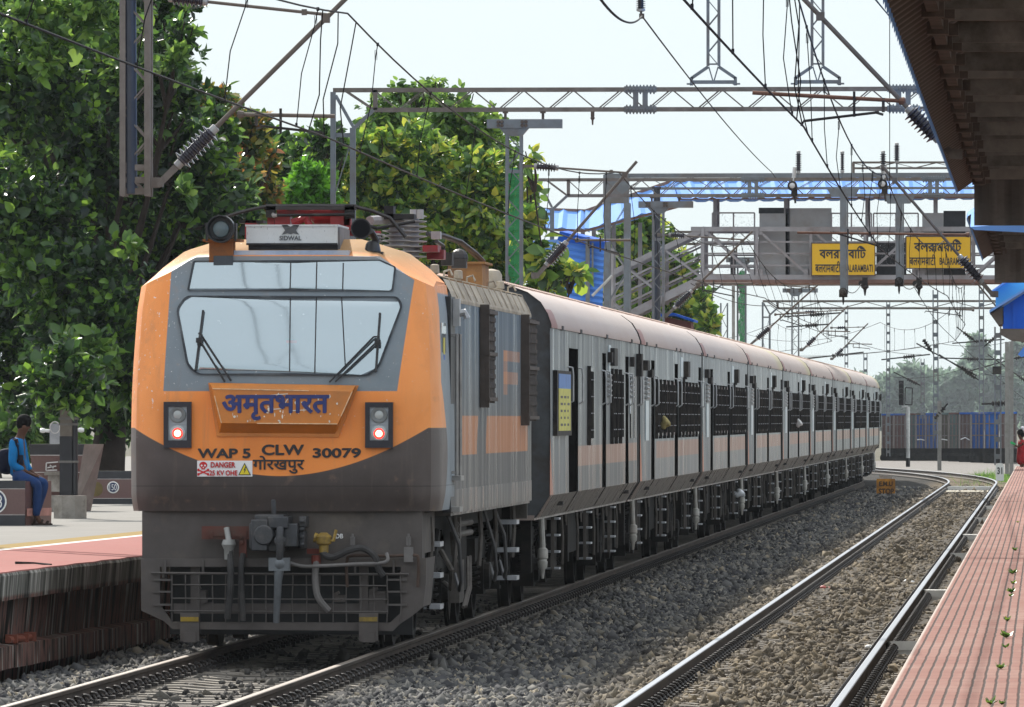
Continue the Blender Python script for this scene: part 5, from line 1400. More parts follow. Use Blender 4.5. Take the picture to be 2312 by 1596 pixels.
def bracket(Y, A, B, C, sgn, label, reg=True, dz=0.0, pts=None, rust=False, far=False):
    """A lower pin, B outer end of the tube, C upper pin; sgn = +1 reaches to the right"""
    t = T('cantilever_bracket', label, 'cantilever bracket', (A[0], Y, A[1]), 0, 'cantilever brackets of the overhead line')
    a, b_, c = Vector((A[0], Y, A[1])), Vector((B[0], Y, B[1])), Vector((C[0], Y, C[1])) if C else None
    def at(f): return a.lerp(b_, f)
    m = MB(); m.bar(a - Vector((sgn * .12, 0, 0)), a, .05, .12); m.bar(a, at(.10), .08, .04, up=(0, 1, 0)); m.box(a, (.07, .09, .10))
    if C: m.bar(c - Vector((sgn * .12, 0, 0)), c, .05, .1); m.bar(c, c + Vector((sgn * .18, 0, 0)), .03, .05)
    m.build('pin_clevis', M_GALV2, t, W=True)
    insul('strut_insulator', t, at(.085), at(.30), .125, 8 if not far else 5)
    m = MB(); m.tube([at(.29), at(1.0)], .030, 10); m.box(at(.88), (.1, .1, .1)); mt = m.build('bracket_tube', M_TUBE, t, smooth=True, W=True)
    if C: e = at(.90); s0 = c + Vector((sgn * .18, 0, 0)); dirn = (e - s0)
    if C: insul('stay_insulator', t, s0, s0 + dirn.normalized() * .48, .085, 7 if not far else 4)
    if C: m = MB(); m.tube([s0 + dirn.normalized() * .48, e], .020, 8); m.box(e - dirn.normalized() * .3, (.06, .06, .07)); m.build('stay_rod', M_TUBE, t, smooth=True, W=True)
    if reg:
        r0 = at(.43) if pts is None else Vector((pts[0][0], Y, pts[0][1])); r1 = r0 + Vector((sgn * 1.15, 0, -.03)) if pts is None else Vector((pts[1][0], Y, pts[1][1]))
        m = MB(); m.tube([r0, r1], .024, 8); m.lathe(r0, (sgn, 0, 0), [(0, .03), (.02, .05), (.08, .04)], 8); m.build('register_tube', M_RUSTT if rust else M_TUBE, t, smooth=True, W=True)
        s0, s1 = (r0 + Vector((sgn * .30, 0, -.17)), r0 + Vector((sgn * 1.02, 0, -.24))) if pts is None else (Vector((pts[2][0], Y, pts[2][1])), Vector((pts[3][0], Y, pts[3][1])))
        m = MB(); m.tube([s0, s1, s1 + Vector((sgn * .03, 0, -.06))], .018, 6)
        z = lambda x: r0.z + (r1.z - r0.z) * (x - r0.x) / (r1.x - r0.x)
        m.bar((s0.x - sgn * .05, Y, z(s0.x) + .02), (s0.x - sgn * .05, Y, s0.z), .035, .04); m.bar((s0.x - sgn * .05, Y, s0.z - .03), (s0.x + sgn * .05, Y, s0.z), .025, .03)
        x = s0.x + (s1.x - s0.x) * .33; m.bar((x, Y - .02, z(x) + .08), (x, Y - .02, z(x) - .22), .03, .03); m.build('steady_arm', M_DARK, t, W=True)
    return t
def px2(px, py, Y): p = P(px, py, Y); return (p.x, p.z)
bracket(102, px2(362, 412, 102), px2(786, -9, 102), px2(345, -6, 102), 1, 'long diagonal bracket with black ribbed insulator against the big tree', pts=[px2(535, 258, 102), px2(756, 262, 102), px2(588, 284, 102), px2(727, 299, 102)])
bracket(165, px2(1213, 622, 165), px2(1438, 364, 165), px2(1184, 375, 165), 1, 'diagonal bracket beside the green-netted column', pts=[px2(1298, 542, 165), px2(1424, 542, 165), px2(1335, 556, 165), px2(1397, 572, 165)])
bracket(227, px2(1505, 712, 227), px2(1699, 522, 227), px2(1494, 530, 227), 1, 'diagonal bracket in front of the bridge stairs', pts=[px2(1570, 640, 227), px2(1700, 640, 227), px2(1590, 655, 227), px2(1655, 668, 227)])
bracket(290, px2(1692, 780, 290), px2(1856, 635, 290), px2(1690, 640, 290), 1, 'diagonal bracket just under the deck of the foot bridge', pts=[px2(1748, 710, 290), px2(1830, 706, 290), px2(1765, 722, 290), px2(1808, 735, 290)])
bracket(353, px2(1812, 790, 353), px2(1915, 690, 353), px2(1805, 705, 353), 1, 'small diagonal bracket on the fourth portal column', far=True)
bracket(410, px2(1880, 810, 410), px2(1960, 730, 410), px2(1880, 740, 410), 1, 'tiny far diagonal bracket above the train roof', far=True)
bracket(102, px2(2150, 348, 102), px2(1812, -6, 102), None, -1, 'long diagonal bracket coming out from behind the shed roof eave', pts=[px2(2045, 228, 102), px2(1699, 209, 102), px2(1985, 253, 102), px2(1815, 273, 102)], rust=True)
bracket(165, px2(2240, 664, 165), px2(1990, 372, 165), None, -1, 'diagonal bracket crossing the yellow station boards', pts=[px2(2190, 530, 165), px2(1800, 525, 165), px2(1880, 524, 165), px2(1985, 556, 165)], rust=True)
bracket(290, px2(2330, 790, 290), px2(2190, 620, 290), px2(2330, 640, 290), -1, 'diagonal bracket near the blue shelter beyond the bridge', pts=[px2(2200, 700, 290), px2(2068, 695, 290), px2(2170, 712, 290), px2(2090, 702, 290)], far=True)
# wires
SPN = [39, 102, 165, 227, 290, 353, 410, 467]
CWL = {39: (-8.2, 5.6), 102: (-8.46, 5.66), 165: (-8.08, 5.45), 227: (-7.3, 5.5), 290: (-7.7, 5.5), 353: (-8.6, 5.5), 410: (-12.7, 5.5), 467: (-21, 5.5)}
MWL = {39: (-7.9, 7.2), 102: (-8.22, 7.13), 165: (-8.1, 7.05), 227: (-7.75, 7.0), 290: (-7.7, 6.9), 353: (-8.6, 6.9), 410: (-12.7, 6.9), 467: (-21, 6.9)}
CWR = {39: (-2.9, 5.7), 102: (-2.82, 5.78), 165: (-3.08, 5.56), 227: (-2.5, 5.55), 290: (-2.6, 5.5), 353: (-3.6, 5.5), 410: (-7.7, 5.5), 467: (-16, 5.5)}
MWR = {39: (-2.7, 7.3), 102: (-2.9, 7.35), 165: (-3.0, 7.0), 227: (-2.6, 7.0), 290: (-2.6, 6.9), 353: (-3.6, 6.9), 410: (-7.7, 6.9), 467: (-16, 6.9)}
def catenary(label, cw, mw, base, sag=.62):
    t = T('overhead_line', label, 'overhead wires', (base, 39, 5.5))
    def pos(tab, Y, sg):
        for a, b_ in zip(SPN, SPN[1:]):
            if Y <= b_:
                f = (Y - a) / (b_ - a); return Vector((tab[a][0] + (tab[b_][0] - tab[a][0]) * f, Y, tab[a][1] + (tab[b_][1] - tab[a][1]) * f - sg * 4 * f * (1 - f)))
    ys = sorted(set(SPN + [39 + 3.5 * i for i in range(123)])); ys = [y for y in ys if y <= 467]
    MB().tube([pos(cw, y, .06) for y in ys], .012, 5).build('contact_wire', M_WIRE, t, W=True)
    MB().tube([pos(mw, y, sag) for y in ys], .0115, 5).build('messenger_wire', M_WIRE, t, W=True)
    for a, b_ in zip(SPN[:6], SPN[1:7]):
        n = 7
        for i in range(n):
            y = a + (b_ - a) * (i + .5) / n; p, q = pos(mw, y, sag), pos(cw, y, .06)
            m = MB(); dl = (p - q).length; k = rnd.uniform(-.05, .05)
            m.tube([p, p.lerp(q, .12), p.lerp(q, .55) + Vector((k * dl, 0, 0)), q], .0062, 4); m.box(q + Vector((0, 0, .015)), (.025, .05, .05)); m.box(p, (.03, .06, .04))
            f0 = p.lerp(q, .1); m.tube([f0 + Vector((.012, 0, .06)), f0 + Vector((.012, 0, -.06)), f0 + Vector((-.012, 0, -.06)), f0 + Vector((-.012, 0, .06)), f0 + Vector((.012, 0, .06))], .0035, 4)
            m.build('dropper', M_WIRE, t, W=True)
    # slack jumpers at the nearest bracket
    for x0, x1, y in ((.12, -.25, 100.5), (-.1, -.35, 103.2), (.05, .3, 98.2)):
        p, q = pos(mw, y, sag), pos(cw, y + 1.0, .06); m = MB(); m.tube([p, p.lerp(q, .25) + Vector((x0 * .3, 0, 0)), p.lerp(q, .7) + Vector((x1 * .25, 0, 0)), q], .008, 5); m.build('jumper_cable', M_WIRE, t, W=True)
    return t
catenary('contact and carrying wires with droppers above the occupied track', CWL, MWL, -7.5)
catenary('contact and carrying wires with droppers above the empty track', CWR, MWR, -2.6)
def wire(label, pts, r=.009, sag=.0, cat='wire'):
    out = []
    for p, q in zip(pts, pts[1:]):
        for i in range(16): f = i / 16; out.append(p.lerp(q, f) - Vector((0, 0, sag * 4 * f * (1 - f))))
    out.append(pts[-1]); m = MB(); m.tube(out, r, 5); return tag(m.build('line_wire', M_WIRE), label, cat)
wire('feeder wire sagging from the hanging insulator towards the bridge canopy', [P(1355, -4, 60), P(1450, 36, 104), P(1742, 388, 227), P(1800, 440, 300)], .011, .12)
wire('thin vertical earth wire dropping past the right end of the big portal beam', [P(2009, -30, 160), P(2009, 60, 160), P(2009, 425, 160)], .008)
wire('wire slanting out of the picture near the edge of the shed roof', [P(1962, -20, 60), P(2008, 36, 110)], .008)
t = T('hanging_insulator', 'ribbed insulator hanging at the top edge of the picture in open sky', 'insulator', P(1446, -10, 104)); insul('ribbed_insulator', t, P(1446, -28, 104), P(1447, 26, 104), .06, 9)
m = MB(); m.tube([P(1446, -28, 104), P(1446, -260, 104)], .012, 6); m.box(P(1449, 36, 104), (.06, .08, .06)); m.tube([P(1447, 24, 104), P(1449, 38, 104)], .015, 5); m.build('hanger_rod', M_BOLT, t, W=True)
# jumper poles under the second portal, with ring insulators, and the post insulators above it
for i, (px, y0, y1) in enumerate(((1904, 430, 664), (2030, 445, 640))):
    Y = 227; t = T('jumper_pole', ['pale pole with ring insulator at its foot, hanging across the first station board', 'pale pole hanging from the second portal between the two station boards'][i], 'hanging pole', P(px, y0, Y), 0, 'pale hanging poles')
    x = X_(px, Y); m = MB(); m.box((x, Y, (Z_(y0, Y) + Z_(y1, Y)) / 2), (.17, .13, Z_(y0, Y) - Z_(y1, Y))); m.box((x + .11, Y, (Z_(y0, Y) + Z_(y1, Y)) / 2), (.04, .1, Z_(y0, Y) - Z_(y1, Y)))
    m.prism([(x - .42, Y - .06, Z_(y0 - 3, Y)), (x + .42, Y - .06, Z_(y0 - 3, Y)), (x + .3, Y - .06, Z_(y0 + 15, Y)), (x - .3, Y - .06, Z_(y0 + 15, Y))], (0, .12, 0)); m.build('pole_shaft', M_GALV, t, W=True)
    m = MB(); z = Z_(y1 - 5, Y); m.lathe((x, Y - .10, z), (0, -1, 0), [(0, .05), (.02, .11), (.10, .11), (.11, .07), (.16, .06), (.17, .01)], 16); m.box((x, Y, z - .04), (.22, .16, .2)); m.lathe((x, Y, z - .14), (0, 0, -1), [(0, .03), (.1, .03), (.2, .01)], 8); m.build('ring_insulator', M_DARK, t, smooth=True, W=True)
for i, (px, yt, yb) in enumerate(((1803, 340, 382), (1902, 341, 380), (1994, 340, 382), (2025, 322, 358))):
    Y = 227; t = T('post_insulator', ['post insulator standing on the second portal beam, beside the disc insulators', 'slim post insulator on the second portal beam, over the first station board', 'post insulator on the second portal beam left of the tallest one', 'tallest post insulator above the second portal beam by the shed'][i], 'insulator', P(px, yb, Y), 0, 'post insulators on the second portal')
    insul('ribbed_insulator', t, P(px, yb + 10, Y), P(px, yt, Y), .085 if i != 1 else .06, 8)
    m = MB(); m.tube([P(px, yb + 6, Y), P(px - 4 if i in (0, 2) else px, 405, Y)], .03, 6); m.build('insulator_stem', M_GALV, t, W=True)
for i, (px, py) in enumerate(((1789, 420), (1993, 416))):
    Y = 227; t = T('disc_insulator', ['white faced disc insulator against the canopy, under the post insulator', 'white faced disc insulator against the canopy close to the shed roof'][i], 'insulator', P(px, py, Y)); p = P(px, py, Y - .1)
    m = MB(); m.lathe(p, (0, -1, .1), [(0, .06), (.02, .13), (.08, .13), (.09, .09)], 18); m.box(p + Vector((.05, .1, -.12)), (.16, .16, .26)); m.tube([p + Vector((.05, .05, -.2)), p + Vector((.08, .05, -.45))], .03, 6); m.build('insulator_disc', M_DARK, t, smooth=True, W=True)
    m = MB(); m.lathe(p + Vector((0, -.09, .01)), (0, -1, .1), [(0, .075), (.03, .07), (.05, .03)], 14); m.tube([p + Vector((.02, .1, .1)), p + Vector((.06, .1, .5))], .05, 8); m.build('disc_face', pm('porcelain', (.5, .5, .5), .3), t, smooth=True, W=True)
for px, py, lab in ((1953, 640, 'clamp insulator hanging under the bridge deck between the pale poles'), (2075, 640, 'clamp insulator hanging under the bridge deck below the second station board')):
    Y = 250; p = P(px, py, Y); m = MB(); m.box(p + Vector((0, 0, .05)), (.16, .12, .25)); m.lathe(p + Vector((0, 0, -.05)), (0, 0, -1), [(0, .1), (.06, .12), (.12, .05), (.3, .02)], 10); m.lathe(p + Vector((-.1, -.06, 0)), (0, -1, 0), [(0, .09), (.05, .09)], 10); tag(m.build('clamp_insulator', M_DARK, smooth=True), lab, 'insulator')
for a, b_, lab in (((1912, 655), (1945, 640), 'slack cable looping from the first pale pole under the deck'), ((2036, 640), (2070, 640), 'slack cable looping under the deck below the station boards')):
    p, q = P(*a, 240), P(*b_, 250); wire(lab, [p, q], .012, .16, 'cable')
wire('slack wire across the sky below the bridge deck', [P(1560, 640, 250), P(1740, 690, 290), P(1900, 760, 353), P(2080, 800, 430)], .012, .2)
wire('long thin wire from the bridge deck to the far masts', [P(2060, 640, 255), P(2130, 742, 330), P(2312, 900, 420)], .012, .1)
wire('thin wire crossing the sky above the far tree line', [P(1700, 800, 400), P(2120, 775, 450), P(2320, 760, 450)], .012, .3)
wire('thin wire crossing the sky over the goods wagons', [P(2010, 850, 420), P(2180, 830, 430), P(2320, 845, 430)], .012, .25)

# far masts and their arms
def far_mast(px, w, y0, y1, Y, label, kind='lattice', arms=()):
    x = X_(px, Y); W_ = w * Y / F; z0, z1 = Z_(y1, Y), Z_(y0, Y)
    t = T('line_mast', label, 'mast', (x, Y, z0), 0, 'masts of the far yard')
    m = MB()
    if kind == 'lattice': lattice(m, x, Y, z0, z1, W_, W_, max(.05, W_ * .2), W_ * 1.6)
    elif kind == 'box':
        for sx in (-1, 1): m.bar((x + sx * W_ * .4, Y, z0), (x + sx * W_ * .4, Y, z1), W_ * .22, W_ * .5)
        n = int((z1 - z0) / (W_ * 2.2))
        for i in range(n): m.box((x, Y, z0 + (i + .5) * (z1 - z0) / n), (W_ * .7, W_ * .2, W_ * .7))
    else: m.box((x, Y, (z0 + z1) / 2), (W_, W_, z1 - z0))
    m.build('mast_shaft', M_GALV if kind != 'concrete' else M_CONC, t, W=True)
    for a in arms:
        m = MB(); m.tube([P(*a[0], Y), P(*a[1], Y)], .035, 6); d = (P(*a[1], Y) - P(*a[0], Y)).normalized()
        p = P(*a[1], Y) - d * .2; shed_insulator(m, p, -d, .6, .11, 5, .5); m.build('mast_arm', M_DARK, t, W=True)
    return t
M_CONC = pm('concrete_pole', (.27, .265, .25), .9, var=.15, dirt=(.16, .15, .13), amount=.4)
far_mast(2005.5, 9, 680, 1030, 440, 'tall thin mast just past the end of the train', 'box')
far_mast(2112, 13, 655, 770, 380, 'thin upper lattice of the mast behind the signal', 'box')
far_mast(2113, 12, 768, 990, 381, 'grey lattice mast between signal and kilometre stone', 'box', arms=[((2069, 775), (2205, 848)), ((2095, 781), (2108, 800))])
far_mast(2121, 9, 905, 1062, 345, 'pale concrete post in front of the blue wagons', 'concrete', arms=[((2128, 925), (2140, 911))])
far_mast(2083, 9, 810, 945, 470, 'small mast behind the signal frame', 'box', arms=[((2018, 840), (2078, 870))])
far_mast(2216, 12, 645, 935, 430, 'grey mast left of the yellow patched ladder mast', 'box', arms=[((2160, 738), (2204, 772)), ((2120, 800), (2210, 858)), ((2219, 785), (2260, 750))])
far_mast(2253, 16, 738, 1050, 352, 'ladder-like mast beside the kilometre stone', 'box')
far_mast(2273.5, 9, 772, 1070, 300, 'thinner concrete pole beside the platform end', 'concrete')
far_mast(2283.5, 9.5, 771, 1073, 292, 'thicker concrete pole with dark foot at the platform end', 'concrete')
far_mast(1954, 9, 797, 850, 470, 'stubby mast showing above the train roof', 'box')
far_mast(1911, 8, 697, 830, 450, 'thin mast above the middle of the train roof', 'box')
far_mast(1635, 15, 684, 800, 330, 'squat lattice mast beside the trees under the deck', 'lattice')
far_mast(1656, 7, 640, 800, 335, 'slim post under the deck near the trees', 'concrete')
far_mast(2330, 12, 700, 1000, 460, 'mast at the picture edge beyond the blue shelter', 'box', arms=[((2230, 800), (2330, 870)), ((2180, 840), (2325, 800))])
for a, b_, Y, lab in (((1775, 738), (1870, 732), 420, 'thin horizontal arm above the train roof'), ((2150, 775), (2268, 766), 460, 'thin horizontal arm between far masts'), ((2120, 808), (2262, 812), 460, 'lower thin arm between far masts'), ((1770, 715), (1900, 706), 400, 'thin pipe arm under the deck'), ((2216, 912), (2266, 910), 352, 'short cross arm low on the ladder mast'), ((1820, 810), (1950, 795), 450, 'thin arm just above the train roof'), ((1990, 812), (2100, 800), 450, 'thin arm past the train end')):
    m = MB(); m.tube([P(*a, Y), P(*b_, Y)], .04, 6); p = P(*a, Y).lerp(P(*b_, Y), .45); shed_insulator(m, p, P(*b_, Y) - P(*a, Y), .6, .12, 5, .5); tag(m.build('register_arm', M_DARK), lab, 'arm', 'thin arms of the far wires')
# ------------------------------------------------------------------ foot bridge
YB = 258.0
M_BRIDGE = pm('bridge_paint', (.33, .32, .335), .6, var=.12, scale=2, dirt=(.2, .15, .13), amount=.4)
M_BRIDGE2 = pm('bridge_rust', (.20, .125, .105), .7, var=.2)
M_SHEET = pm('grey_sheet', (.36, .355, .36), .7, var=.12, scale=1.5, dirt=(.22, .16, .10), amount=.35)
M_SHEETD = pm('dark_sheet', (.05, .052, .058), .6)
def mat_blue(name, c, c2):
    m = M(name, .75, 0, .15); n = m.noise(1.5, 4); m.color(m.mix(n, c, c2)); return m.m
M_BLUE_R = mat_blue('blue_roof_sheet', (.12, .29, .68), (.19, .37, .76)); M_BLUE_D = mat_blue('deep_blue_sheet', (.012, .09, .55), (.02, .14, .66)); M_BLUE_W = mat_blue('blue_wall_sheet', (.06, .2, .62), (.12, .3, .74))
M_MESH = mat_net((.42, .44, .46), .62, 30)
fb = T('foot_bridge', 'grey steel foot bridge across the tracks with blue canopy and side stairs', 'foot bridge', P(1590, 1060, YB))
def pb(px, py, dy=0.0): return P(px, py, YB) + Vector((0, dy, 0))
def bbar(m, a, b_, w, h=None, dy=0.0): m.bar(pb(*a, dy), pb(*b_, dy), w, h or w, up=(0, 1, 0))
for dy in (0.0, 3.0):
    m = MB(); bbar(m, (1560, 517), (2420, 517), .14, .1, dy); bbar(m, (1575, 627), (2420, 629), .19, .12, dy)
    for i in range(8):
        x = 1587 + 122 * i; m.bar(pb(x, 512, dy - .06), pb(x, 640, dy - .06), .09, .06)
        if i < 3: bbar(m, (x + 6, 522), (x + 112, 618), .075, .05, dy + .02)
        else: bbar(m, (x + 112, 522), (x + 6, 618), .075, .05, dy + .02)
        for sx in (4, 116): m.box(pb(x + sx, 615, dy - .02), (.26, .03, .2)); m.box(pb(x + sx, 524, dy - .02), (.22, .03, .16))
    for y in (546, 572, 599): bbar(m, (1587, y), (2420, y), .05, .03, dy + .05)
    m.build('truss', M_BRIDGE, fb, W=True)
m = MB(); a, b_ = pb(1575, 636), pb(2420, 640); m.bb(a.x, b_.x, YB - .1, YB + 3.1, a.z - .04, a.z + .06); m.build('deck', M_BRIDGE2, fb, W=True)
for i, (x0, x1, y0, y1, mt, dy) in enumerate(((1714, 1778, 481, 620, M_SHEET, .3), (1781, 1877, 469, 620, M_SHEET, .34), (1712, 1772, 468, 481, M_SHEETD, .4), (1773, 1782, 470, 622, M_SHEETD, .3), (2082, 2130, 480, 620, M_SHEET, .3), (2130, 2180, 475, 620, M_SHEETD, .4), (1978, 2046, 545, 620, M_SHEETD, .45), (1640, 1652, 560, 618, M_SHEETD, 3.4))):
    m = MB(); a, b_ = pb(x0, y1, dy), pb(x1, y0, dy); m.bb(a.x, b_.x, a.y, a.y + .03, a.z, b_.z); m.build('side_panel', mt, fb, W=True)
for x0, x1, y0, y1 in ((1608, 1703, 480, 618), (1877, 1967, 481, 600), (1972, 2073, 481, 600)):
    m = MB(); a, b_ = pb(x0, y1, .25), pb(x1, y0, .25); m.quad((a.x, a.y, a.z), (b_.x, a.y, a.z), (b_.x, a.y, b_.z), (a.x, a.y, b_.z)); mp = m.build('mesh_panel', M_MESH, fb, W=True)
    m = MB()
    for q, r in (((x0, y0), (x1, y0)), ((x0, y1), (x0, y0)), ((x1, y1), (x1, y0)), (((x0 + x1) / 2, y1), ((x0 + x1) / 2, y0))): bbar(m, q, r, .045, .045, .25)
    m.build('panel_frame', M_BRIDGE, mp, W=True)
m = MB()
for x in (1613, 1773, 1957, 2111):
    for dy in (.4, 2.8): m.bar(pb(x, 440, dy), pb(x, 520, dy), .1, .1)
for x in (1310, 1335, 1380, 1440): m.bar(pb(x, 500, 1.5), pb(x, 1000, 1.5), .12, .12)
m.build('canopy_post', M_BRIDGE, fb, W=True)
# canopy: a ribbed blue roof that follows stairs and deck
def canopy(m, line_t, line_b, dep, pitch=.5):
    """ribbed sheet between an upper and a lower edge line (px)"""
    n = int(abs(pb(*line_t[1]).x - pb(*line_t[0]).x) / (pitch / 4)); rows = [[], []]
    for i in range(n + 1):
        f = i / n; up = .045 if (i % 4) == 0 else 0
        a = pb(*[line_t[0][k] + (line_t[1][k] - line_t[0][k]) * f for k in (0, 1)], 1.0); b_ = pb(*[line_b[0][k] + (line_b[1][k] - line_b[0][k]) * f for k in (0, 1)], -.6)
        rows[0].append(a + Vector((0, -up, up))); rows[1].append(b_ + Vector((0, -up, up)))
    m.grid(rows)
    back = [[p + Vector((0, 0, 0)) for p in rows[0]], [Vector((p.x, YB + 3.6, q.z)) for p, q in zip(rows[0], rows[1])]]
    m.grid(back)
m = MB()
canopy(m, ((1190, 470), (1318, 476)), ((1190, 514), (1322, 519)), 1); canopy(m, ((1318, 476), (1515, 408)), ((1322, 519), (1535, 464)), 1); canopy(m, ((1515, 408), (2420, 392)), ((1535, 450), (2420, 442)), 1)
cn = m.build('canopy', M_BLUE_R, fb, W=True, fix=False)
m = MB()
for a, b_ in (((1190, 517), (1322, 522)), ((1322, 522), (1535, 467)), ((1535, 449), (2420, 445))): bbar(m, a, b_, .07, .06, -.5)
for a, b_ in (((1190, 469), (1318, 474)), ((1318, 474), (1515, 406)), ((1515, 406), (2420, 390))): bbar(m, a, b_, .09, .08, 1.0)
m.build('canopy_edge', M_BRIDGE2, cn, W=True)
# stairs down to the platform
def sbar(m, a, b_, w, dy): bbar(m, a, b_, w, .06, dy)
for dy in (0.0, 2.6):
    m = MB(); sbar(m, (1592, 516), (1300, 655), .16, dy); sbar(m, (1588, 628), (1240, 800), .24, dy)
    for k in (.27, .52, .76): sbar(m, (1590, 516 + 112 * k), (1285, 662 + 112 * k), .06, dy + .04)
    for x in (1327, 1412, 1498, 1586): y = 516 + (1592 - x) * .476; m.bar(pb(x, y, dy - .05), pb(x, y + 125, dy - .05), .1, .06)
    for x in (1327, 1412, 1498): y = 516 + (1592 - x) * .476; sbar(m, (x + 4, y + 4), (x + 80, y + 62), .06, dy + .02)
    m.build('stair_stringer', M_BRIDGE, fb, W=True)
m = MB()
for i in range(24):
    x = 1580 - i * 14; y = 632 + i * 6.7; p = pb(x, y, 1.3); m.box(p, (.3, 2.6, .04))
m.build('stair_tread', M_BRIDGE2, fb, W=True)
m = MB(); lattice(m, X_(1398, 256), 256.5, .84, Z_(560, 256), .5, .5, .12, .7); m.build('trestle', M_BRIDGE, fb, W=True)
# station name boards
M_YEL = pm('sign_yellow', (.72, .42, .006), .5, var=.06, scale=2)
for i, (x0, x1, y0, y1, yy) in enumerate(((1834, 1975, 550, 621, -.25), (2047, 2191, 535, 605, -.25))):
    t = T('station_board', ['yellow station name board on the bridge, crossed by a pale pole', 'yellow station name board on the bridge nearest the shed roof'][i], 'station sign', pb((x0 + x1) / 2, y1, yy), 0, 'yellow station boards')
    m = MB(); a, b_ = pb(x0, y1, yy), pb(x1, y0, yy); m.bb(a.x, b_.x, a.y, a.y + .05, a.z, b_.z); m.build('board', M_YEL, t, W=True)
    m = MB(); c = .03
    for q in ((a.x - c, b_.x + c, a.z - c, a.z), (a.x - c, b_.x + c, b_.z, b_.z + c), (a.x - c, a.x, a.z, b_.z), (b_.x, b_.x + c, a.z, b_.z)): m.bb(q[0], q[1], a.y - .01, a.y + .06, q[2], q[3])
    m.build('board_frame', M_BOLT, t, W=True)
    fn = lambda x, z, l: Vector((x, a.y - l, z)); w, h = b_.x - a.x, b_.z - a.z
    m = MB()
    write(m, 'বলর\u093eমব\u093eিট', a.x + w * .12, a.x + w * .86, a.z + h * .53, a.z + h * .92, fn, .025)
    write(m, 'बलरामबाटी', a.x + w * .05, a.x + w * .455, a.z + h * .08, a.z + h * .44, fn, .016); write(m, 'BALARAMBATI', a.x + w * .52, a.x + w * .97, a.z + h * .10, a.z + h * .33, fn, .018)
    m.build('board_lettering', M_INK, t, W=True)
    m = MB(); m.bar(pb(x0 + 20, y0 - 5, -.15), pb(x0 + 20, y1 + 3, -.15), .06); m.bar(pb(x1 - 20, y0 - 5, -.15), pb(x1 - 20, y1 + 3, -.15), .06); m.build('board_bracket', M_BRIDGE, t, W=True)
# blue sheet-metal shed beside the stairs
YH = 225.0
t = T('sheet_shed', 'small blue corrugated sheet shed standing below the bridge stairs', 'shed', P(1300, 1080, YH))
m = MB(); TL_, TR_, BR_, BL_ = P(1262, 540, YH), P(1364, 560, YH), P(1352, 1000, YH), P(1236, 1000, YH)
n = 64; rows = []
for i in range(n + 1):
    f = i / n; o = Vector((0, .03 * (1 if i % 2 else -1), 0)); rows.append([TL_.lerp(BL_, f) + o, TR_.lerp(BR_, f) + o])
m.grid(rows); m.build('front_wall', M_BLUE_W, t, W=True, fix=False)
m = MB(); A_ = P(1190, 545, YH + 4); B_ = P(1190, 1000, YH + 4); rows = []
for i in range(n + 1):
    f = i / n; o = Vector((.03 * (1 if i % 2 else -1), 0, 0)); rows.append([TL_.lerp(BL_, f) + o, A_.lerp(B_, f) + o])
m.grid(rows); m.build('side_wall', M_BLUE_R, t, W=True, fix=False)
m = MB(); q = [P(1264, 522, YH - .3), P(1366, 546, YH - .3), P(1364, 562, YH - .05), P(1258, 542, YH - .05)]; m.prism(q, (0, .04, 0)); m.quad(q[0], q[1], q[1] + Vector((0, 4, .1)), q[0] + Vector((0, 4, .1))); m.build('roof', M_BLUE_D, t, W=True)
m = MB()
for px in (1327,): m.bar(P(px, 535, YH - .15), P(px, 1000, YH - .15), .11, .1)
for px in (1338,): m.bar(P(px, 545, YH - .15), P(px, 640, YH - .15), .05, .05)
m.build('corner_post', M_GALV, t, W=True)
m = MB(); m.tube([P(1337, 668, YH - 1), P(1365, 640, YH - 1), P(1382, 622, YH - 1)], .04, 6); tag(m.build('broken_pipe', pm('pale_pipe', (.45, .45, .44), .6)), 'pale bent pipe sticking up over the train roof before the blue shed', 'pipe')
m = MB(); q = [P(1488, 708, 262), P(1520, 706, 262), P(1568, 722, 262), P(1566, 727, 262), P(1520, 712, 262), P(1488, 714, 262)]; m.prism(q, (0, 3, 0)); o_ = m.build('stall_roof', M_BLUE_D)
tag(o_, 'small blue peaked stall roof peeping over the train by the stairs', 'stall roof')
m = MB(); m.prism([P(1495, 714, 263), P(1560, 727, 263), P(1560, 1000, 263), P(1495, 1000, 263)], (0, 2, 0)); tag(m.build('stall_hut', pm('stall_brown', (.16, .06, .05), .7)), 'brown stall hut below the small blue peaked roof', 'stall')
# dark post by the stairs
m = MB(); m.tube([P(1483, 425, 232), P(1484, 1000, 232)], .095, 12); m.box(P(1483, 424, 232), (.25, .2, .05)); tag(m.build('dark_post', pm('navy_post', (.02, .024, .036), .4), smooth=True), 'dark navy tubular post in front of the bridge stairs', 'post')

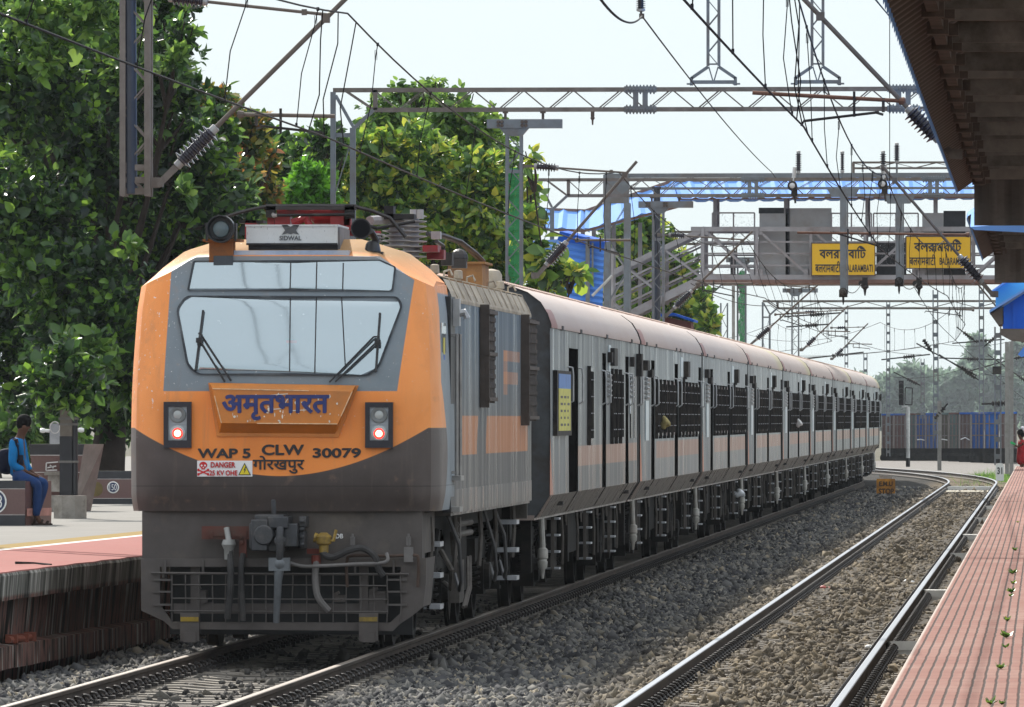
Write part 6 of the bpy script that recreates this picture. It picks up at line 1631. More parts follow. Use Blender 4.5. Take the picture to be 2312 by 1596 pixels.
# ------------------------------------------------------------------ platform shed roofs (underside seen)
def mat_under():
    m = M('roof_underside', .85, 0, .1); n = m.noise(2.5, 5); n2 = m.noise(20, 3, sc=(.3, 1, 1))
    x, y, z = m.xyz(); c = m.mix(((n2 - .5) * 2).clamp() * .5, m.mix(n, (.09, .078, .068), (.18, .158, .14)), (.025, .02, .017)); rib_shade = ((y + 400).mod(.8) - .2).ab().rsub(.12).step(.05) + ((y + 400).mod(.8) - .55).ab().rsub(.04).step(.04) * .6; m.color(m.mix(rib_shade.clamp() * .75, c, (.018, .014, .012))); return m.m  # dark stripes painted in as the shading of the sheet ribs
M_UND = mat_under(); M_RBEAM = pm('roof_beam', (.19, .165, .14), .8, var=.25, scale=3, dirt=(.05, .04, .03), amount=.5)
EX, EZ = -1.18, 5.50
def shed(Ya, Yb, label, step=3.1):
    t = T('platform_shed', label, 'platform shed', (EX + 3, Ya, .84), 0, 'platform sheds')
    pitch = .8; n = int((Yb - Ya) / (pitch / 4)); sl = .70; wd_ = 5.6
    def prof_(i): return (0, .075, .075, 0)[i % 4]
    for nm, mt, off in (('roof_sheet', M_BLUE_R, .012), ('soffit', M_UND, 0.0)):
        m = MB(); rows = [[], [], []]
        for i in range(n + 1):
            y = Ya + (Yb - Ya) * i / n; h = prof_(i) + off
            for k, d in enumerate((0, .6, wd_)): rows[k].append((EX + d, y, EZ + d * sl + h))
        m.grid(rows)
        if off: m.grid([rows[0], [(p[0] - .02, p[1], p[2] - .06) for p in rows[0]]])
        m.build(nm, mt, t, W=True, fix=False)
    m = MB(); bx = EX + .30; bz = EZ + .30 * sl - .05
    m.bar((bx, Ya, bz), (bx, Yb, bz), .10, .14)
    k = 0; y = Ya + .4
    while y < Yb:
        m.box((bx, y, bz - .03), (.18, .3, .16)); m.box((bx + .1, y + step * .5, bz), (.12, .18, .1)); y += step
    e = m.build('eave_beam', pm('eave_beam', (.1, .075, .06), .85, dirt=(.04, .03, .025), amount=.5), t, W=True)
    y = Ya + .6; i = 0
    while y < Yb - .2:
        m = MB(); z = bz + .03 + .05 * (i % 2); m.bb(bx, EX + wd_, y, y + .10, z - .06, z + .13); m.bb(bx, EX + wd_, y - .10, y + .14, z + .13, z + .15); m.build('tie_beam', M_RBEAM, t, W=True); y += step; i += 1
    # sheeted gable hanging at the far end
    m = MB(); nn = 44; rows = [[], []]
    for i in range(nn + 1):
        x = EX + .22 + i * .105; o = (0, .04, .04, 0)[i % 4]; rows[0].append((x, Yb - o, EZ + .25)); rows[1].append((x, Yb - o, EZ - .47))
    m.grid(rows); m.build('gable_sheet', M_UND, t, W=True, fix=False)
    m = MB(); m.bar((EX + .2, Yb - .05, EZ + .26), (EX + 5, Yb - .05, EZ + .26), .06, .1); m.build('gable_rail', M_RBEAM, t, W=True)
    for yy in (Ya + 3, (Ya + Yb) / 2, Yb - 3):
        m = MB(); m.bb(3.0, 3.2, yy, yy + .2, .84, EZ + 2.2); m.build('shed_post', M_GALV, t, W=True)
    return t
shed(38, 121, 'long platform shed overhead, brown ribbed underside and blue roof edge')
shed(136, 172, 'second platform shed beyond the gap, brown ribbed underside', 3.1)
m = MB(); q = [P(2191, 512, 123), P(2340, 502, 123), P(2340, 526, 123), P(2200, 519, 123)]; m.prism(q, (0, 1.6, .25)); tag(m.build('awning_sheet', M_BLUE_R), 'pale blue sheet edge between the two shed gables', 'awning')
t = T('blue_shelter', 'bright blue gabled shelter at the end of the sheds', 'shelter', P(2300, 1080, 200))
Y = 200
m = MB(); q = [P(2248, 690, Y + 3), P(2248, 655, Y + 3), P(2275, 638, Y + 3), P(2360, 638, Y + 3), P(2360, 700, Y + 3)]; m.prism(q, (0, .1, 0)); m.build('upper_gable', mat_blue('cyan_sheet', (.10, .42, .72), (.14, .5, .8)), t, W=True)
m = MB(); q = [P(2264, 694, Y), P(2360, 632, Y), P(2360, 742, Y), P(2264, 742, Y)]; m.prism(q, (0, .08, 0)); m.build('lower_gable', M_BLUE_D, t, W=True)
m = MB()
for px in (2290,): m.bar(P(px, 680, Y - .05), P(px, 742, Y - .05), .05, .04)
m.build('gable_rib', M_BLUE_D, t, W=True)
m = MB(); a, b_ = P(2234, 706, Y - .3), P(2370, 622, Y - .3); m.prism([a, b_, b_ + Vector((0, 0, .06)), a + Vector((0, 0, .06))], (0, 5, 0)); a, b_ = P(2234, 664, Y + 2.6), P(2285, 628, Y + 2.6); m.prism([a, b_, b_ + Vector((0, 0, .05)), a + Vector((0, 0, .05))], (0, 5, 0)); m.build('roof_sheet', M_BLUE_R, t, W=True)
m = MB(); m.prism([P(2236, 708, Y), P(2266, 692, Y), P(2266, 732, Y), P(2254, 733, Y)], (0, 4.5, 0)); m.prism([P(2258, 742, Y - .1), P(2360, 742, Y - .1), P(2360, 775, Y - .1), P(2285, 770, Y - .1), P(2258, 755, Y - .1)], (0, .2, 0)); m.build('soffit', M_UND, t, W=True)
m = MB(); m.bb(2.2, 2.4, Y, Y + .2, .84, 4.5); m.build('shelter_post', M_GALV, t, W=True)
m = MB(); m.prism([P(2298, 800, 215), P(2318, 775, 215), P(2330, 800, 215), P(2306, 806, 215)], (0, .3, 0)); tag(m.build('blue_tarpaulin', M_BLUE_W), 'scrap of blue tarpaulin hanging below the blue shelter', 'tarpaulin')
# ------------------------------------------------------------------ trees
def mat_leaf(name, cols, gloss=.28, trans=.42, young=None):
    m = M(name, gloss); r = m.island(); st = [(i / (len(cols) - 1), c) for i, c in enumerate(cols)]
    c = m.ramp(r, st); nt = m.nt; m.color(c)
    tl = nt.nodes.new('ShaderNodeBsdfTranslucent'); mx = nt.nodes.new('ShaderNodeMixShader'); mx.inputs[0].default_value = trans
    hs = nt.nodes.new('ShaderNodeHueSaturation'); hs.inputs['Value'].default_value = 1.5; hs.inputs['Hue'].default_value = .485; nt.links.new(c, hs.inputs['Color']); nt.links.new(hs.outputs[0], tl.inputs[0])
    nt.links.new(m.b.outputs[0], mx.inputs[1]); nt.links.new(tl.outputs[0], mx.inputs[2]); nt.links.new(mx.outputs[0], nt.nodes['Material Output'].inputs[0]); return m.m
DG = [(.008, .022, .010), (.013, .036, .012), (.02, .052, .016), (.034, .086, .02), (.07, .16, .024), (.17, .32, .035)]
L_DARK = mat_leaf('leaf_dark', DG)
L_ORA = mat_leaf('leaf_new_flush', [(.02, .045, .015), (.03, .075, .02), (.05, .11, .02), (.13, .17, .03), (.27, .24, .04), (.33, .13, .04)])
L_MID = mat_leaf('leaf_mid', [(.022, .055, .018), (.04, .10, .024), (.075, .165, .03), (.14, .27, .036), (.26, .38, .045), (.38, .37, .055)])
L_LITE = mat_leaf('leaf_light', [(.03, .07, .02), (.05, .12, .025), (.08, .17, .03), (.13, .25, .04), (.2, .32, .06)])
L_VINE = mat_leaf('leaf_vine', [(.03, .10, .012), (.06, .2, .015), (.1, .3, .02), (.13, .36, .03)])
L_FAR = mat_leaf('leaf_far', [(.09, .135, .10), (.11, .16, .12), (.13, .185, .135)], .7, .6)  # paler, more translucent leaf colour stands in for distance haze
M_BARK = pm('bark', (.04, .031, .026), .95, var=.35, scale=5, bump=.4)
def leaves(name, mat, parent, blobs, n, size, seed, rosette=7, droop=.15, shell=.55, W0=None):
    """many folded leaves in rosettes spread through overlapping lumps; blobs = [(centre, radii)]"""
    g = np.random.default_rng(seed); vol = np.array([b[1][0] * b[1][1] * b[1][2] for b in blobs]) ** .72; vol /= vol.sum()
    nc = max(1, n // rosette); bi = g.choice(len(blobs), nc, p=vol)
    C = np.array([list(b[0]) for b in blobs])[bi]; Rr = np.array([b[1] for b in blobs])[bi]
    d = g.normal(size=(nc, 3)); d /= np.linalg.norm(d, axis=1)[:, None]
    rad = g.uniform(0, 1, nc) ** shell * g.uniform(.82, 1.12, nc)
    # ragged outline: lumps of their own on each lump
    wob = 1 + .22 * np.sin(d[:, 0] * 5 + bi) * np.sin(d[:, 2] * 6 + bi * 2.3)
    pos = C + d * Rr * (rad * wob)[:, None]
    ax = d * .7 + g.normal(size=(nc, 3)) * .5 + np.array([0, 0, .55]); ax /= np.linalg.norm(ax, axis=1)[:, None]
    ref = np.where(np.abs(ax[:, 2:3]) < .9, np.array([[0, 0, 1.]]), np.array([[1., 0, 0]])); u = np.cross(ax, ref); u /= np.linalg.norm(u, axis=1)[:, None]; v = np.cross(ax, u)
    k = np.arange(rosette); ang = (k * 2.4)[None] + g.uniform(0, 6.3, (nc, 1)); tilt = g.uniform(.35, 1.25, (nc, rosette))
    rdir = u[:, None] * np.cos(ang)[..., None] + v[:, None] * np.sin(ang)[..., None]
    ld = rdir * np.sin(tilt)[..., None] + ax[:, None] * np.cos(tilt)[..., None] + np.array([0, 0, -droop]); ld /= np.linalg.norm(ld, axis=2)[..., None]
    base = pos[:, None] + ax[:, None] * (g.uniform(-.5, .5, (nc, rosette)) * size)[..., None]
    ld = ld.reshape(-1, 3); base = base.reshape(-1, 3); N = len(ld)
    s = np.cross(ld, np.repeat(ax, rosette, 0) + g.normal(size=(N, 3)) * .35); s /= np.linalg.norm(s, axis=1)[:, None] + 1e-9; nn = np.cross(s, ld)
    L_ = size * g.lognormal(0, .28, (N, 1)); w = L_ * g.uniform(.24, .36, (N, 1)); fold = w * .38; b0 = base + ld * L_ * .12
    P_ = [b0, b0 + ld * L_ * .3 + s * w + nn * fold, b0 + ld * L_ * .68 + s * w * .8 + nn * fold * .7, b0 + ld * L_ * 1.0 - nn * fold * .3, b0 + ld * L_ * .68 - s * w * .8 + nn * fold * .7, b0 + ld * L_ * .3 - s * w + nn * fold]
    V = np.stack(P_, 1).reshape(-1, 3)
    if parent is not None: o = WL[parent.name]; V = V - np.array([o.x, o.y, o.z])
    q = np.array([(0, 3, 2, 1), (0, 5, 4, 3)]); Fq = (q[None] + (np.arange(N) * 6)[:, None, None]).reshape(-1, 4)
    me = bpy.data.meshes.new(name); me.vertices.add(len(V)); me.vertices.foreach_set('co', V.ravel().astype(np.float32))
    me.loops.add(Fq.size); me.loops.foreach_set('vertex_index', Fq.ravel().astype(np.int32)); me.polygons.add(len(Fq)); me.polygons.foreach_set('loop_start', np.arange(0, Fq.size, 4, dtype=np.int32))
    me.materials.append(mat); me.update(calc_edges=True); return link(name, me, parent)
def px_blobs(lst, Y, dY=4.0, seed=1, flat=1.0):
    r = random.Random(seed); out = []
    for x, y, rr in lst:
        yy = Y + r.uniform(-dY, dY); k = rr / F * yy; out.append((P(x, y, yy), (k, k * flat, k)))
    return out
def tree(label, base, blobs, mat, n, size, seed, trunk_r=.25, limbs=True, extra=None, group=None, name='tree', **kw):
    t = T(name, label, 'tree', base, 0, group); b0 = Vector(base)
    m = MB(); cen = sum((b[0] for b in blobs), Vector()) / len(blobs)
    fork = b0.lerp(Vector((cen.x, cen.y, cen.z)), .45); fork.x = b0.x + (cen.x - b0.x) * .4
    m.tube([b0, b0.lerp(fork, .5) + Vector((.08, 0, 0)), fork], [trunk_r * 1.3, trunk_r, trunk_r * .8], 10)
    m.build('trunk', M_BARK, t, smooth=True, W=True)
    if limbs:
        m = MB(); r = random.Random(seed)
        for c, rr in blobs:
            mid = fork.lerp(c, .5) + Vector((r.uniform(-.3, .3), r.uniform(-.3, .3), r.uniform(-.2, .5))); m.tube([fork, mid, c], [trunk_r * .34, trunk_r * .18, .02], 6)
            for k in range(4): e = c + Vector((r.uniform(-1, 1) * rr[0], r.uniform(-1, 1) * rr[1], r.uniform(-.7, .9) * rr[2])); m.tube([mid.lerp(c, .6), mid.lerp(e, .7) + Vector((0, 0, .1)), e], [.05, .03, .012], 5)
        m.build('limbs', M_BARK, t, smooth=True, W=True)
    leaves('crown', mat, t, blobs, n, size, seed, **kw)
    if extra: leaves('young_foliage', extra[0], t, extra[1], extra[2], extra[3], seed + 50, **kw)
    return t
A_ = [(20, 60, 120), (120, 30, 130), (240, 20, 120), (340, 30, 90), (400, 10, 50), (405, 100, 55), (60, 200, 150), (210, 190, 150), (330, 200, 110), (400, 210, 60), (40, 350, 150), (180, 360, 160), (310, 350, 130), (410, 330, 90), (470, 300, 60), (60, 500, 150), (200, 520, 160), (340, 500, 140), (440, 430, 100), (520, 480, 80), (40, 660, 150), (180, 680, 160), (310, 660, 140), (60, 800, 130), (190, 810, 130), (300, 820, 120), (110, 880, 80), (230, 890, 90), (320, 900, 80), (270, 950, 60), (420, 600, 120), (380, 760, 120)]
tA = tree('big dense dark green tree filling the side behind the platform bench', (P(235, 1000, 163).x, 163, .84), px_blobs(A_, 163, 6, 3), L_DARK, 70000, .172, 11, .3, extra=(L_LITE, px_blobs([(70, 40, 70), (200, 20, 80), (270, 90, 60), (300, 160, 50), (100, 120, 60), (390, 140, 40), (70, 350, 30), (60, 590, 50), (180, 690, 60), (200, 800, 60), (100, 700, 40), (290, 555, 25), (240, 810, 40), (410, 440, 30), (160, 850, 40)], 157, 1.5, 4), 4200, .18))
leaves('overhanging_branch', L_DARK, tA, px_blobs([(150, 875, 45), (175, 900, 26), (128, 905, 24), (150, 830, 60), (205, 860, 40), (95, 850, 40)], 127.3, .5, 5), 620, .17, 71)
leaves('bright_sprig', L_LITE, tA, px_blobs([(160, 925, 14)], 127.2, .2, 5), 14, .18, 72)
B_ = [(480, 230, 42), (505, 290, 60), (540, 350, 60), (480, 350, 60), (570, 300, 40), (585, 370, 45), (520, 430, 70), (460, 420, 60), (590, 450, 50), (500, 520, 80), (440, 540, 70)]
tree('tree with orange and yellow new leaves at the edge of the big dark tree', (P(515, 1000, 176).x, 176, .84), px_blobs(B_, 176, 3, 5), L_ORA, 11000, .175, 12, .14)
C1 = [(620, 340, 45), (600, 400, 50), (650, 380, 55), (700, 350, 50), (740, 330, 45), (640, 450, 60), (600, 480, 50), (700, 450, 60), (720, 520, 60), (640, 540, 70)]
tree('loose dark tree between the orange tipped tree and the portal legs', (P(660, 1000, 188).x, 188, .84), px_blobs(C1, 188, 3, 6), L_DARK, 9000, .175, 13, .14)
C2 = [(850, 400, 90), (930, 380, 90), (1010, 400, 90), (1090, 410, 75), (1150, 450, 50), (820, 480, 90), (900, 480, 90), (990, 490, 95), (1080, 500, 90), (1150, 520, 60), (860, 350, 60), (800, 380, 60), (780, 450, 60), (1000, 560, 90), (1100, 580, 80), (1160, 600, 50), (900, 560, 80)]
tree('broad tree with glossy yellow-green new leaves behind the locomotive roof', (P(960, 1000, 192).x, 192, .84), px_blobs(C2, 192, 3, 7), L_MID, 24000, .185, 14, .2)
C3 = [(880, 270, 60), (950, 240, 55), (1010, 260, 60), (920, 310, 60), (1060, 300, 65), (1000, 330, 60), (1110, 340, 55), (1140, 390, 45), (980, 205, 30), (900, 215, 25), (850, 300, 40), (1180, 430, 35), (1100, 280, 35)]
tree('taller airy heart-leaved tree rising above the yellow-green tree', (P(1010, 1000, 200).x, 200, .84), px_blobs(C3, 200, 2.5, 8), L_LITE, 7800, .17, 15, .16, rosette=4, droop=.5)
tree('small leafy tree reaching round the green netted column to the blue shed', (P(1195, 1000, 182).x, 182, .84), px_blobs([(1195, 500, 30), (1205, 570, 32), (1240, 600, 35), (1280, 612, 28), (1300, 615, 16), (1215, 640, 40), (1190, 420, 22), (1195, 350, 14)], 182, 1.2, 9), L_MID, 950, .23, 16, .1, rosette=4, droop=.5)
D_ = [(1440, 510, 45), (1400, 560, 55), (1470, 570, 60), (1520, 610, 50), (1420, 640, 60), (1500, 670, 60), (1560, 690, 45), (1590, 710, 25), (1540, 730, 50), (1450, 720, 60), (1360, 620, 50), (1340, 680, 50), (1460, 490, 25), (1600, 735, 20)]
tree('light green tree seen through the bridge stairs', (P(1480, 1000, 285).x, 285, .84), px_blobs(D_, 285, 3, 10), L_MID, 9500, .28, 17, .2)
v_ = T('vine', 'bright green creeper mound in front of the dark tree, beside the portal leg', 'creeper', (P(700, 1000, 183).x, 183, .84)); leaves('foliage', L_VINE, v_, px_blobs([(700, 410, 42), (670, 440, 36), (735, 400, 26), (700, 470, 45), (740, 450, 26), (650, 490, 30)], 183, 1, 11), 3200, .14, 18, rosette=5)
m = MB(); m.tube([P(705, 1000, 184), P(702, 700, 184), P(700, 420, 184)], [.1, .07, .03], 8); m.build('stem', M_BARK, v_, smooth=True, W=True)
for i, (lst, lab) in enumerate((([(0, 950, 60), (50, 985, 45), (-30, 990, 60)], 'sunlit light green bush behind the seated man'), ([(120, 965, 50), (90, 990, 45), (150, 1000, 35)], 'sunlit light green bush behind the granite planter'))):
    b_ = T('bush', lab, 'bush', (P(lst[0][0], 1000, 215 + 3 * i).x, 215 + 3 * i, .84)); leaves('foliage', L_LITE, b_, px_blobs(lst, 215 + 3 * i, 2, 20 + i), 1500, .3, 30 + i)
    mb = MB()
    for k in range(5): mb.tube([WL[b_.name] + Vector((rnd.uniform(-.3, .3), 0, -.0)), WL[b_.name] + Vector((rnd.uniform(-.7, .7), 0, .8))], .03, 5)
    mb.build('stems', M_BARK, b_, W=True)
# fan palm
t = T('fan_palm', 'grey-green fan palm fronds showing over the edge of the big tree', 'palm', (P(372, 1000, 205).x, 205, .84)); c = P(372, 178, 205)
m = MB(); m.tube([P(372, 1000, 205), c], [.2, .16], 10); m.build('trunk', M_BARK, t, smooth=True, W=True)
m = MB()
for h in range(7):
    a0 = .2 + h * .48; hub = c + Vector((math.cos(a0) * .35, rnd.uniform(-.3, .3), math.sin(a0) * .35)); m.bar(c, hub, .03)
    for k in range(17):
        a = a0 + (k - 8) * .13; d = Vector((math.cos(a), rnd.uniform(-.12, .12), math.sin(a))); s = Vector((-d.z, 0, d.x)); L_ = rnd.uniform(.5, .68)
        m.add([hub, hub + d * L_ * .5 + s * .022, hub + d * L_, hub + d * L_ * .5 - s * .022], [(0, 1, 2, 3)])
m.build('fronds', mat_leaf('palm_leaf', [(.1, .14, .1), (.16, .2, .15)], .5, .25), t, W=True, fix=False)
# hazy trees beyond the yard
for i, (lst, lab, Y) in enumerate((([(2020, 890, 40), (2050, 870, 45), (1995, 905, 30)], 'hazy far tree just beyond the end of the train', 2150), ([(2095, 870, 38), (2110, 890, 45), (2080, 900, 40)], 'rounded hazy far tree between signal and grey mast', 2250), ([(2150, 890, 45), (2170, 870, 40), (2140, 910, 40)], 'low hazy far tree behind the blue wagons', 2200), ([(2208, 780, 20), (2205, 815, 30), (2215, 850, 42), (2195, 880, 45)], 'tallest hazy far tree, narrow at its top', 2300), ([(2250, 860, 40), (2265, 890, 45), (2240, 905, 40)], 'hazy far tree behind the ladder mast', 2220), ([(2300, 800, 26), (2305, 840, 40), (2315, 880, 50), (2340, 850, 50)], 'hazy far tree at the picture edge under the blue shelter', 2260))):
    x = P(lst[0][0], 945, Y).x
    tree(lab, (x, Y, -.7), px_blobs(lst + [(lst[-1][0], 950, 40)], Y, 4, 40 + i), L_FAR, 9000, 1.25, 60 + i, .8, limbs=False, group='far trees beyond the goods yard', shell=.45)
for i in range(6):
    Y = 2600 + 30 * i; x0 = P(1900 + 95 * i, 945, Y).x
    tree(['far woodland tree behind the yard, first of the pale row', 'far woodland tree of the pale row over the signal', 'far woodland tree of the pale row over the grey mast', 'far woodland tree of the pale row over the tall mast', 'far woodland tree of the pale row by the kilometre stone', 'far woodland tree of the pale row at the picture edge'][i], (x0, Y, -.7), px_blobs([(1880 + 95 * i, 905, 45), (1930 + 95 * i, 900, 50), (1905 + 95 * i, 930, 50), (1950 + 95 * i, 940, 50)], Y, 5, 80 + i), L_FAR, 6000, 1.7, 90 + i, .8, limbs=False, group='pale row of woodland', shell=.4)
# ------------------------------------------------------------------ platform furniture
def mat_granite():
    m = M('red_granite', .3); n = m.noise(45, 3); n2 = m.noise(3, 4); x, y, z = m.xyz()
    c = m.mix(n, (.085, .04, .038), (.16, .085, .078)); m.color(m.mix(n2 * .3, c, (.2, .14, .13))); return m.m
M_GRAN = mat_granite(); M_BLK = pm('black_granite', (.025, .026, .032), .25, var=.2); M_CEMENT = pm('cement', (.28, .26, .235), .9, var=.2, dirt=(.12, .1, .08), amount=.5); M_GROUT = pm('grout_white', (.5, .47, .45), .8)
def granite_box(t, x0, x1, y0, y1, z0, z1, top=.16, bot=.22, taper=0.0):
    zb, zt = z0 + (z1 - z0) * bot, z1 - (z1 - z0) * top
    def ring(z): k = taper * (1 - (z - z0) / (z1 - z0)); return [(x0 + k, y0 + k, z), (x1 - k, y0 + k, z), (x1 - k, y1 - k, z), (x0 + k, y1 - k, z)]
    for nm, a, b_, mt in (('base_band', z0, zb, M_BLK), ('granite_face', zb, zt, M_GRAN), ('top_band', zt, z1, M_BLK)):
        if b_ - a < .01: continue
        m = MB(); m.grid([ring(a) + ring(a)[:1], ring(b_) + ring(b_)[:1]]); r = ring(b_); m.add(r, [(0, 1, 2, 3)]); r = ring(a); m.add(r, [(0, 1, 2, 3)]); m.build(nm, mt, t, W=True)
    m = MB()
    for z in ([zt, zb] if bot > .01 else [zt]): r = ring(z); m.bar(Vector(r[0]) + Vector((0, -.003, 0)), Vector(r[1]) + Vector((0, -.003, 0)), .008, .008)
    for f in (.4, .8): a, b_ = Vector(ring(zb)[0]).lerp(Vector(ring(zb)[1]), f), Vector(ring(zt)[0]).lerp(Vector(ring(zt)[1]), f); m.bar(a + Vector((0, -.002, 0)), b_ + Vector((0, -.002, 0)), .006, .006)
    m.build('grout_joint', M_GROUT, t, W=True)
def badge(t, s, px, py, Y, r, fy):
    c = P(px, py, Y); fn = lambda x, z, l: Vector((x, fy - l - .004, z)); m = MB(); n = 28
    m.add([(c.x + r * math.cos(2 * math.pi * i / n), fy - .004, c.z + r * math.sin(2 * math.pi * i / n)) for i in range(n)], [tuple(range(n))]); b_ = m.build('number_disc', pm('disc_blue', (.02, .035, .09), .5), t, W=True)
    m = MB()
    for i in range(n): a, q = 2 * math.pi * i / n, 2 * math.pi * (i + 1) / n; m.bar((c.x + r * math.cos(a), fy - .008, c.z + r * math.sin(a)), (c.x + r * math.cos(q), fy - .008, c.z + r * math.sin(q)), .022, .006, up=(0, 1, 0))
    write(m, s, c.x - r * .66, c.x + r * .66, c.z - r * .55, c.z + r * .55, fn, .0); m.build('number', pm('disc_white', (.75, .75, .73), .6), b_, W=True)
Y1 = 119.6; z0 = .84
t = T('granite_bench', 'dark granite bench the man sits on, cut-off white number disc on its front', 'bench', P(20, 1187, Y1 + .5), 0, 'granite benches'); x1 = P(57, 1100, Y1).x
granite_box(t, x1 - 2.3, x1, Y1, Y1 + .62, z0, Z_(1086, Y1), .18, .24); badge(t, '148', -13, 1132, Y1, .165, Y1)
m = MB(); xe = P(116, 1100, Y1 + 1.1).x; zt_ = Z_(1087, Y1 + .3); m.prism([(x1 + .003, Y1 + .004, z0), (xe, Y1 + 1.1, z0), (xe - .9, Y1 + 1.1, z0)], (0, 0, zt_ - z0 - .002)); m.build('end_slab', M_GRAN, t, W=True)
m = MB(); m.prism([(x1 + .02, Y1 + .012, z0 + .13), (xe, Y1 + 1.09, z0 + .13), (xe + .004, Y1 + 1.086, z0 + .24), (x1 + .024, Y1 + .008, z0 + .24)], (.003, -.003, 0)); m.build('pink_slab', pm('pink_slab', (.42, .22, .19), .6), t, W=True)
t = T('granite_bench', 'low granite bench with the number 150 in a blue disc by the locomotive', 'bench', P(250, 1137, 150), 0, 'granite benches'); Yb2 = 150; x0 = P(196, 1100, Yb2).x
granite_box(t, x0, x0 + 2.6, Yb2, Yb2 + .7, z0, Z_(1064, Yb2), .24, .17); badge(t, '150', 255.5, 1100, Yb2, .095, Yb2)
m = MB(); n = 20; c = P(217, 1104, Yb2); m.add([(c.x + .12 * math.cos(2 * math.pi * i / n), Yb2 - .003, c.z + .13 * math.sin(2 * math.pi * i / n)) for i in range(n)], [tuple(range(n))]); m.build('faded_disc', pm('faded_yellow', (.13, .10, .045), .7), t, W=True)
Y3 = 138; t = T('granite_planter', 'tall granite planter wider at the top, with worn white marks on its side', 'planter', P(150, 1147, Y3)); xa, xb = P(64, 1050, Y3).x, P(221, 1050, Y3).x
m = MB(); zt, zm = Z_(1003, Y3), Z_(1028, Y3); z00 = .84; k = .2
def pr(z): f = 1 - (z - z00) / (zt - z00); return [(xa + k * f * .7, Y3 + .25 * f, z), (xb - k * f - .22, Y3 + .25 * f, z), (xb - k * f, Y3 + .9 - .1 * f, z), (xa + k * f * .7, Y3 + 1.1, z)]
for nm, a, b_, mt in (('granite_face', z00, zm, M_GRAN), ('top_band', zm, zt, M_BLK)):
    m = MB(); ra, rb = pr(a), pr(b_); m.quad(ra[0], ra[1], rb[1], rb[0]); m.quad(ra[3], ra[0], rb[0], rb[3]); m.quad(ra[2], ra[3], rb[3], rb[2]); m.quad(*rb); m.build(nm, mt, t, W=True)
m = MB(); ra, rb = pr(z00), pr(zt); m.quad(ra[1], ra[2], rb[2], rb[1]); m.build('end_slab', pm('granite_end', (.11, .075, .072), .3, var=.35, scale=8, dirt=(.3, .27, .26), amount=.25), t, W=True)
m = MB()
for z in (zm, Z_(1067, Y3)): r = pr(z); m.bar(Vector(r[0]) + Vector((0, -.004, 0)), Vector(r[1]) + Vector((0, -.004, 0)), .01, .01)
for a, b_ in (((104, 1045), (130, 1043)), ((104, 1045), (103, 1062)), ((106, 1056), (126, 1052)), ((103, 1062), (128, 1061)), ((112, 1050), (120, 1057))): p, q = P(*a, Y3), P(*b_, Y3); m.bar((p.x, Y3 + .05, p.z), (q.x, Y3 + .05, q.z), .02, .02)
m.build('worn_mark', M_GROUT, t, W=True)
m = MB(); m.prism([P(108, 1072, Y3 - .6), P(142, 1072, Y3 - .6), P(142, 1110, Y3 - .6), P(108, 1110, Y3 - .6)], (0, .5, 0)); m.prism([P(100, 1065, Y3 - .62), P(142, 1065, Y3 - .62), P(142, 1073, Y3 - .62), P(100, 1073, Y3 - .62)], (0, .5, 0)); m.bb(P(108, 0, Y3).x, P(142, 0, Y3).x, Y3 - .6, Y3 - .1, .84, 1.1); tag(m.build('cement_ledge', M_CEMENT), 'small pale cement ledge in front of the tall planter', 'ledge')
Y4 = 128; t = T('column_footing', 'rough concrete footing block carrying the black painted column', 'footing', P(154, 1172, Y4)); c = P(154, 1172, Y4)
m = MB(); r_ = .255; ring = [(c.x + r_ * math.cos(a) * 1.0, Y4 + .27 + r_ * math.sin(a), .84) for a in [math.pi / 8 + i * math.pi / 4 for i in range(8)]]; m.prism(ring, (0, 0, Z_(1120, Y4) - .84)); m.build('footing_block', M_CEMENT, t, W=True)
xq = P(147, 1000, Y4).x
t = T('steel_column', 'steel column painted black below with a drain pipe strapped beside it', 'column', (xq, Y4 + .25, Z_(1119, Y4)))
m = MB(); zc = Z_(985, Y4); m.bb(xq - .10, xq + .085, Y4 + .2, Y4 + .3, zc, Z_(885, Y4)); m.build('upper_shaft', pm('column_tan', (.19, .165, .14), .7, dirt=(.08, .07, .06), amount=.4), t, W=True)
m = MB(); m.bb(xq - .105, xq + .085, Y4 + .198, Y4 + .3, Z_(1119, Y4), zc); m.build('lower_shaft', pm('column_black', (.012, .012, .016), .35, dirt=(.1, .11, .13), amount=.2), t, W=True)
m = MB(); m.tube([(xq + .125, Y4 + .24, Z_(1119, Y4)), (xq + .12, Y4 + .24, Z_(885, Y4))], .042, 10); m.build('drain_pipe', pm('column_pipe', (.022, .022, .026), .4), t, smooth=True, W=True)
m = MB()
for py in (1043, 958, 945): m.bb(xq - .12, xq + .18, Y4 + .19, Y4 + .215, Z_(py + 2.5, Y4), Z_(py - 2.5, Y4))
m.build('strap', pm('strap_grey', (.18, .17, .16), .6), t, W=True)
Y5 = 147; t = T('water_post', 'tiled drinking water post with white taps behind the planter', 'water tap', P(136, 1140, Y5)); a, b_ = P(112, 1003, Y5), P(163, 956, Y5)
m = MB(); m.bb(a.x, b_.x, Y5, Y5 + .4, .84, b_.z); m.build('post_body', pm('post_grey', (.24, .24, .25), .5, dirt=(.4, .4, .4), amount=.3), t, W=True)
m = MB(); m.tube([P(88 + 12, 972, Y5 + .1), P(112, 973, Y5 + .1)], .028, 8); m.tube([P(163, 972, Y5 + .1), P(180, 971, Y5 + .1)], .028, 8); m.lathe(P(101, 972, Y5 + .1), (-1, 0, 0), [(0, .04), (.04, .045), (.08, .03)], 10); m.lathe(P(178, 971, Y5 + .1), (1, 0, 0), [(0, .04), (.05, .045), (.09, .03)], 10); m.build('tap', pm('tap_white', (.62, .62, .6), .4), t, smooth=True, W=True)
m = MB(); c = P(124, 965, Y5)
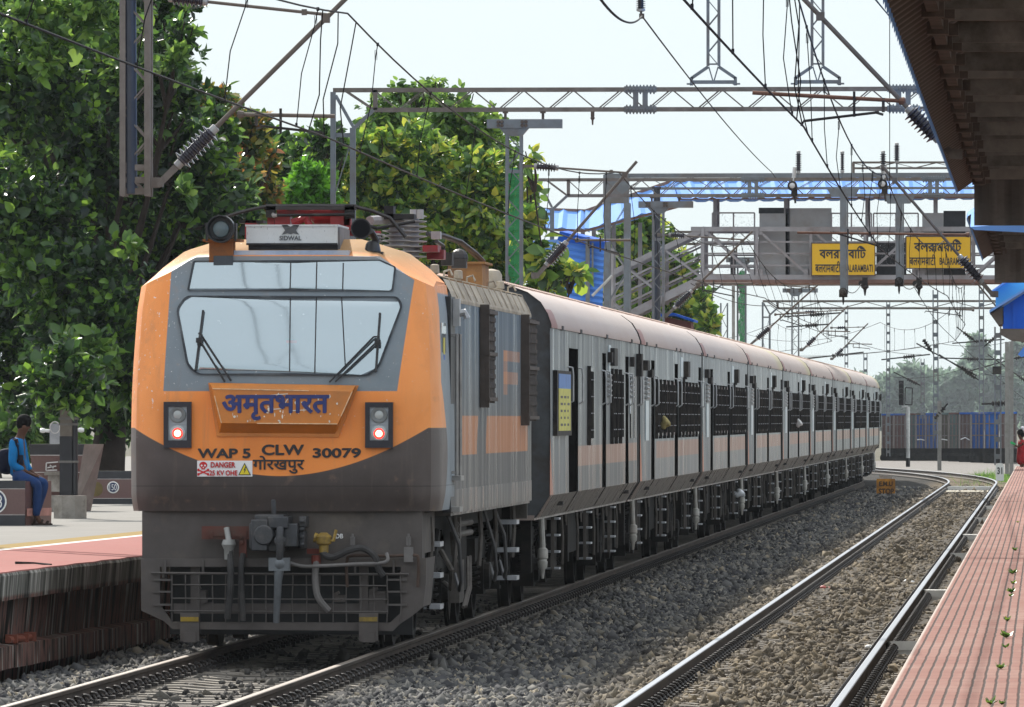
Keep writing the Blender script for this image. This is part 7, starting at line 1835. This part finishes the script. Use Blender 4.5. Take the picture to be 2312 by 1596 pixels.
for i in range(16): q0, q1 = 2 * math.pi * i / 16, 2 * math.pi * (i + 1) / 16; m.bar((c.x + .085 * math.cos(q0), Y5 - .004, c.z + .1 * math.sin(q0)), (c.x + .085 * math.cos(q1), Y5 - .004, c.z + .1 * math.sin(q1)), .018, .005, up=(0, 1, 0))
m.build('white_ring', M_GROUT, t, W=True)

# ------------------------------------------------------------------ people
def skin_body(name, joints, edges, mat, parent, sub=2, root=0):
    """one continuous surface grown over a jointed skeleton; joints = [(world point, radius)]"""
    me = bpy.data.meshes.new(name); o0 = WL[parent.name]
    me.from_pydata([tuple(Vector(j[0]) - o0) for j in joints], edges, []); o = link(name, me, parent)
    sk = o.modifiers.new('skin', 'SKIN'); sk.use_smooth_shade = True
    sd = o.modifiers.new('smooth', 'SUBSURF'); sd.levels = sub; sd.render_levels = sub
    if not me.skin_vertices: bm = bmesh.new(); bm.from_mesh(me); bm.verts.layers.skin.verify(); bm.to_mesh(me); bm.free()
    for i, j in enumerate(joints):
        r = j[1]; me.skin_vertices[0].data[i].radius = (r, r) if not isinstance(r, tuple) else r; me.skin_vertices[0].data[i].use_root = (i == root)
    bpy.context.view_layer.update(); dg = bpy.context.evaluated_depsgraph_get()
    me2 = bpy.data.meshes.new_from_object(o.evaluated_get(dg)); me2.materials.clear(); me2.materials.append(mat)
    o.modifiers.clear(); o.data = me2; bpy.data.meshes.remove(me); me2.name = name
    me2.polygons.foreach_set('use_smooth', [True] * len(me2.polygons)); return o
def pp(px, py, dy=0.0): return P(px, py, 120.0) + Vector((0, dy, 0))
M_SKIN = pm('skin', (.085, .042, .028), .6, var=.08, scale=4); M_HAIR = pm('hair', (.004, .0035, .0035), .9)
M_SHIRT = pm('blue_shirt', (.008, .14, .36), .8, var=.18, scale=7, bump=.4); M_JEAN = pm('denim', (.018, .045, .135), .85, var=.35, scale=5, bump=.3); M_PACK = pm('navy_pack', (.008, .01, .022), .8)
man = T('person', 'seated person in blue shirt and jeans with a backpack, head turned away down the platform', 'person', pp(45, 1086, .2))
pel, wst, chs, nck, hed = pp(40, 1076, .2), pp(37, 1050, .2), pp(36, 1014, .2), pp(42, 986, .2), pp(51, 962, .2)
def leg(dy, kx, ky, ax, ay, tx, ty): return [pp(48, 1078, dy), pp(kx, ky, dy), pp(ax, ay, dy), pp(tx, ty, dy)]
lR, lL = leg(-.12, 88, 1092, 84, 1166, 98, 1184), leg(.08, 101, 1091, 79, 1160, 90, 1182)
sR, eR, wR = pp(32, 999, .02), pp(28, 1050, -.02), pp(60, 1066, .04); sL, eL, wL = pp(40, 999, .40), pp(50, 1050, .42), pp(68, 1070, .34)
J = [(pel, .12), (wst, .115), (chs, .125), (nck, .055), (hed, .088)]; Ed = [(0, 1), (1, 2), (2, 3), (3, 4)]
J += [(pp(54, 947, .2), .075)]; Ed += [(4, 5)]
for lg in (lR, lL):
    k = len(J); J += [(lg[0], .085), (lg[1], .062), (lg[2], .042), (lg[3], .036)]; Ed += [(0, k), (k, k + 1), (k + 1, k + 2), (k + 2, k + 3)]
hands = []
for s, e, w in ((sR, eR, wR), (sL, eL, wL)):
    k = len(J); hn = w + Vector((.09, 0, -.045)); J += [(s, .06), (e, .045), (w, .03), (hn, .032)]; Ed += [(2, k), (k, k + 1), (k + 1, k + 2), (k + 2, k + 3)]; hands.append((k + 3, hn))
for k, hn in hands:
    for f in range(5):
        o = Vector((.03 if f else -.0, -.032 + f * .016, .0 if f else .012)); a = hn + o; L_ = (.05, .062, .07, .064, .05)[f]
        i = len(J); J += [(a, .0095), (a + Vector((L_ * .55, 0, -.012)), .009), (a + Vector((L_ * .9, 0, -.035)), .008)]; Ed += [(k, i), (i, i + 1), (i + 1, i + 2)]
skin_body('body', J, Ed, M_SKIN, man)
m = MB(); n_ = pp(64, 964, .215); m.add([pp(59, 955, .2), pp(66.5, 966, .23), pp(60, 969, .25), pp(60, 969, .16)], [(0, 1, 2), (0, 3, 1), (1, 3, 2)]); m.lathe(pp(53, 965, .10), (0, -1, 0), [(0, .03), (.012, .034), (.02, .015)], 10); m.tube([pp(61, 973.5, .2), pp(64, 973, .22)], .008, 6); m.ball(pp(62, 958.5, .17), .011, 8); m.ball(pp(62, 958.5, .25), .011, 8); m.build('face', M_SKIN, man, smooth=True, W=True)
m = MB(); m.ball(pp(50.5, 951.5, .2), .108, 14, .98); m.ball(pp(46.5, 958, .2), .088, 12, 1.0); m.ball(pp(55, 946, .2), .075, 10, .8); m.build('hair', M_HAIR, man, smooth=True, W=True)
J = [(pp(40, 1080, .2), (.15, .16)), (wst, (.135, .145)), (chs, (.14, .16)), (pp(41, 990, .2), .07), (sR, .078), (eR, .064), (pp(54, 1063, .03), .052), (sL, .078), (eL, .064), (pp(62, 1066, .36), .052), (pp(45, 1012, .2), .12)]
skin_body('shirt', J, [(0, 1), (1, 2), (2, 3), (2, 4), (4, 5), (5, 6), (2, 7), (7, 8), (8, 9), (2, 10)], M_SHIRT, man)
J = [(pp(42, 1080, .2), (.13, .15))]; Ed = []
for lg in (lR, lL):
    k = len(J); J += [(lg[0], .10), (lg[0].lerp(lg[1], .5), .088), (lg[1], .078), (lg[1].lerp(lg[2], .5), .064), (lg[2] + Vector((0, 0, -.015)), .06)]; Ed += [(0, k), (k, k + 1), (k + 1, k + 2), (k + 2, k + 3), (k + 3, k + 4)]
skin_body('trousers', J, Ed, M_JEAN, man)
m = MB(); m.tube([sR + Vector((.02, -.075, .05)), pp(40, 1010, -.02), pp(42, 1035, .02), pp(30, 1060, .0)], .018, 6); m.tube([sL + Vector((.03, .03, .05)), pp(47, 1010, .3), pp(48, 1035, .3)], .018, 6); m.box(pp(47.5, 1037, .1), (.05, .2, .12)); m.build('shirt_print', M_PACK, man, W=True)
for lg, nm in ((lR, 0), (lL, 1)):
    m = MB(); a = lg[2]; y = a.y; zf = .845; x0 = a.x - .06
    m.prism([(x0, y - .045, zf), (x0 + .26, y - .05, zf), (x0 + .29, y, zf), (x0 + .26, y + .05, zf), (x0, y + .045, zf)], (0, 0, .022))
    for dx, h in ((.03, .11), (.13, .07), (.21, .05)): m.tube([(x0 + dx, y - .05, zf + .02), (x0 + dx + .02, y - .03, zf + h), (x0 + dx + .02, y + .03, zf + h), (x0 + dx, y + .05, zf + .02)], .012, 6)
    m.build('sandal', pm('sandal_brown', (.03, .02, .016), .6), man, W=True)
    m = MB()
J = [(pp(13, 1010, .2), (.10, .15)), (pp(11, 1040, .2), (.12, .16)), (pp(14, 1074, .2), (.11, .15))]
pk = T('backpack', 'dark navy backpack on the seated person', 'backpack', pp(13, 1075, .2)); skin_body('pack', J, [(0, 1), (1, 2)], M_PACK, pk)
m = MB(); m.tube([pp(18, 995, .06), pp(28, 988, .04), pp(38, 993, .03), pp(41, 1008, .01)], .016, 6); m.build('shoulder_strap', M_PACK, pk, W=True)

YW = 256.0
def pw(px, py, dy=0.0): return P(px, py, YW) + Vector((0, dy, 0))
wm = T('person', 'person in dark red dress at the edge of the pink platform, holding something green', 'person', pw(2306, 1058)); X0 = pw(2306, 1058).x
J = [(pw(2307, 1018), .12), (pw(2307, 1000), .11), (pw(2306, 992), .05), (pw(2303, 981), .085), (pw(2302, 975), .075), (pw(2306, 1036, .08), .07), (pw(2306, 1055, .08), .045), (pw(2309, 1036, -.1), .07), (pw(2309, 1055, -.1), .045), (pw(2303, 999, -.14), .05), (pw(2299, 1009, -.16), .04), (pw(2293, 1006, -.16), .03), (pw(2290, 1004, -.16), .03), (pw(2309, 999, .14), .05), (pw(2304, 1010, .16), .04), (pw(2296, 1008, .12), .03)]
Ed = [(0, 1), (1, 2), (2, 3), (3, 4), (0, 5), (5, 6), (0, 7), (7, 8), (1, 9), (9, 10), (10, 11), (11, 12), (1, 13), (13, 14), (14, 15)]
for f in range(5): a = pw(2289.5, 1003.5, -.19 + f * .014); J += [(a, .009), (a + Vector((-.03, 0, .005)), .008), (a + Vector((-.045, 0, .02)), .008)]; k = len(J) - 3; Ed += [(12, k), (k, k + 1), (k + 1, k + 2)]
skin_body('body', J, Ed, M_SKIN, wm)
J = [(pw(2308, 1052), (.2, .24)), (pw(2308, 1030), (.18, .2)), (pw(2307, 1008), (.14, .16)), (pw(2307, 995), (.12, .14)), (pw(2303, 999, -.14), .065), (pw(2301, 1005, -.15), .055)]
skin_body('dress', J, [(0, 1), (1, 2), (2, 3), (3, 4), (4, 5)], pm('red_cloth', (.26, .015, .02), .8, var=.4, scale=9), wm)
m = MB(); m.ball(pw(2304, 976.5), .105, 12, 1.0); m.ball(pw(2307, 981), .085, 10, 1.1); m.build('hair', M_HAIR, wm, smooth=True, W=True)
m = MB(); m.ball(pw(2309, 966), .06, 8, .8); m.ball(pw(2312, 970), .05, 8, .8); m.build('hair_flower', pm('white_flower', (.7, .7, .75), .7), wm, smooth=True, W=True)
m = MB(); m.box(pw(2287, 1001, -.16), (.16, .06, .07), ry=.5); tag(m.build('green_packet', pm('green_packet', (.02, .4, .12), .5)), 'green packet in the hand of the person in the red dress', 'packet')

# ------------------------------------------------------------------ signs and small things by the line
Y = 212; t = T('stop_board', 'orange board with worn lettering half buried in the ballast', 'sign', P(2000, 1112, Y)); a, b_ = P(1979, 1112, Y), P(2021, 1081, Y)
m = MB(); m.bb(a.x, b_.x, Y, Y + .04, a.z - .02, b_.z); m.build('board', pm('board_amber', (.42, .19, .025), .7, var=.25, scale=6, dirt=(.15, .08, .04), amount=.5), t, W=True)
fn = lambda x, z, l: Vector((x, Y - l, z)); m = MB(); write(m, 'E.M.U', P(1985, 0, Y).x, P(2015, 0, Y).x, Z_(1097, Y), Z_(1087, Y), fn, .05); write(m, 'STOP', P(1984, 0, Y).x, P(2018, 0, Y).x, Z_(1115, Y), Z_(1103, Y), fn, .05); m.build('board_lettering', pm('worn_ink', (.07, .045, .03), .7), t, W=True)
m = MB(); m.box(P(1999, 1077, Y + .2), (.28, .2, .1), rz=.2); tag(m.build('concrete_lump', M_CEMENT), 'small concrete lump showing above the orange board', 'concrete lump')
Y = 315; t = T('kilometre_stone', 'white round-topped stone lettered 31 beside the platform end', 'kilometre stone', P(2257, 1072, Y)); a, b_ = P(2248, 1073, Y), P(2266.5, 1046, Y); w = b_.x - a.x
m = MB(); ring = [(a.x, Y, a.z - .2), (b_.x, Y, a.z - .2), (b_.x, Y, b_.z - w * .3)] + [((a.x + b_.x) / 2 + w / 2 * math.cos(q), Y, b_.z - w * .3 + w * .32 * math.sin(q)) for q in [math.pi * i / 10 for i in range(1, 10)]] + [(a.x, Y, b_.z - w * .3)]; m.prism(ring, (0, .1, 0)); m.build('stone', pm('stone_white', (.72, .73, .70), .8, var=.08), t, W=True)
fn = lambda x, z, l: Vector((x, Y - l, z)); m = MB(); write(m, '31', a.x + w * .2, b_.x - w * .2, Z_(1070, Y), Z_(1055, Y), fn, .03); m.build('stone_lettering', M_INK, t, W=True)
Y = 352; t = T('signal', 'colour light signal with dark hood and an open frame on a white post', 'signal', P(2050, 1050, Y))
m = MB(); m.tube([P(2050, 1036, Y), P(2050, 918, Y)], .085, 10); m.tube([P(2050, 918, Y), P(2036, 918, Y)], .05, 6); m.build('signal_post', pm('post_white', (.6, .61, .6), .6, dirt=(.3, .3, .3), amount=.4), t, W=True)
m = MB(); m.tube([P(2050, 1054, Y), P(2050, 1034, Y)], .09, 10); m.build('post_foot', M_BLACK, t, W=True)
m = MB(); m.box(P(2035, 887, Y), (.2, .2, 1.0)); 
for k in range(4): m.lathe(P(2035, 868 + k * 12, Y - .1), (0, -1, -.1), [(0, .08), (.15, .08)], 10)
m.build('signal_head', M_BLACK, t, W=True)
m = MB()
for q, r in (((2044, 875), (2060, 876)), ((2060, 876), (2059, 914)), ((2059, 914), (2043, 913)), ((2043, 913), (2044, 875))): m.bar(P(*q, Y), P(*r, Y), .04)
m.build('route_frame', M_DARK, t, W=True)
m = MB(); m.box(P(2241, 0, 1), (.01, .01, .01)) if False else None; p = P(2251, 836, 350); m.box(p, (.36, .1, .32)); tag(m.build('equipment_box', M_DARK), 'dark box fixed high on the ladder mast', 'box')
# goods wagons on the curve behind
CW = [(.03, .09, .3), (.13, .075, .075), (.025, .085, .28), (.085, .075, .06), (.09, .13, .13), (.12, .075, .07), (.02, .11, .40), (.11, .07, .065)]
xw = 1990
mats = [pm('wagon_%s' % n_, c_, .7, var=.25, scale=2.0, sc=(1, 1, .3), dirt=(.22, .17, .14), amount=.4) for n_, c_ in zip(('navy', 'brown', 'cobalt', 'umber', 'sage', 'rust', 'blue', 'maroon'), CW)]
WID = [(5, 28, 'navy blue roofed brown wagon nearest the train end'), (1, 26, 'brown goods wagon behind the signal post'), (4, 24, 'grey-green goods wagon right of the signal'), (2, 22, 'cobalt goods wagon behind the pale post'), (6, 26, 'bright blue goods wagon beside the grey mast'), (3, 26, 'umber goods wagon with white scrawl'), (4, 24, 'olive grey goods wagon with pale cap'), (7, 26, 'maroon goods wagon with sagging white line'), (2, 30, 'blue goods wagon behind the ladder mast'), (6, 34, 'blue goods wagon behind the concrete poles'), (5, 40, 'brown goods wagon at the picture edge')]
M_WRIB = pm('wagon_rib', (.16, .14, .135), .7); M_CHALK = pm('chalk_white', (.7, .7, .7), .7)
for i, (ci, wpx, lab) in enumerate(WID):
    Y = 560 + i * -3.0; t = T('goods_wagon', lab, 'goods wagon', P(xw + wpx / 2, 1040, Y), 0, 'goods train in the yard'); a, b_ = P(xw + .8, 1012, Y), P(xw + wpx - .8, 938 - i * .4, Y)
    m = MB(); m.bb(a.x, b_.x, Y, Y + 3, a.z, b_.z); m.build('wagon_body', mats[ci], t, W=True)
    m = MB()
    for k in range(4): x = a.x + (b_.x - a.x) * (k + (.1 if k == 0 else -.1 if k == 3 else .13 * ((i * 5 + k) % 3 - 1))) / 3; m.bb(x - .035, x + .035, Y - .08, Y, a.z, b_.z - .05)
    for f in (.38, .72): z = a.z + (b_.z - a.z) * f; m.bb(a.x + .05, b_.x - .05, Y - .06, Y - .002, z - .035, z + .035)
    m.build('wagon_rib', M_WRIB, t, W=True)
    if i in (3, 5, 7):
        m = MB(); z = a.z + .55; m.tube([(a.x + .05, Y - .1, z), ((a.x + b_.x) / 2, Y - .1, z + (.12 if i == 7 else .02)), (b_.x - .05, Y - .1, z - .04)], .035, 5); m.build('white_scrawl', M_CHALK, t, W=True)
    m = MB(); m.bb(a.x - .02, b_.x + .02, Y - .1, Y + 3.1, b_.z, b_.z + .12) ; m.build('wagon_roof', mats[0] if i in (0, 1, 4, 8, 9) else mats[(ci + 1) % 8], t, W=True)
    m = MB(); m.bb(a.x - .05, b_.x + .05, Y + .5, Y + 2.7, a.z - .9, a.z)
    for k in (.2, .36, .64, .8): x = a.x + (b_.x - a.x) * k; m.lathe((x, Y + .4, Z_(1033, Y)), (0, -1, 0), [(0, .28), (.12, .28), (.13, .12)], 14)
    m.build('wagon_chassis', M_UNDER, t, W=True); xw += wpx
m = MB(); Y = 548; m.bb(P(1900, 0, Y).x, P(2400, 0, Y).x, Y, Y + 30, -1.5, Z_(1042, Y)); tag(m.build('yard_bank', mat_ground()), kind='structure')
# grass and pale gravel beyond the platform
def tuft_field(name, label, x0, x1, y0, y1, zf, n, h, mat, seed):
    g = np.random.default_rng(seed); V = []; Fc = []
    for i in range(n):
        x, y = g.uniform(x0, x1), g.uniform(y0, y1); z = zf; a = g.uniform(0, 6.28); hh = h * g.lognormal(0, .3); d = np.array([math.cos(a), math.sin(a)]) * .03; l = g.normal(size=2) * hh * .35; k = len(V)
        V += [(x - d[0], y - d[1], z), (x + d[0], y + d[1], z), (x + l[0], y + l[1], z + hh)]; Fc.append((k, k + 1, k + 2))
    me = bpy.data.meshes.new(name); me.from_pydata(V, [], Fc); me.materials.append(mat); return tag(link(name, me), label, None, None, 'stuff')
L_GRASS = mat_leaf('grass_blade', [(.05, .12, .025), (.09, .2, .035), (.16, .27, .06)], .7, .4)
a = P(2170, 1055, 335); b_ = P(2312, 1055, 335); tuft_field('grass', 'strip of green grass beyond the end of the platform', a.x, b_.x + 2, 318, 420, -.65, 9000, .35, L_GRASS, 3)
m = MB(); a = P(2010, 1030, 470); rows = [[(P(x, 1030, Y_).x, Y_, -.55 + .25 * math.sin(Y_ * .05)) for x in (1960, 2050, 2150, 2400)] for Y_ in (405, 440, 480, 545)]; m.grid(rows); tag(m.build('gravel_yard', pm('pale_gravel', (.19, .175, .16), .95, var=.3, scale=4), fix=False), kind='structure')
# weeds in the platform joints
for i, (px, py) in enumerate(((2298, 1180), (2292, 1243), (2286, 1296), (2287, 1318), (2283, 1338), (2281, 1346), (2274, 1402), (2272, 1440), (2270, 1462), (2260, 1510), (2262, 1590), (2236, 1590))):
    Y = 1.49 * F / (py - 945); p = P(px, py, Y); t = None; s = (.5 + .5 * ((i * 7) % 5) / 4) * .085; V = []; fc = []; r = random.Random(i)
    for k in range(34): a = r.uniform(0, 6.28); l = s * r.uniform(.5, 1.0); d = Vector((math.cos(a) * .5, math.sin(a) * 1.2, r.uniform(.3, .9))).normalized(); q = d.cross(Vector((0, 0, 1))).normalized() * l * .22; n = len(V); V += [d * l * .1, d * l * .6 + q, d * l, d * l * .6 - q]; fc.append((n, n + 1, n + 2, n + 3))
    m = MB(); m.add(V, fc); o = m.build('weed', L_LITE if i % 3 else L_MID, None, fix=False); o.location = (p.x, Y, .84)
    tag(o, ['tiny weed highest up the pink platform joint', 'weed sprig in the platform joint, second highest', 'small weed at the top of the close cluster in the joint', 'weed second from the top in the close joint cluster', 'weed third from the top in the close joint cluster', 'weed at the foot of the close joint cluster', 'upper sprig of the tall trailing weed pair', 'middle sprig below the tall trailing weed', 'small weed under the trailing sprigs', 'sparse weed alone above the bottom tuft', 'bottom tuft of weed in the joint', 'weed tuft off the joint towards the rail'][i], 'weed', 'weeds in the platform joint')
for px, py, lab, c in ((1172, 1310, 'x', None), (2047, 1312, 'scrap of white litter between the rails of the empty track', (.75, .75, .75)), (1962, 1461, 'small white pebble-like scrap beside the shiny rail', (.7, .7, .68)), (1858, 1326, 'tiny red and white wrapper on the ballast', (.5, .12, .1))):
    if c is None: continue
    Y = 2.5 * F / (py - 945); p = P(px, py, Y); m = MB(); m.ball((0, 0, 0), .05, 8, .6); m.ball((.09, .02, -.01), .035, 8, .6); o = m.build('litter', pm('litter', c, .5, var=.2)); o.location = (p.x, Y, -.17); tag(o, lab, 'litter')
m = MB(); Yl = 91.5; p = P(70, 1277, 1); Yl = 1.49 * F / (1277 - 945); a, b_ = P(35, 1277, Yl), P(118, 1279, Yl); m.tube([a + Vector((0, 0, .03)), a.lerp(b_, .5) + Vector((0, .1, .03)), b_ + Vector((0, -.1, .02))], [.016, .01, .013], 6); tag(m.build('dark_stick', M_DARK), 'dark stick lying on the pink edge tiles', 'stick')
# ------------------------------------------------------------------ air
m = MB(); m.bb(-700, 700, -30, 3000, -2.4, 32)
hz = bpy.data.materials.new('air'); hz.use_nodes = True; nt = hz.node_tree; nt.nodes.clear(); ou = nt.nodes.new('ShaderNodeOutputMaterial'); pv = nt.nodes.new('ShaderNodeVolumePrincipled')
pv.inputs['Color'].default_value = (.86, .93, 1, 1); pv.inputs['Density'].default_value = .00007; pv.inputs['Anisotropy'].default_value = 0.0; nt.links.new(pv.outputs[0], ou.inputs['Volume'])
tag(m.build('haze', hz), kind='stuff')
